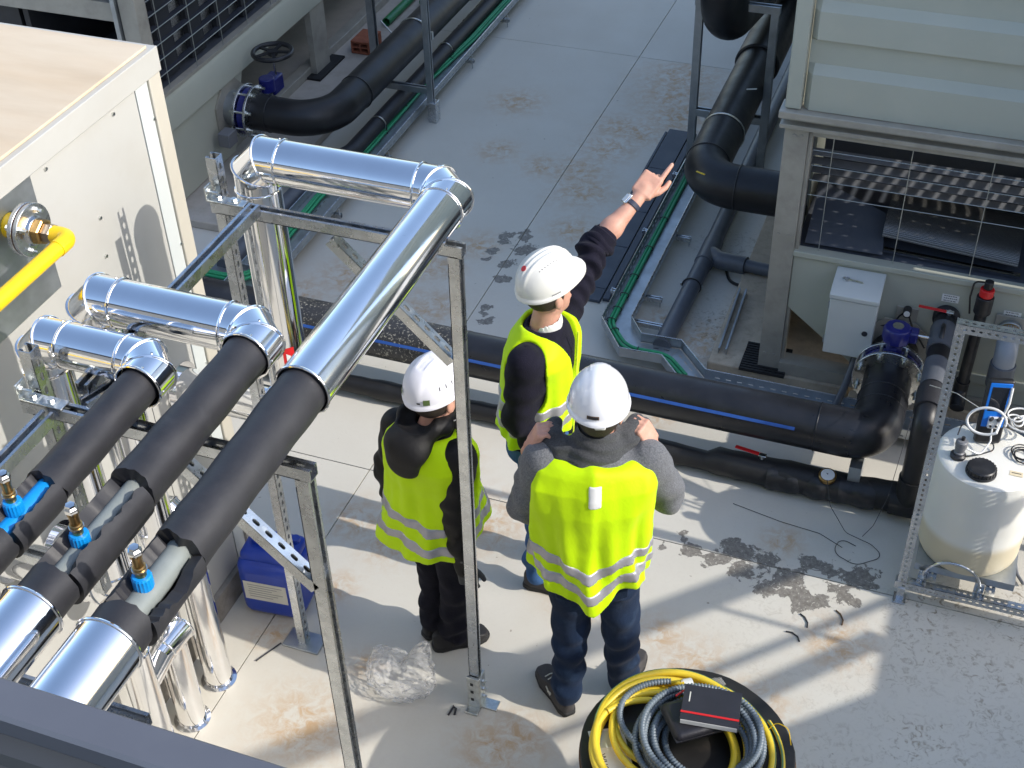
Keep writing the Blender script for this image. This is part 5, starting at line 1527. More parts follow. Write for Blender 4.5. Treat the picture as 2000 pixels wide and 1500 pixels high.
for k, (a0, a1, r0, r1) in enumerate(((2.6, 3.9, .30, .16), (2.9, 4.3, .27, .19), (2.2, 3.0, .18, .29))):
    pts = [(DX - .03 + (r0 + (r1 - r0) * s) * math.cos(a0 + (a1 - a0) * s), DY + (r0 + (r1 - r0) * s) * math.sin(a0 + (a1 - a0) * s), DZT + .03 + .012 * k) for s in np.linspace(0, 1, 16)]
    part('tail', MB().tube(pts, .0125, 12), 'yhose', t)
# corrugated conduit
t = thing('conduit_coil', 'grey corrugated conduit coiled on top of the yellow hose', 'conduit', (DX, DY, DZT))
loops = [((DX + .045, DY + .03), .218, .046), ((DX + .035, DY + .015), .225, .070), ((DX + .045, DY + .02), .190, .042), ((DX + .05, DY + .005), .165, .060), ((DX + .035, DY + .01), .202, .092), ((DX + .06, DY + .035), .150, .040), ((DX + .05, DY + .015), .178, .080), ((DX + .04, DY + .02), .210, .112)]
for i, ((hx, hy), R, dz) in enumerate(loops):
    per = 2 * math.pi * R
    nr = int(per / .0125)
    pts, rr_ = [], []
    ph = rg.uniform(0, 6.28, 3)
    for k in range(nr * 4):
        a = 2 * math.pi * k / (nr * 4)
        rr = R * (1 + .02 * math.sin(2 * a + ph[0]) + .012 * math.sin(3 * a + ph[1]))
        pts.append((hx + rr * math.cos(a), hy + rr * math.sin(a), DZT + dz + .006 * math.sin(a + ph[2])))
        rr_.append((.0128, .0128, .0095, .0095)[k % 4])
    part('loop', MB().tube(pts, rr_, 12, closed=True, mitre=False), 'conduit', t, ang=60)
pts, rr_ = [], []
for k in range(160):
    s = k / 159
    a = 2.3 + 1.7 * s
    r = .225 + .07 * math.sin(s * 3.14)
    pts.append((DX + .02 + r * math.cos(a) * 1.0, DY + .05 + r * math.sin(a) * .8 + .06 * (1 - s), DZT + .062))
    rr_.append((.0128, .0128, .0095, .0095)[k % 4])
part('tail', MB().tube(pts, rr_, 12, mitre=False), 'conduit', t, ang=60)
for (cx, cy, a, z) in ((DX + .055 + .21 * math.cos(5.0), DY + .045 + .21 * math.sin(5.0), 5.0, .065), (DX + .05 + .215 * math.cos(2.1), DY + .045 + .215 * math.sin(2.1), 2.1, .065)):
    ring = [(cx + .040 * math.cos(b) * math.cos(a), cy + .040 * math.cos(b) * math.sin(a), DZT + z + .036 * math.sin(b)) for b in np.linspace(0, 6.283, 18, endpoint=False)]
    tp = MB()
    ww = .017
    tdir = np.array((-math.sin(a), math.cos(a), 0))
    vs = [np.array(q) + tdir * s_ for s_ in (-ww, ww) for q in ring]
    tp.add(vs, [(k, (k + 1) % 18, 18 + (k + 1) % 18, 18 + k) for k in range(18)])
    part('tape_band', tp, 'paper', t)
# striped earth cable
pts = [(DX + .345 * math.cos(a), DY + .33 * math.sin(a), DZT + .010) for a in np.linspace(-.9, .75, 30)]
t = thing('earth_cable', 'yellow and green striped cable along the right side of the drum top', 'cable', (DX + .38, DY, DZT))
part('strand', MB().tube(pts, .0075, 10), 'yhose', t)
part('stripe', MB().tube([(p[0] - .003, p[1], p[2] + .0045) for p in pts], .0042, 8), 'ghose', t)
pts = [(DX + .25, DY + .17, DZT + .01), (DX + .28, DY + .20, DZT + .05), (DX + .33, DY + .18, DZT + .06), (DX + .35, DY + .14, DZT + .02)]
single('wire_scrap', MB().tube(fillet(pts, .03, 5), .0018, 6), 'yellow', 'thin yellow wire loop standing at the right of the drum top', 'wire')
# delivery note under the hose
t = thing('paper_note', 'white printed delivery note tucked under the yellow hose', 'paper', (-.84, 2.88, DZT))
pa = nrm((.80, .45, 0)); pb = np.array((pa[1], -pa[0], 0)) * 1.0
po = np.array((-.884, 2.912, DZT + .003))
part('sheet', MB().obox(po + pa * .065 + pb * .12, pa, pb, Z_, .065, .12, .0008), 'paper', t)
part('printed_box', MB().obox(po + pa * .055 + pb * .045, pa, pb, Z_, .036, .036, .0011), mat('pale_green_print', (.55, .60, .54), .8), t)
for k in range(7):
    part('print', MB().obox(po + pa * .012 + pb * (.018 + .009 * k), pa, pb, Z_, .0022, .0035, .0014), 'ink', t)
cu = bpy.data.curves.new('printed_word', 'FONT')
cu.body = 'WHOM'
cu.size = .030
cu.extrude = .0002
cu.materials.append(MT['ink'])
to = bpy.data.objects.new('printed_word', cu)
COL.objects.link(to)
mm = Matrix.Identity(4)
for i in range(3):
    mm[i][0], mm[i][1], mm[i][2] = pb[i], pa[i], Z_[i]
q = po + pb * .105 + pa * .022 + Z_ * .0012
for i in range(3): mm[i][3] = q[i]
dg = bpy.context.evaluated_depsgraph_get()
me = bpy.data.meshes.new_from_object(to.evaluated_get(dg))
me.transform(mm)
bpy.data.objects.remove(to)
wo = bpy.data.objects.new('printed_word', me)
COL.objects.link(wo)
wo.parent = t
wo.matrix_parent_inverse = Matrix.Translation(-Vector(t.location))
# black zip case and notebook
NC = np.array((-.462, 3.045, 0))
na = nrm((.99, .12, 0)); nb = np.cross(Z_, na)
ca = nrm((.80, .60, 0)); cb = np.cross(Z_, ca)
t = thing('zip_case', 'black leather zip case lying on the grey conduit coil', 'case', (NC[0], NC[1], DZT))
part('shell', MB().obox(NC + np.array((-.035, -.015, DZT + .118)), ca, cb, Z_, .125, .085, .026), 'leather', t, bevel=.024, seg=4)
part('zip', MB().obox(NC + np.array((-.035, -.015, DZT + .118)), ca, cb, Z_, .1262, .0862, .003), 'blackp', t, bevel=.002)
t = thing('notebook', 'black notebook with red elastic band lying on the zip case', 'notebook', (NC[0], NC[1], DZT + .11))
nz = DZT + .158
part('front_cover', MB().obox(NC + Z_ * (nz + .012), na, nb, Z_, .104, .078, .0015), 'cover', t, bevel=.001)
part('back_cover', MB().obox(NC + Z_ * (nz - .012), na, nb, Z_, .104, .078, .0015), 'cover', t, bevel=.001)
part('pages', MB().obox(NC + Z_ * nz - nb * .001, na, nb, Z_, .101, .0785, .0102), 'paper', t)
part('spine', MB().obox(NC + Z_ * nz + nb * .0785, na, nb, Z_, .104, .0012, .0135), 'cover', t)
part('elastic_band', MB().obox(NC + Z_ * (nz + .0145) - nb * .045, na, nb, Z_, .1045, .004, .001), 'red', t)
part('pen_mark', MB().obox(NC + Z_ * (nz + .0142) - na * .08 + nb * .025, na, nb, Z_, .0022, .022, .0008), 'paperd', t)
t = single('red_pen', MB().tube([NC + np.array((-.135, .02, DZT + .148)), NC + np.array((-.10, .068, DZT + .152))], .0035, 8), 'red', 'thin red pen on the edge of the zip case', 'pen')
single('tape_scrap', MB().tube([(-.50, 3.262, DZT + .036), (-.475, 3.268, DZT + .043), (-.455, 3.255, DZT + .034)], .012, 8), 'bag', 'scrap of clear tape around the yellow hose', 'tape')

# ------------------------------------------------------------------ blue jerrycan
t = thing('jerrycan', 'dusty blue plastic jerrycan with white label beside the white housing', 'jerrycan', (-2.6, 3.6, 0))
ja = nrm((1, .10, 0)); jb = np.cross(Z_, ja)
JC = np.array((-2.615, 3.60, 0))
def jbox(name, c, ha, hb, hc, m, bev, sg=4, par=None):
    return part(name, MB().obox(JC + ja * c[0] + jb * c[1] + Z_ * c[2], ja, jb, Z_, ha, hb, hc), m, par or t, bevel=bev, seg=sg)
jbox('body', (0, 0, .18), .152, .115, .175, 'jerry', .058, 6)
jbox('shoulder', (0, .01, .352), .135, .092, .034, 'jerry', .03, 4)
jbox('handle', (-.005, .01, .41), .085, .022, .016, 'jerry', .014, 3)
for s_ in (-1, 1):
    jbox('handle_post', (-.005 + s_ * .075, .01, .39), .016, .024, .03, 'jerry', .012, 3)
part('cap', MB().cyl(JC + ja * .10 + jb * .05 + Z_ * .385, Z_, .022, .022, 20), 'jerry', t, bevel=.003)
part('label_sheet', MB().obox(JC - jb * .1162 + Z_ * .185 - ja * .01, ja, jb, Z_, .105, .0008, .058), 'paperd', t)
for k in range(6):
    part('label_print', MB().obox(JC - jb * .1172 + Z_ * (.225 - .015 * k) - ja * (.01 + .012 * (k % 3)), ja, jb, Z_, .085 - .014 * (k % 3), .0003, .0022), 'inkg', t)

# ------------------------------------------------------------------ clear bag
def make_bag():
    n, m = 46, 30
    rg = np.random.default_rng(3)
    ks = rg.normal(0, 1, (30, 3)); ks /= np.linalg.norm(ks, axis=1)[:, None]
    fr = rg.uniform(3, 12, 30); ph = rg.uniform(0, 6.28, 30)
    vs, fs = [], []
    for i in range(m + 1):
        v = math.pi * i / m
        for k in range(n):
            u = 2 * math.pi * (k + .5 * (i % 2)) / n
            d = np.array((math.sin(v) * math.cos(u), math.sin(v) * math.sin(u), math.cos(v)))
            wr = sum(abs(math.sin(fr[j] * (ks[j] @ d) + ph[j])) for j in range(30)) / 30 - .64
            p = d * np.array((.155, .115, .095)) * (1 + .9 * wr) + rg.normal(0, .0035, 3)
            up_ = max(0, d[2])
            p += np.array((.060, .035, .15)) * math.exp(-(((d[0] - .45) / .38) ** 2 + ((d[1] - .1) / .55) ** 2)) * up_
            p += np.array((-.035, .01, .085)) * math.exp(-(((d[0] + .6) / .32) ** 2 + (d[1] / .5) ** 2)) * up_
            p -= np.array((0, 0, .05)) * math.exp(-((d[0] + .08) / .16) ** 2) * up_
            z = max(p[2] + .08, .002 + .003 * abs(wr))
            vs.append((-1.87 + p[0], 3.325 + p[1], z))
    for i in range(m):
        for k in range(n):
            a_, b_, c_, d_ = i * n + k, i * n + (k + 1) % n, (i + 1) * n + (k + 1) % n, (i + 1) * n + k
            fs += [(a_, b_, c_), (a_, c_, d_)]
    return MB().add(vs, fs)
single('plastic_bag', make_bag(), 'bag', 'crumpled clear plastic bag on the floor by the steel post', 'bag', smooth=False)

# ------------------------------------------------------------------ offcuts and scraps on the floor
def scrap(x, y, a, L, label, m='ink', bend=.3, r=.0035):
    d = np.array((math.cos(a), math.sin(a), 0)); e = np.array((-d[1], d[0], 0))
    c = np.array((x, y, r + .001))
    single('cable_scrap', MB().tube([c - d * L / 2, c - d * L * .2 + e * L * bend * .5, c + d * L * .2 + e * L * bend * .5, c + d * L / 2], r, 8), m, label, 'scrap', 'cable offcuts on the floor')
scrap(-.27, 4.28, -1.0, .085, 'short black cable offcut left of the grey peeled paint patch')
scrap(-.12, 4.35, -1.1, .09, 'reddish brown cable offcut near the peeled paint', 'drumedge')
scrap(-.30, 4.17, -.5, .08, 'dark cable offcut lying nearest the drum', 'ink', .4)
single('cable_scrap', MB().tube([(-1.62, 3.25, .006), (-1.615, 3.30, .006), (-1.60, 3.29, .008), (-1.595, 3.26, .006)], .005, 8), 'ink', 'bent black offcut in the shadow of the cable drum', 'scrap', 'cable offcuts on the floor')
single('cable_scrap', MB().tube([(-2.50, 3.37, .005), (-2.56, 3.24, .005)], .0035, 8), 'ink', 'straight black offcut beside the base plate', 'scrap', 'cable offcuts on the floor')
single('paper_scrap', MB().obox((-1.36, 3.95, .006), nrm((1, .4, .2)), nrm((-.4, 1, .1)), Z_, .012, .007, .002), 'paper', 'tiny white paper scrap between the two nearest workers', 'scrap')
single('cable_scrap', MB().tube([(-1.18, 5.02, .03), (-1.09, 5.10, .05)], .003, 8), 'ink', 'short black stick leaning by the lagged pipe', 'scrap', 'cable offcuts on the floor')

# ------------------------------------------------------------------ people: implicit bodies and clothes, meshed with surface nets
def surface_net(f, lo, hi, h):
    lo, hi = np.asarray(lo, float), np.asarray(hi, float)
    n = np.ceil((hi - lo) / h).astype(int) + 1
    ax = [lo[i] + h * np.arange(n[i]) for i in range(3)]
    G = np.stack(np.meshgrid(*ax, indexing='ij'), -1)
    val = f(G.reshape(-1, 3)).reshape(n)
    ins = val < 0
    c = [slice(0, -1), slice(1, None)]
    corners = [(i, j, k) for i in (0, 1) for j in (0, 1) for k in (0, 1)]
    cs = sum(ins[c[i], c[j], c[k]].astype(np.int8) for i, j, k in corners)
    act = (cs > 0) & (cs < 8)
    idx = np.argwhere(act)
    vid = -np.ones(act.shape, int)
    vid[act] = np.arange(len(idx))
    pos = np.zeros((len(idx), 3))
    cnt = np.zeros(len(idx))
    I = idx
    for a in range(8):
        for b in range(a + 1, 8):
            ca, cb = np.array(corners[a]), np.array(corners[b])
            if np.abs(ca - cb).sum() != 1: continue
            va = val[tuple((I + ca).T)]
            vb = val[tuple((I + cb).T)]
            m = (va < 0) != (vb < 0)
            t = va[m] / (va[m] - vb[m])
            pos[m] += ca + (cb - ca) * t[:, None]
            cnt[m] += 1
    P = lo + h * (I + pos / cnt[:, None])
    quads = []
    for d in range(3):
        e1, e2 = [(1, 2), (2, 0), (0, 1)][d]
        sl0 = [slice(1, -1)] * 3
        sl0[d] = slice(0, -1)
        sl1 = list(sl0)
        sl1[d] = slice(1, None)
        A, B = ins[tuple(sl0)], ins[tuple(sl1)]
        ed = np.argwhere(A != B)
        if len(ed) == 0: continue
        flip = A[tuple(ed.T)]
        base = ed + 1
        base[:, d] -= 1
        def cell(o1, o2):
            q = base.copy()
            q[:, e1] += o1
            q[:, e2] += o2
            return vid[tuple(q.T)]
        q = np.stack([cell(-1, -1), cell(0, -1), cell(0, 0), cell(-1, 0)], 1)
        q[~flip] = q[~flip][:, ::-1]
        quads.append(q)
    F = np.concatenate(quads)
    return P, F

def sm(a, b, k):
    h_ = np.clip(.5 + .5 * (b - a) / k, 0, 1)
    return b + (a - b) * h_ - k * h_ * (1 - h_)
def smx(a, b, k):
    return -sm(-a, -b, k)
def cone(P, a, b, ra, rb, wr=0, wk=60, seed=0, wend=None):
    """tapered capsule; wr adds rolled cloth wrinkles across the limb"""
    a, b = np.asarray(a, float), np.asarray(b, float)
    d = b - a
    L2 = d @ d
    q = P - a
    tr = q @ d / L2
    t = np.clip(tr, 0, 1)
    r = ra + (rb - ra) * t
    e = q - t[:, None] * d
    dist = np.sqrt((e ** 2).sum(1))
    if wr:
        u, v, _ = frame_of(d)
        an = np.arctan2(e @ v, e @ u)
        s = t * math.sqrt(L2)
        rr_ = np.random.default_rng(seed)
        p = rr_.uniform(0, 6.28, 6)
        w = np.sin(wk * s + 1.6 * np.sin(an + p[0]) + 1.1 * np.sin(2 * an + p[1])) + .7 * np.sin(.57 * wk * s - 2.0 * np.sin(an + p[2]) + p[3])
        if wend is not None:
            w = w * (wend[0] + (wend[1] - wend[0]) * t)
        r = r + wr * w
    return dist - r
def ell(P, c, R, axes=None):
    q = P - np.asarray(c, float)
    if axes is not None:
        q = q @ np.asarray(axes, float).T
    R = np.asarray(R, float)
    k = np.sqrt(((q / R) ** 2).sum(1))
    return (k - 1) * R.min() * np.clip(k, .6, 1.4) ** 0
def fbm(P, k, seed, n=10):
    rr_ = np.random.default_rng(seed)
    o = np.zeros(len(P))
    for i in range(n):
        d = nrm(rr_.normal(0, 1, 3)) * k * rr_.uniform(.6, 1.8)
        o += np.sin(P @ d + rr_.uniform(0, 6.28))
    return o / math.sqrt(n)

def crease(P, k, seed, sz=.35, w=3.0):
    s_ = fbm(P * np.array((1, 1, sz)), k, seed, 6)
    return 1 / (1 + (w * s_) ** 2)
class Body:
    """upright torso frame: facing angle, centre line from pelvis to neck, profile of half widths / depths"""
    def __init__(s, pelvis, neck, face, prof):
        s.p, s.n = np.asarray(pelvis, float), np.asarray(neck, float)
        f = np.array((math.cos(face), math.sin(face), 0))
        s.f, s.r = f, np.array((f[1], -f[0], 0))
        s.prof = np.array(prof)      # z, half width, half depth
    def loc(s, P):
        t = (P[:, 2] - s.p[2]) / (s.n[2] - s.p[2])
        c = s.p[None] + np.clip(t, -.6, 1.2)[:, None] * (s.n - s.p)[None]
        q = P - c
        return q @ s.r, q @ s.f, P[:, 2]
    def torso(s, P, off=0.0, zlo=None, zhi=None, flare=0.0, folds=0.0, nf=9, seed=0):
        x, y, z = s.loc(P)
        w = np.interp(z, s.prof[:, 0], s.prof[:, 1]) + off
        d = np.interp(z, s.prof[:, 0], s.prof[:, 2]) + off
        if flare:
            fl_ = np.clip((s.prof[0, 0] + .30 - z) / .35, 0, 1.4) * flare
            w = w + fl_
            d = d + fl_
        th = np.arctan2(y / d, x / w)
        if folds:
            rr_ = np.random.default_rng(seed)
            p = rr_.uniform(0, 6.28, 4)
            am = folds * np.clip((s.prof[-1, 0] - .12 - z) / .45, 0, 1)
            fo = am * (np.sin(nf * th + p[0] + 2.2 * np.sin(3 * z * 3 + p[1])) + .6 * np.sin((nf * 2 + 1) * th + p[2] + 5 * z))
            w = w + fo
            d = d + fo
        k = np.sqrt((x / w) ** 2 + (y / d) ** 2)
        k4 = ((np.abs(x) / w) ** 2.6 + (np.abs(y) / d) ** 2.6) ** (1 / 2.6)
        D = (.5 * k + .5 * k4 - 1) * np.minimum(w, d)
        if zlo is not None: D = smx(D, zlo - z, .012)
        if zhi is not None: D = smx(D, z - zhi, .02)
        return D

def netobj(name, f, lo, hi, h, m, parent, extra=None, label=None):
    P, F = surface_net(f, lo, hi, h)
    mb = MB()
    mb.v = [tuple(p) for p in P]
    mb.f = [tuple(int(i) for i in q) for q in F]
    if extra:
        for (P2, F2) in extra:
            o = len(mb.v)
            mb.v += [tuple(p) for p in P2]
            mb.f += [tuple(int(i) + o for i in q) for q in F2]
    return part(name, mb, m, parent, label=label, recalc=False, ang=70)

def bounds(pts, pad):
    a = np.array(pts)
    return a.min(0) - pad, a.max(0) + pad

def hand_chains(wr, d, n_, th, curls, thumb, sc=1.0):
    """wrist, hand direction d, back-of-hand normal n_, thumb side th; curls = per finger total bend (deg)"""
    wr, d, n_, th = (np.asarray(q, float) for q in (wr, d, n_, th))
    d = nrm(d); n_ = nrm(n_ - d * (n_ @ d)); sd_ = np.cross(d, n_)
    if sd_ @ th < 0: sd_ = -sd_
    chains = []
    lens = (.080, .082, .074, .058)
    for i in range(4):
        off = (.028 - .0187 * i) * sc
        k0 = wr + d * (.088 - .004 * abs(i - 1)) * sc + sd_ * off
        ang = 0
        p = k0
        ch = [wr + d * .03 * sc + sd_ * off * .7, k0]
        for j, fr in enumerate((.45, .31, .24)):
            ang += math.radians(curls[i]) * (.36, .40, .24)[j]
            p = p + (d * math.cos(ang) - n_ * math.sin(ang)) * lens[i] * fr * sc
            ch.append(p)
        chains.append((ch, [.012 * sc, .0105 * sc, .0092 * sc, .0085 * sc, .0072 * sc]))
    b = wr + d * .02 * sc + sd_ * .022 * sc - n_ * .006 * sc
    td = nrm(d * thumb[0] + sd_ * thumb[1] - n_ * thumb[2])
    td2 = nrm(td * .7 + d * thumb[3] - sd_ * thumb[4])
    m1 = b + td * .042 * sc
    m2 = m1 + nrm(td + td2) * .032 * sc
    chains.append(([b, m1, m2, m2 + td2 * .024 * sc], [.014 * sc, .0118 * sc, .0100 * sc, .0082 * sc]))
    palm = (wr, d, n_, sd_, sc)
    return chains, palm
def hand_sdf(P, hc):
    chains, (wr, d, n_, sd_, sc) = hc
    q = P - (wr + d * .050 * sc)
    ax_ = np.stack([d, sd_, n_])
    l = q @ ax_.T
    bx_ = np.abs(l) - np.array((.036, .031, .006)) * sc
    D = np.sqrt((np.maximum(bx_, 0) ** 2).sum(1)) + np.minimum(bx_.max(1), 0) - .010 * sc
    D = sm(D, cone(P, wr - d * .03 * sc, wr + d * .03 * sc, .024 * sc, .020 * sc), .02 * sc)
    for ch, rs in chains:
        dd = None
        for i in range(len(ch) - 1):
            e = cone(P, ch[i], ch[i + 1], rs[i], rs[i + 1])
            dd = e if dd is None else np.minimum(dd, e)
        D = sm(D, dd, .006 * sc)
    return D
def head_sdf(P, c, face, tilt=0.0):
    """c = centre of the skull; face angle"""
    f = np.array((math.cos(face), math.sin(face), 0)); r = np.array((f[1], -f[0], 0)); u = np.array((0, 0, 1.0))
    f, u = f * math.cos(tilt) - u * math.sin(tilt), u * math.cos(tilt) + f * math.sin(tilt)
    A = np.stack([r, f, u])
    l = (P - np.asarray(c, float)) @ A.T
    D = ell(l, (0, -.005, .025), (.076, .095, .092))
    D = sm(D, ell(l, (0, .028, -.045), (.058, .066, .075)), .03)
    D = sm(D, cone(l, (0, .06, -.095), (0, .062, -.1), .024, .022), .025)       # chin
    D = sm(D, cone(l, (0, .090, .01), (0, .110, -.028), .008, .013), .012)      # nose
    D = sm(D, cone(l, (-.02, .088, -.062), (.02, .088, -.062), .008, .008), .008)
    D = smx(D, -ell(l, (-.031, .098, .012), (.016, .014, .010)), .008)
    D = smx(D, -ell(l, (.031, .098, .012), (.016, .014, .010)), .008)
    for s_ in (-1, 1):
        D = sm(D, ell(l, (s_ * .079, -.004, -.012), (.010, .020, .031)), .006)
    return D
def hair_sdf(P, c, face, low=-.06):
    f = np.array((math.cos(face), math.sin(face), 0)); r = np.array((f[1], -f[0], 0))
    l = (P - np.asarray(c, float)) @ np.stack([r, f, np.array((0, 0, 1.0))]).T
    D = ell(l, (0, -.012, .022), (.081, .098, .098))
    D = smx(D, low - l[:, 2], .01)
    return smx(D, l[:, 1] - .035, .01)

def helmet(par, c, face, tilt, m, style):
    """hard hat: c = centre of the rim plane"""
    f = np.array((math.cos(face), math.sin(face), 0)); r = np.array((f[1], -f[0], 0)); u = np.array((0, 0, 1.0))
    f, u = f * math.cos(tilt) - u * math.sin(tilt), u * math.cos(tilt) + f * math.sin(tilt)
    c = np.asarray(c, float)
    a_, b_, H = (.134, .109, .128) if style != 'climb' else (.132, .108, .132)
    N_, K = 128, 44
    def surf(th, v, extra=0.0):
        """v 0 top .. 1 rim .. 1.15 brim edge; th 0 = front"""
        ph = min(v, 1) * math.pi / 2
        rr = math.sin(ph) ** .92
        z = H * (math.cos(ph) ** .95 if v < 1 else 0)
        x = b_ * rr * math.sin(th)
        y = a_ * rr * math.cos(th)
        k = extra
        if style == 'ridge':      # three low ridges front to back
            wdw = math.exp(-(x / .034) ** 6) * (1 - math.exp(-((v - 1) / .28) ** 2))
            k += .0055 * wdw + .0022 * math.cos(x / .011 * math.pi) * wdw
        elif style == 'smooth':
            k += .005 * math.exp(-(x / .03) ** 4) * (1 - math.exp(-((v - 1) / .25) ** 2)) + .0018 * math.exp(-((abs(x) - .033) / .004) ** 2) * (y > 0) * (1 - math.exp(-((v - 1) / .3) ** 2))
        else:                      # climbing style: wide raised spine, sunk panel, side channels
            mid = (1 - math.exp(-((v - 1) / .22) ** 2))
            k += .006 * math.exp(-(x / .04) ** 8) * mid
            k -= .0045 * math.exp(-(x / .015) ** 8) * math.exp(-((y + .028) / .034) ** 8)
            k -= .0045 * math.exp(-(x / .02) ** 8) * math.exp(-((y - .065) / .022) ** 8)
            k -= .003 * math.exp(-((abs(x) - .066) / .006) ** 2) * math.exp(-((y) / .06) ** 6)
        nr = nrm((x / b_ ** 2, y / a_ ** 2, z / H ** 2 + 1e-6))
        p = np.array((x, y, z)) + nr * k
        if v > 1:
            s_ = (v - 1) / .15
            fr = max(0, math.cos(th)) ** 3
            out = (.007 + .036 * fr if style != 'climb' else .005 + .020 * fr) * s_
            p += np.array((math.sin(th) * out, math.cos(th) * out, -.004 * s_ - (.010 * fr * s_ ** 2) - (.010 * max(0, -math.cos(th)) ** 2) * s_))
        return p
    W = lambda p: c + r * p[0] + f * p[1] + u * p[2]
    vs, fs = [], []
    vv = list(np.linspace(.02, .97, K)) + [1.0, 1.03, 1.06, 1.10, 1.15]
    for v in vv:
        for k in range(N_):
            vs.append(W(surf(2 * math.pi * k / N_, v)))
    nv = len(vv)
    for k in range(N_):                       # rolled lip under the brim
        p = surf(2 * math.pi * k / N_, 1.15); vs.append(W(p + np.array((0, 0, -.009))))
    for k in range(N_):
        p = surf(2 * math.pi * k / N_, 1.02); vs.append(W(p * np.array((.97, .97, 1)) + np.array((0, 0, -.009))))
    nv += 2
    top = len(vs)
    vs.append(W(surf(0, 0.0)))
    for i in range(nv - 1):
        for k in range(N_):
            fs.append((i * N_ + k, (i + 1) * N_ + k, (i + 1) * N_ + (k + 1) % N_, i * N_ + (k + 1) % N_))
    for k in range(N_):
        fs.append((top, k, (k + 1) % N_))
    hs = part('helmet', MB().add(vs, fs), m, par, ang=50)
    liner = MB()
    liner.tube([W(np.array((b_ * .88 * math.sin(q), a_ * .86 * math.cos(q), -.012))) for q in np.linspace(0, 6.283, 40, endpoint=False)], [.014] * 40, 8, closed=True)
    part('headband', liner, 'blackp', hs)
    return hs, surf, W
def patch(par, name, surf, W, th0, th1, v0, v1, lift, m, n=8):
    vs, fs = [], []
    for i in range(n + 1):
        for j in range(n + 1):
            vs.append(W(surf(th0 + (th1 - th0) * i / n, v0 + (v1 - v0) * j / n, lift)))
    for i in range(n):
        for j in range(n):
            fs.append((i * (n + 1) + j, (i + 1) * (n + 1) + j, (i + 1) * (n + 1) + j + 1, i * (n + 1) + j + 1))
    return part(name, MB().add(vs, fs), m, par)

def shoe(par, heel, toe, m, sole='rubber', accent=None):
    heel, toe = np.asarray(heel, float), np.asarray(toe, float)
    d = nrm(toe - heel); s_ = np.cross(d, Z_)
    def fu(P):
        q = P - heel
        x, y, z = q @ d, q @ s_, q[:, 2]
        L = np.linalg.norm(toe - heel)
        w = np.interp(x, [-.01, .03, .10, .19, L - .02, L + .012], [.022, .036, .038, .048, .036, .012])
        top = np.interp(x, [-.01, .02, .08, .13, .20, L], [.09, .105, .11, .085, .062, .045])
        D = np.maximum(np.abs(y) - w * np.clip(1.12 - .55 * np.clip(z / .1, 0, 1) ** 2, .4, 2), z - top)
        D = smx(D, .022 - z, .006)
        D = smx(D, -x - .008, .02)
        return smx(D, x - L - .008, .03)
    lo, hi = bounds([heel, toe], .08)
    lo[2], hi[2] = -.01, .14
    o = netobj('shoe', fu, lo, hi, .005, m, par)
    def fs_(P):
        q = P - heel
        x, y, z = q @ d, q @ s_, q[:, 2]
        L = np.linalg.norm(toe - heel)
        w = np.interp(x, [-.015, .03, .10, .19, L - .02, L + .018], [.026, .041, .040, .052, .041, .016])
        D = np.maximum(np.abs(y) - w, np.abs(z - .016) - .0145)
        return smx(smx(D, -x - .014, .02), x - L - .014, .03)
    netobj('sole', fs_, lo, hi, .005, sole, o)
    if accent:
        for k in range(4):
            p = heel + d * (.10 + .028 * k) + Z_ * (.105 - .012 * k)
            part('lace', MB().tube([p - s_ * .025, p + Z_ * .006, p + s_ * .025], .003, 6), accent, o)
        p = heel + d * .10 + Z_ * .055
        for sg in (-1, 1):
            part('side_mark', MB().obox(p + s_ * sg * .042 + d * .02, nrm(d + Z_ * .5), nrm(Z_ - d * .5), s_, .022, .004, .002), accent, o)
            part('side_mark', MB().obox(p + s_ * sg * .042 + d * .01, nrm(d - Z_ * .6), nrm(Z_ + d * .6), s_, .018, .004, .002), accent, o)
    return o

def legs_sdf(hip, knee, ank, rs, seed, wr=.006, bunch=.0):
    def f(P):
        D = None
        for i in range(2):
            e = cone(P, hip[i], knee[i], rs[0], rs[1], wr * .6, 34, seed + i, (.6, 1.1))
            e = sm(e, cone(P, knee[i], ank[i], rs[1], rs[2], wr, 52, seed + 4 + i, (.8, 1.5)), .03)
            D = e if D is None else sm(D, e, .012)
        return D
    return f

def finish_person(root):
    return root

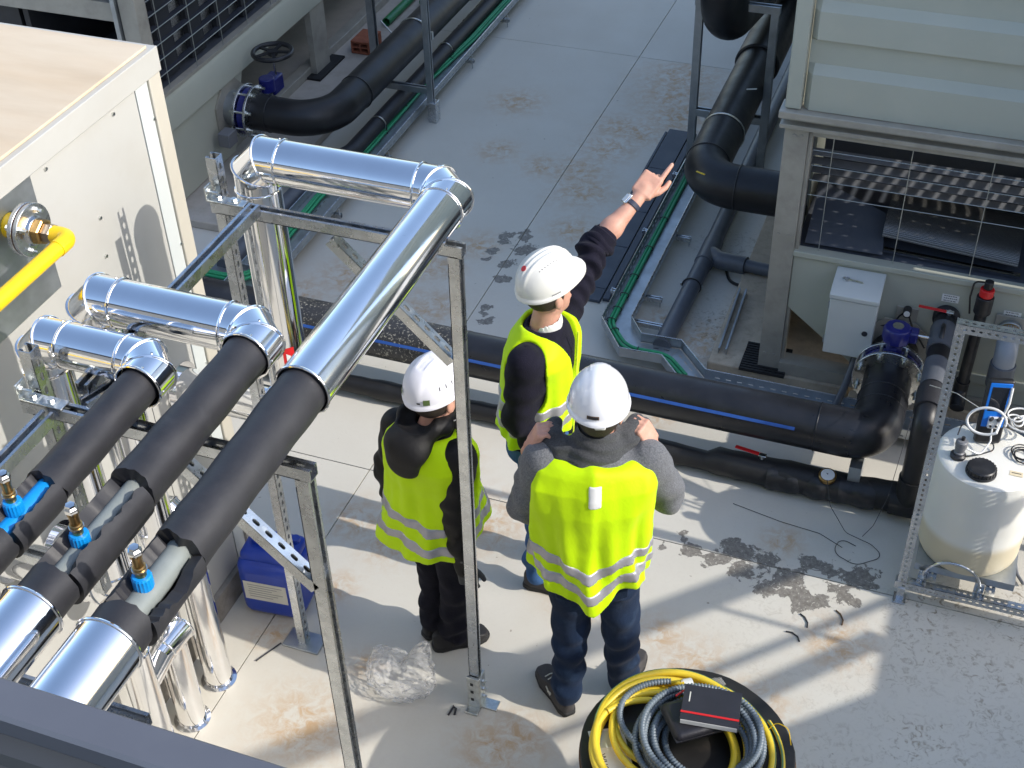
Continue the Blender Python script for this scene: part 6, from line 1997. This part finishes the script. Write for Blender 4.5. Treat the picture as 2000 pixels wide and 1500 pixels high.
# ================================================================== worker 1: pointing, navy sweater
def person_pointing():
    t = thing('person', 'person in a navy sweater and yellow vest pointing up with an outstretched bare forearm', 'person', (-1.49, 4.18, 0))
    face = math.radians(2)
    prof = [(.93, .165, .125), (1.05, .165, .125), (1.18, .172, .132), (1.30, .185, .135), (1.40, .195, .125), (1.455, .170, .100), (1.50, .100, .078), (1.54, .062, .062), (1.60, .058, .06)]
    B = Body((-1.52, 4.15, .97), (-1.485, 4.165, 1.52), face, prof)
    hd = np.array((-1.468, 4.175, 1.665))
    hface = math.radians(56)
    lsh, lel, lwr = np.array((-1.455, 4.37, 1.455)), np.array((-1.40, 4.60, 1.63)), np.array((-1.277, 4.785, 1.775))
    tip = np.array((-1.192, 4.945, 1.905))
    rsh, rel, rwr = np.array((-1.50, 3.975, 1.445)), np.array((-1.525, 3.95, 1.16)), np.array((-1.43, 3.985, .93))
    mid = lel + (lwr - lel) * .22
    # body: head, neck, torso core, arms as one skin
    d = nrm(tip - lwr)
    bn = nrm(np.cross(d, np.array((1.0, .0, -.25))))
    if bn[2] < 0: bn = -bn
    th = nrm(np.cross(d, bn))
    if th[0] < 0: th = -th
    HL = hand_chains(lwr + d * .02, d, bn, th, (4, 165, 178, 185), (.80, .62, .10, .55, .45), 1.17)
    HR = hand_chains(rwr, nrm((.25, .05, -1)), nrm((0, -1, 0)), nrm((1, 0, 0)), (45, 50, 55, 60), (.7, .6, .2, .3, .2), .95)
    def skin_lo(P):
        D = cone(P, (-1.485, 4.165, 1.48), hd - np.array((0, .0, .09)), .056, .054)
        D = sm(D, B.torso(P, -.03, .95, 1.5), .02)
        D = sm(D, cone(P, lsh, lel, .045, .042), .02)
        D = sm(D, cone(P, rsh, rel, .045, .04), .02)
        D = sm(D, cone(P, rel, rwr, .04, .026), .02)
        return sm(D, cone(P, lel, lwr, .046, .028), .02)
    def skin_arm(P):
        D = cone(P, lel, lel + (lwr - lel) * .4, .046, .046)
        D = sm(D, cone(P, lel + (lwr - lel) * .4, lwr, .046, .027), .02)
        return sm(D, hand_sdf(P, HL), .015)
    ex = [surface_net(skin_arm, *bounds([lel, tip], .075), .0034),
          surface_net(lambda P: sm(head_sdf(P, hd, hface, -.15), cone(P, (-1.485, 4.165, 1.50), hd - np.array((.0, .0, .07)), .056, .054), .02), *bounds([hd - .17, hd + .15], 0.0), .005),
          surface_net(lambda P: hand_sdf(P, HR), *bounds([rwr, rwr - np.array((0, 0, .17))], .07), .004)]
    netobj('body', skin_lo, *bounds([(-1.72, 3.88, .93), (-1.2, 4.85, 1.85)], .03), .011, 'skin', t, ex)
    netobj('hair', lambda P: hair_sdf(P, hd, hface, -.075), *bounds([hd - .12, hd + .12], .01), .006, 'hair', t)
    # fingernail on the pointing finger
    ch = HL[0][0][0]
    part('fingernail', MB().obox(np.asarray(ch[-1]) + bn * .0065 - d * .001, d, np.cross(d, bn), bn, .0055, .0045, .0008), mat('nail', (.75, .5, .42), .3), t)
    # sweater
    cuff = lel + (lwr - lel) * .20
    def sweater(P):
        D = B.torso(P, .004, .93, 1.515, folds=.004, seed=3)
        D = sm(D, cone(P, lsh, lel, .072, .064, .0085, 105, 1, (.4, 1.5)), .05)
        D = sm(D, cone(P, lel, cuff, .064, .060, .006, 105, 2), .02)
        D = sm(D, cone(P, rsh, rel, .074, .062, .005, 60, 3, (.5, 1.3)), .05)
        D = sm(D, cone(P, rel, rwr, .062, .043, .006, 70, 4, (1.2, .7)), .03)
        D = smx(D, -cone(P, (-1.485, 4.165, 1.45), (-1.475, 4.17, 1.60), .062, .072), .008)
        return D
    netobj('sweater', sweater, *bounds([(-1.72, 3.85, .9), lwr], .085), .007, 'navy', t)
    cd = nrm(lwr - lel)
    part('cuff', MB().tube([cuff - cd * .055, cuff + cd * .016], [.0665, .0615], 32), 'navy', t, bevel=.006, ang=60)
    def tee(P):
        D = cone(P, (-1.485, 4.165, 1.44), (-1.472, 4.17, 1.522), .066, .066)
        return smx(D, -cone(P, (-1.485, 4.165, 1.44), (-1.47, 4.17, 1.62), .060, .060), .004)
    netobj('tee_shirt', tee, *bounds([(-1.56, 4.1, 1.40), (-1.38, 4.28, 1.58)], .01), .005, 'whitep', t)
    # vest, V neck zipped below
    def vest(P, off=.0):
        D = B.torso(P, .022 + off, None, 1.512, flare=.02, folds=.009, nf=7, seed=12) + .002 * fbm(P, 24, 50) - .012 * crease(P, 13, 70)
        x, y, z = B.loc(P)
        hem = .985 + .02 * np.sin(3 * x * 6)
        D = smx(D, hem - z, .01)
        for s_, sh, el in ((1, rsh, rel), (-1, lsh, lel)):
            D = smx(D, -cone(P, sh + B.r * s_ * .02 + np.array((0, 0, .03)), sh + B.r * s_ * .035 - np.array((0, 0, .17)), .088, .098), .01)
        v = np.maximum(np.abs(x + .01) - np.clip((z - 1.235) / .27, 0, 1) * .105, -(y))
        D = smx(D, -np.maximum(v, 1.235 - z), .008)
        D = smx(D, -cone(P, (-1.485, 4.165, 1.42), (-1.47, 4.17, 1.62), .088, .098), .012)
        return D
    lo, hi = bounds([(-1.75, 3.93, .84), (-1.26, 4.44, 1.54)], .03)
    vo = netobj('vest', vest, lo, hi, .007, 'hiviz', t)
    for zc in (1.165, 1.065):
        def band(P, zc=zc):
            x, y, z = B.loc(P)
            zz = z - zc - .015 * np.sin(x * 9 + 1)
            return np.maximum(vest(P, .0045), np.abs(zz) - .026)
        netobj('reflective_band', band, lo, hi, .007, 'reflect', vo)
    fx = B.p + B.f * .155
    part('zip', MB().tube([B.p + B.f * .168 + np.array((0, 0, zz - .97)) + (B.n - B.p) * (zz - .97) / .55 - B.r * .005 for zz in np.linspace(.90, 1.235, 8)], .004, 6), 'vestedge', vo)
    # jeans, shoes
    hips = [np.array((-1.51, 4.085, .92)), np.array((-1.505, 4.265, .92))]
    knee = [np.array((-1.475, 4.08, .5)), np.array((-1.47, 4.275, .5))]
    ank = [np.array((-1.51, 4.08, .11)), np.array((-1.51, 4.28, .11))]
    lf = legs_sdf(hips, knee, ank, (.092, .066, .056), 40)
    netobj('jeans', lambda P: sm(lf(P), B.torso(P, -.006, .86, 1.02), .03), *bounds(hips + ank + [(-1.5, 4.2, 1.03)], .13), .009, 'denim2', t)
    for k in range(2):
        h = ank[k] * np.array((1, 1, 0)) - np.array((.05, 0, 0))
        shoe(t, h, h + np.array((.255, (.02, .05)[k], 0)), 'shoe')
    # watch
    wp = lel + (lwr - lel) * .90
    a, b, _ = frame_of(cd)
    part('watch_strap', MB().tube([wp - cd * .011, wp + cd * .011], [.0365, .0345], 28), 'band', t, bevel=.002)
    wn = nrm(np.array((-.55, -.2, .8)) - cd * (np.array((-.55, -.2, .8)) @ cd))
    w_ = part('watch_case', MB().obox(wp + wn * .039, cd, np.cross(wn, cd), wn, .024, .020, .0065), 'chrome', t, bevel=.005, seg=3)
    part('watch_glass', MB().obox(wp + wn * .0462, cd, np.cross(wn, cd), wn, .019, .015, .0006), 'whitep', w_)
    hs, surf, W = helmet(t, hd + np.array((-.004, -.002, .062)), hface, -.20, 'helw', 'ridge')
    # red round badge and vent dots
    p = surf(3.05, .52, .002)
    nn = nrm(W(surf(3.05, .52, .03)) - W(surf(3.05, .52, .0)))
    part('red_badge', MB().cyl(W(surf(3.25, .40, .0012)), nrm(W(surf(3.25, .40, .03)) - W(surf(3.25, .40, 0))), .0125, .0018, 20), 'red', hs)
    for k in range(9):
        x_ = -.045 + .012 * k
        y_ = -.030 + .0 * k
        th_ = math.atan2(.055, x_)
        vv_ = math.asin(min(.99, (math.hypot(.055 / .109, x_ / .134)) ** (1 / .92))) / (math.pi / 2)
        part('vent_hole', MB().cyl(W(surf(th_, vv_, -.0006)), nrm(W(surf(th_, vv_, .03)) - W(surf(th_, vv_, 0))), .0022, .0014, 8), 'ink', hs)
    patch(hs, 'rear_clip', surf, W, 3.0, 3.28, .955, 1.0, .006, 'helw')
    patch(hs, 'side_slot', surf, W, 1.65, 1.95, .955, .985, .0015, 'inkg')
    return t
person_pointing()

# ================================================================== worker 2: black softshell with hood, gloves
def person_black():
    t = thing('person', 'person in a black hooded jacket and yellow vest with both gloved arms hanging', 'person', (-1.76, 3.62, 0))
    face = math.radians(70)
    prof = [(.80, .170, .130), (.92, .158, .122), (1.02, .155, .120), (1.14, .172, .125), (1.24, .178, .115), (1.295, .150, .095), (1.34, .090, .075), (1.38, .06, .06), (1.45, .055, .055)]
    B = Body((-1.775, 3.605, .84), (-1.768, 3.600, 1.36), face, prof)
    hd = np.array((-1.738, 3.618, 1.485))
    hface = math.radians(72)
    rsh, rel, rwr = np.array((-1.622, 3.540, 1.270)), np.array((-1.625, 3.478, 1.00)), np.array((-1.575, 3.440, .765))
    lsh, lel, lwr = np.array((-1.925, 3.645, 1.270)), np.array((-1.985, 3.620, 1.02)), np.array((-1.940, 3.60, .80))
    HR = hand_chains(rwr, nrm((.12, -.02, -1)), nrm((.3, -1, -.1)), nrm((.8, .3, 0)), (42, 46, 52, 58), (.75, .5, .2, .3, .2), .95)
    HL = hand_chains(lwr, nrm((.10, -.10, -1)), nrm((-.9, -.5, 0)), nrm((.5, -.5, 0)), (34, 38, 42, 48), (.75, .5, .2, .3, .2), .95)
    def skin(P):
        D = cone(P, B.n - np.array((0, 0, .06)), hd - np.array((.005, .005, .08)), .05, .049)
        D = sm(D, B.torso(P, -.03, .82, 1.33), .02)
        for a, b, c in ((rsh, rel, rwr), (lsh, lel, lwr)):
            D = sm(D, cone(P, a, b, .036, .032), .02)
            D = sm(D, cone(P, b, c, .032, .022), .02)
        return D
    ex = [surface_net(lambda P: sm(head_sdf(P, hd, hface, .0), cone(P, B.n - np.array((0, 0, .03)), hd - np.array((.0, .0, .07)), .05, .049), .02), *bounds([hd - .17, hd + .15], 0.0), .005)]
    netobj('body', skin, *bounds([(-2.05, 3.36, .74), (-1.5, 3.85, 1.45)], .04), .011, 'skin', t, ex)
    netobj('hair', lambda P: hair_sdf(P, hd, hface, -.07), *bounds([hd - .12, hd + .12], .01), .006, 'hair', t)
    # loose curl of hair by the cheek
    tt = np.linspace(0, 1, 22)
    q0 = hd + np.array((.075, .0, -.10))
    part('hair_curl', MB().tube([q0 + np.array((.03 * s + .015 * math.cos(9 * s), -.01 * s + .015 * math.sin(9 * s), -.035 * s)) for s in tt], [.011 * (1 - .5 * s) for s in tt], 10), 'hair', t)
    for nm, HC, wr_ in (('glove', HR, rwr), ('glove', HL, lwr)):
        netobj(nm, lambda P: np.minimum(hand_sdf(P, HC) - .0018, cone(P, wr_ + np.array((0, 0, .05)), wr_ - np.array((0, 0, .01)), .034, .029)), *bounds([wr_ + np.array((0, 0, .06)), wr_ - np.array((0, 0, .17))], .07), .004, 'glove', t)
    def jacket(P):
        D = B.torso(P, .012, .78, 1.35, folds=.005, seed=5)
        D = sm(D, cone(P, rsh, rel, .068, .058, .0055, 62, 11, (.5, 1.2)), .05)
        D = sm(D, cone(P, rel, rwr, .058, .044, .0055, 70, 12, (1.1, .8)), .03)
        D = sm(D, cone(P, lsh, lel, .068, .056, .0055, 62, 13, (.5, 1.2)), .05)
        D = sm(D, cone(P, lel, lwr, .056, .042, .0055, 70, 14, (1.1, .8)), .03)
        return D + .0015 * fbm(P, 55, 3)
    netobj('jacket', jacket, *bounds([lwr, rwr, lsh, rsh, (-1.76, 3.62, 1.36)], .10), .007, 'blackj', t)
    # hood lying over the vest
    bk, rt = -B.f, B.r
    nb_ = B.n + np.array((0, 0, -.01))
    def hood(P):
        D = None
        ring = [nb_ + B.f * (.085 * math.cos(a)) + rt * (.082 * math.sin(a)) + np.array((0, 0, .035 - .02 * math.cos(a))) for a in np.linspace(0, 2 * math.pi, 13)]
        for i in range(12):
            e = cone(P, ring[i], ring[i + 1], .036, .036)
            D = e if D is None else sm(D, e, .015)
        D = sm(D, ell(P, nb_ + bk * .115 + np.array((0, 0, -.015)), (.100, .080, .070), np.stack([rt, B.f, np.array((0, 0, 1.0))])), .04)
        D = sm(D, ell(P, nb_ + bk * .155 + np.array((0, 0, -.085)), (.085, .045, .075), np.stack([rt, B.f, np.array((0, 0, 1.0))])), .04)
        D = smx(D, -ell(P, nb_ + bk * .075 + np.array((0, 0, .075)), (.080, .065, .055), np.stack([rt, B.f, np.array((0, 0, 1.0))])), .015)
        return D + .003 * fbm(P, 34, 9)
    hdo = netobj('hood', hood, *bounds([nb_ - np.array((.25, .25, .16)), nb_ + np.array((.2, .2, .14))], 0.02), .006, 'blackj', t)
    part('hood_cord', MB().tube(fillet([nb_ + rt * .11 + B.f * .03 + np.array((0, 0, .055)), nb_ + rt * .12 + B.f * .07 + np.array((0, 0, .05)), nb_ + rt * .105 + B.f * .11 + np.array((0, 0, .04))], .02, 5), .0028, 6), 'paperd', hdo)
    part('cord_lock', MB().cyl(nb_ + rt * .115 + B.f * .09 + np.array((0, 0, .04)), Z_, .008, .014, 10), 'galv', hdo)
    def vest(P, off=.0):
        D = B.torso(P, .030 + off, None, 1.335, flare=.055, folds=.010, nf=7, seed=22) + .002 * fbm(P, 24, 51) - .012 * crease(P, 13, 71)
        x, y, z = B.loc(P)
        hem = .815 + .02 * np.sin(7 * x) + .05 * np.clip(y / .15, -1, 1)
        D = smx(D, hem - z, .01)
        for s_, sh, el in ((1, rsh, rel), (-1, lsh, lel)):
            D = smx(D, -cone(P, sh + B.r * s_ * .070 + np.array((0, 0, .03)), sh + B.r * s_ * .07 - np.array((0, 0, .15)), .078, .082), .01)
        D = smx(D, -cone(P, B.n - np.array((0, 0, .07)), B.n + np.array((0, 0, .15)), .09, .11), .012)
        op_ = np.maximum(np.abs(x) - .035, -y)
        D = smx(D, -op_, .008)
        return D
    lo, hi = bounds([(-2.08, 3.32, .66), (-1.48, 3.88, 1.36)], .03)
    vo = netobj('vest', vest, lo, hi, .007, 'hiviz', t)
    for zc in (.985, .89):
        def band(P, zc=zc):
            x, y, z = B.loc(P)
            zz = z - zc - .012 * np.sin(x * 8 + 2) - .05 * np.clip(y / .15, -1, 1)
            return np.maximum(vest(P, .0045), np.abs(zz) - .022)
        netobj('reflective_band', band, lo, hi, .007, 'reflect', vo)
    hips = [B.p + B.r * .085 - np.array((0, 0, .05)), B.p - B.r * .085 - np.array((0, 0, .05))]
    knee = [np.array((-1.70, 3.60, .43)), np.array((-1.83, 3.67, .43))]
    ank = [np.array((-1.735, 3.63, .10)), np.array((-1.85, 3.665, .10))]
    lf = legs_sdf(hips, knee, ank, (.092, .070, .068), 60, .005)
    netobj('trousers', lambda P: sm(lf(P), B.torso(P, -.004, .74, .90), .03) + .002 * fbm(P, 42, 62), *bounds(hips + ank + [B.p + np.array((0, 0, .08))], .14), .008, 'trousers', t)
    f1, f2 = nrm((.80, .60, 0)), nrm((.55, .83, 0))
    shoe(t, np.array((-1.82, 3.575, 0)), np.array((-1.82, 3.575, 0)) + f1 * .25, 'shoeb', accent='paperd')
    shoe(t, np.array((-1.885, 3.62, 0)), np.array((-1.885, 3.62, 0)) + f2 * .245, 'shoeb', accent='paperd')
    hs, surf, W = helmet(t, hd + np.array((-.002, -.002, .058)), hface, -.05, 'helv', 'climb')
    for a0 in (2.55, -2.55, .6, -.6):
        patch(hs, 'lamp_clip', surf, W, a0 - .11, a0 + .11, .86, .97, .004, 'olive')
        patch(hs, 'clip_slot', surf, W, a0 + .22, a0 + .34, .93, .965, .0015, 'ink')
    for a0 in (1.55, 1.80, 2.05, -1.55, -1.8):
        patch(hs, 'vent_slot', surf, W, a0, a0 + .03, .66, .74, .0012, 'ink')
    return t
person_black()

# ================================================================== worker 3: grey marl top, back to the camera, hands at collar
def person_grey():
    t = thing('person', 'person in a grey top and jeans seen from behind, both hands raised to the collar', 'person', (-1.06, 3.52, 0))
    face = math.radians(110)
    prof = [(.93, .168, .128), (1.05, .172, .130), (1.18, .185, .135), (1.30, .200, .138), (1.39, .205, .125), (1.45, .170, .105), (1.49, .110, .085), (1.53, .068, .066), (1.60, .06, .06)]
    B = Body((-1.06, 3.49, .97), (-1.060, 3.520, 1.51), face, prof)
    hd = np.array((-1.058, 3.550, 1.640))
    hface = math.radians(104)
    lsh, lel, lwr = np.array((-1.243, 3.458, 1.435)), np.array((-1.312, 3.450, 1.175)), np.array((-1.302, 3.488, 1.462))
    rsh, rel, rwr = np.array((-.872, 3.588, 1.435)), np.array((-.800, 3.650, 1.210)), np.array((-.876, 3.642, 1.465))
    HL = hand_chains(lwr, nrm((.35, .12, .75)), nrm((-.7, -.3, .45)), nrm((.3, .8, 0)), (115, 120, 125, 130), (.7, .35, .5, .5, .2), .98)
    HR = hand_chains(rwr, nrm((-.40, -.05, .72)), nrm((.7, -.3, .45)), nrm((-.3, .8, 0)), (115, 120, 125, 130), (.7, .35, .5, .5, .2), .98)
    def skin(P):
        D = cone(P, B.n - np.array((0, 0, .06)), hd - np.array((0, .0, .08)), .06, .056)
        D = sm(D, B.torso(P, -.03, .95, 1.47), .02)
        for a, b, c in ((rsh, rel, rwr), (lsh, lel, lwr)):
            D = sm(D, cone(P, a, b, .042, .038), .02)
            D = sm(D, cone(P, b, c, .038, .027), .02)
        return D
    ex = [surface_net(lambda P: sm(head_sdf(P, hd, hface, .1), cone(P, B.n - np.array((0, 0, .03)), hd - np.array((0, 0, .07)), .06, .056), .02), *bounds([hd - .17, hd + .15], 0.0), .005)]
    for HC, wr_ in ((HL, lwr), (HR, rwr)):
        ex.append(surface_net(lambda P: hand_sdf(P, HC), *bounds([wr_, wr_ + np.array((0, .02, .1))], .085), .0036))
    netobj('body', skin, *bounds([(-1.36, 3.36, .92), (-.74, 3.75, 1.6)], .03), .011, 'skin', t, ex)
    netobj('hair', lambda P: hair_sdf(P, hd, hface, -.075), *bounds([hd - .12, hd + .12], .01), .006, 'hair', t)
    def top(P):
        D = B.torso(P, .006, .90, 1.50, folds=.004, seed=7)
        for k, (a, b, c) in enumerate(((lsh, lel, lwr), (rsh, rel, rwr))):
            e = c + (c - b) * -.26
            D = sm(D, cone(P, a, b, .076, .064, .0055, 52, 21 + k, (.4, 1.2)), .045)
            D = sm(D, cone(P, b, e, .060, .040, .0055, 85, 23 + k, (1.2, .9)), .02)
        return D + .001 * fbm(P, 60, 4)
    netobj('sweatshirt', top, *bounds([lel, rel, lwr, rwr, (-1.06, 3.5, .92), (-1.06, 3.6, 1.5)], .10), .007, 'greyk', t)
    # thick folded collar held out by both hands
    cpts = [np.array((-1.250, 3.560, 1.498)), np.array((-1.235, 3.505, 1.492)), np.array((-1.174, 3.470, 1.486)), np.array((-1.085, 3.462, 1.484)), np.array((-1.00, 3.515, 1.488)), np.array((-.950, 3.60, 1.498)), np.array((-.930, 3.68, 1.508))]
    def collar(P):
        D = None
        for i in range(len(cpts) - 1):
            e = cone(P, cpts[i], cpts[i + 1], .036, .036)
            D = e if D is None else sm(D, e, .02)
            u_ = np.array((0, 0, .030))
            v_ = nrm(np.array((-1.05, 3.56, 1.5)) - (cpts[i] + cpts[i + 1]) / 2) * .022
            D = sm(D, cone(P, cpts[i] + u_ + v_, cpts[i + 1] + u_ + v_, .027, .027), .014)
        D = sm(D, cone(P, (-1.06, 3.515, 1.44), (-1.06, 3.53, 1.545), .105, .078), .03)
        D = smx(D, -cone(P, (-1.06, 3.55, 1.53), (-1.06, 3.565, 1.70), .060, .085), .012)
        x, y, z = B.loc(P)
        return D + .0035 * np.sin(z * 150 + 3 * np.sin(x * 14) + 2 * np.sin(y * 17)) + .001 * fbm(P, 70, 4)
    netobj('collar', collar, *bounds(cpts + [(-1.05, 3.55, 1.42)], .08), .006, 'greyc', t)
    def hemz(x, y):
        bkm = np.clip(-y / .05, 0, 1)
        return .925 - .070 * np.exp(-((x - .015) / .075) ** 2) * bkm + .02 * np.sin(x * 16)
    def vest(P, off=.0):
        D = B.torso(P, .034 + off, None, 1.478, flare=.022, folds=.010, nf=8, seed=33) + .002 * fbm(P, 22, 52) - .014 * crease(P, 12, 72)
        x, y, z = B.loc(P)
        pull = np.clip((1.15 - z) / .3, 0, 1.2) * np.exp(-((x - .015) / .085) ** 2) * np.clip(-y / .05, 0, 1)
        D = D - .030 * pull
        D = smx(D, hemz(x, y) - z, .008)
        for s_, sh, el in ((-1, lsh, lel), (1, rsh, rel)):
            D = smx(D, -cone(P, sh + B.r * s_ * .062 + np.array((0, 0, .03)), sh + B.r * s_ * .062 - np.array((0, 0, .22)), .076, .086), .01)
        D = smx(D, -cone(P, B.n - np.array((0, -.01, .065)), B.n + np.array((0, .04, .15)), .092, .115), .012)
        return smx(D, -np.maximum(np.abs(x) - .05, .02 - y), .008)
    lo, hi = bounds([(-1.36, 3.26, .70), (-.76, 3.74, 1.50)], .03)
    vo = netobj('vest', vest, lo, hi, .0068, 'hiviz', t)
    for zo in (.155, .075):
        def band(P, zo=zo):
            x, y, z = B.loc(P)
            bkm = np.clip(-y / .05, 0, 1)
            zz = z - (.925 + zo - (.050 if zo > .1 else .062) * np.exp(-((x - .015) / .085) ** 2) * bkm + .016 * np.sin(x * 16))
            return np.maximum(vest(P, .0045), np.abs(zz) - .0235)
        netobj('reflective_band', band, lo, hi, .0068, 'reflect', vo)
    def label_(P):
        x, y, z = B.loc(P)
        return np.maximum(vest(P, .004), np.maximum(np.maximum(np.abs(x + .004) - .0235, np.abs(z - 1.405) - .042), y))
    netobj('size_label', label_, *bounds([(-1.13, 3.30, 1.33), (-.98, 3.56, 1.48)], .02), .005, 'paper', vo)
    hips = [np.array((-1.145, 3.49, .90)), np.array((-.965, 3.505, .90))]
    knee = [np.array((-1.150, 3.515, .50)), np.array((-.945, 3.555, .50))]
    ank = [np.array((-1.150, 3.475, .11)), np.array((-.945, 3.63, .10))]
    lf = legs_sdf(hips, knee, ank, (.100, .076, .066), 80, .0042)
    jo = netobj('jeans', lambda P: sm(lf(P), B.torso(P, -.004, .83, 1.0), .04) + .0022 * fbm(P, 45, 61), *bounds(hips + ank + [(-1.05, 3.5, 1.0)], .15), .0075, 'denim', t)
    for s_ in (-1, 1):
        pc_ = B.p + B.r * s_ * .085 - B.f * .128 + np.array((0, 0, -.075))
        part('pocket', MB().prism([(-.055, .06), (.055, .06), (.055, -.04), (0, -.07), (-.055, -.04)], pc_ + B.f * .004, B.r, nrm(np.array((0, 0, 1.0)) + B.f * -.06), -B.f, .008), 'denim', jo, bevel=.003)
    shoe(t, np.array((-1.125, 3.425, 0)), np.array((-1.320, 3.615, 0)), 'shoe', accent='paperd')
    shoe(t, np.array((-.955, 3.585, 0)), np.array((-.925, 3.85, 0)), 'shoe', accent='paperd')
    hs, surf, W = helmet(t, hd + np.array((0, -.002, .060)), hface, .10, 'helg', 'smooth')
    patch(hs, 'name_tag', surf, W, 3.14 - .20 + .12, 3.14 + .20 + .12, .90, .965, .003, 'drumedge')
    patch(hs, 'name_tag_face', surf, W, 3.14 - .17 + .12, 3.14 + .17 + .12, .91, .955, .0042, 'blackp')
    patch(hs, 'side_slot', surf, W, -1.9, -1.85, .88, .93, .0015, 'ink')
    part('ratchet', MB().obox(hd - B.f * .105 + np.array((0, 0, .028)), B.r, B.f, Z_, .02, .012, .012), 'whitep', hs, bevel=.005)
    return t
person_grey()

for o in bpy.data.objects:
    for k in ('loc0', 'org'):
        if k in o: del o[k]
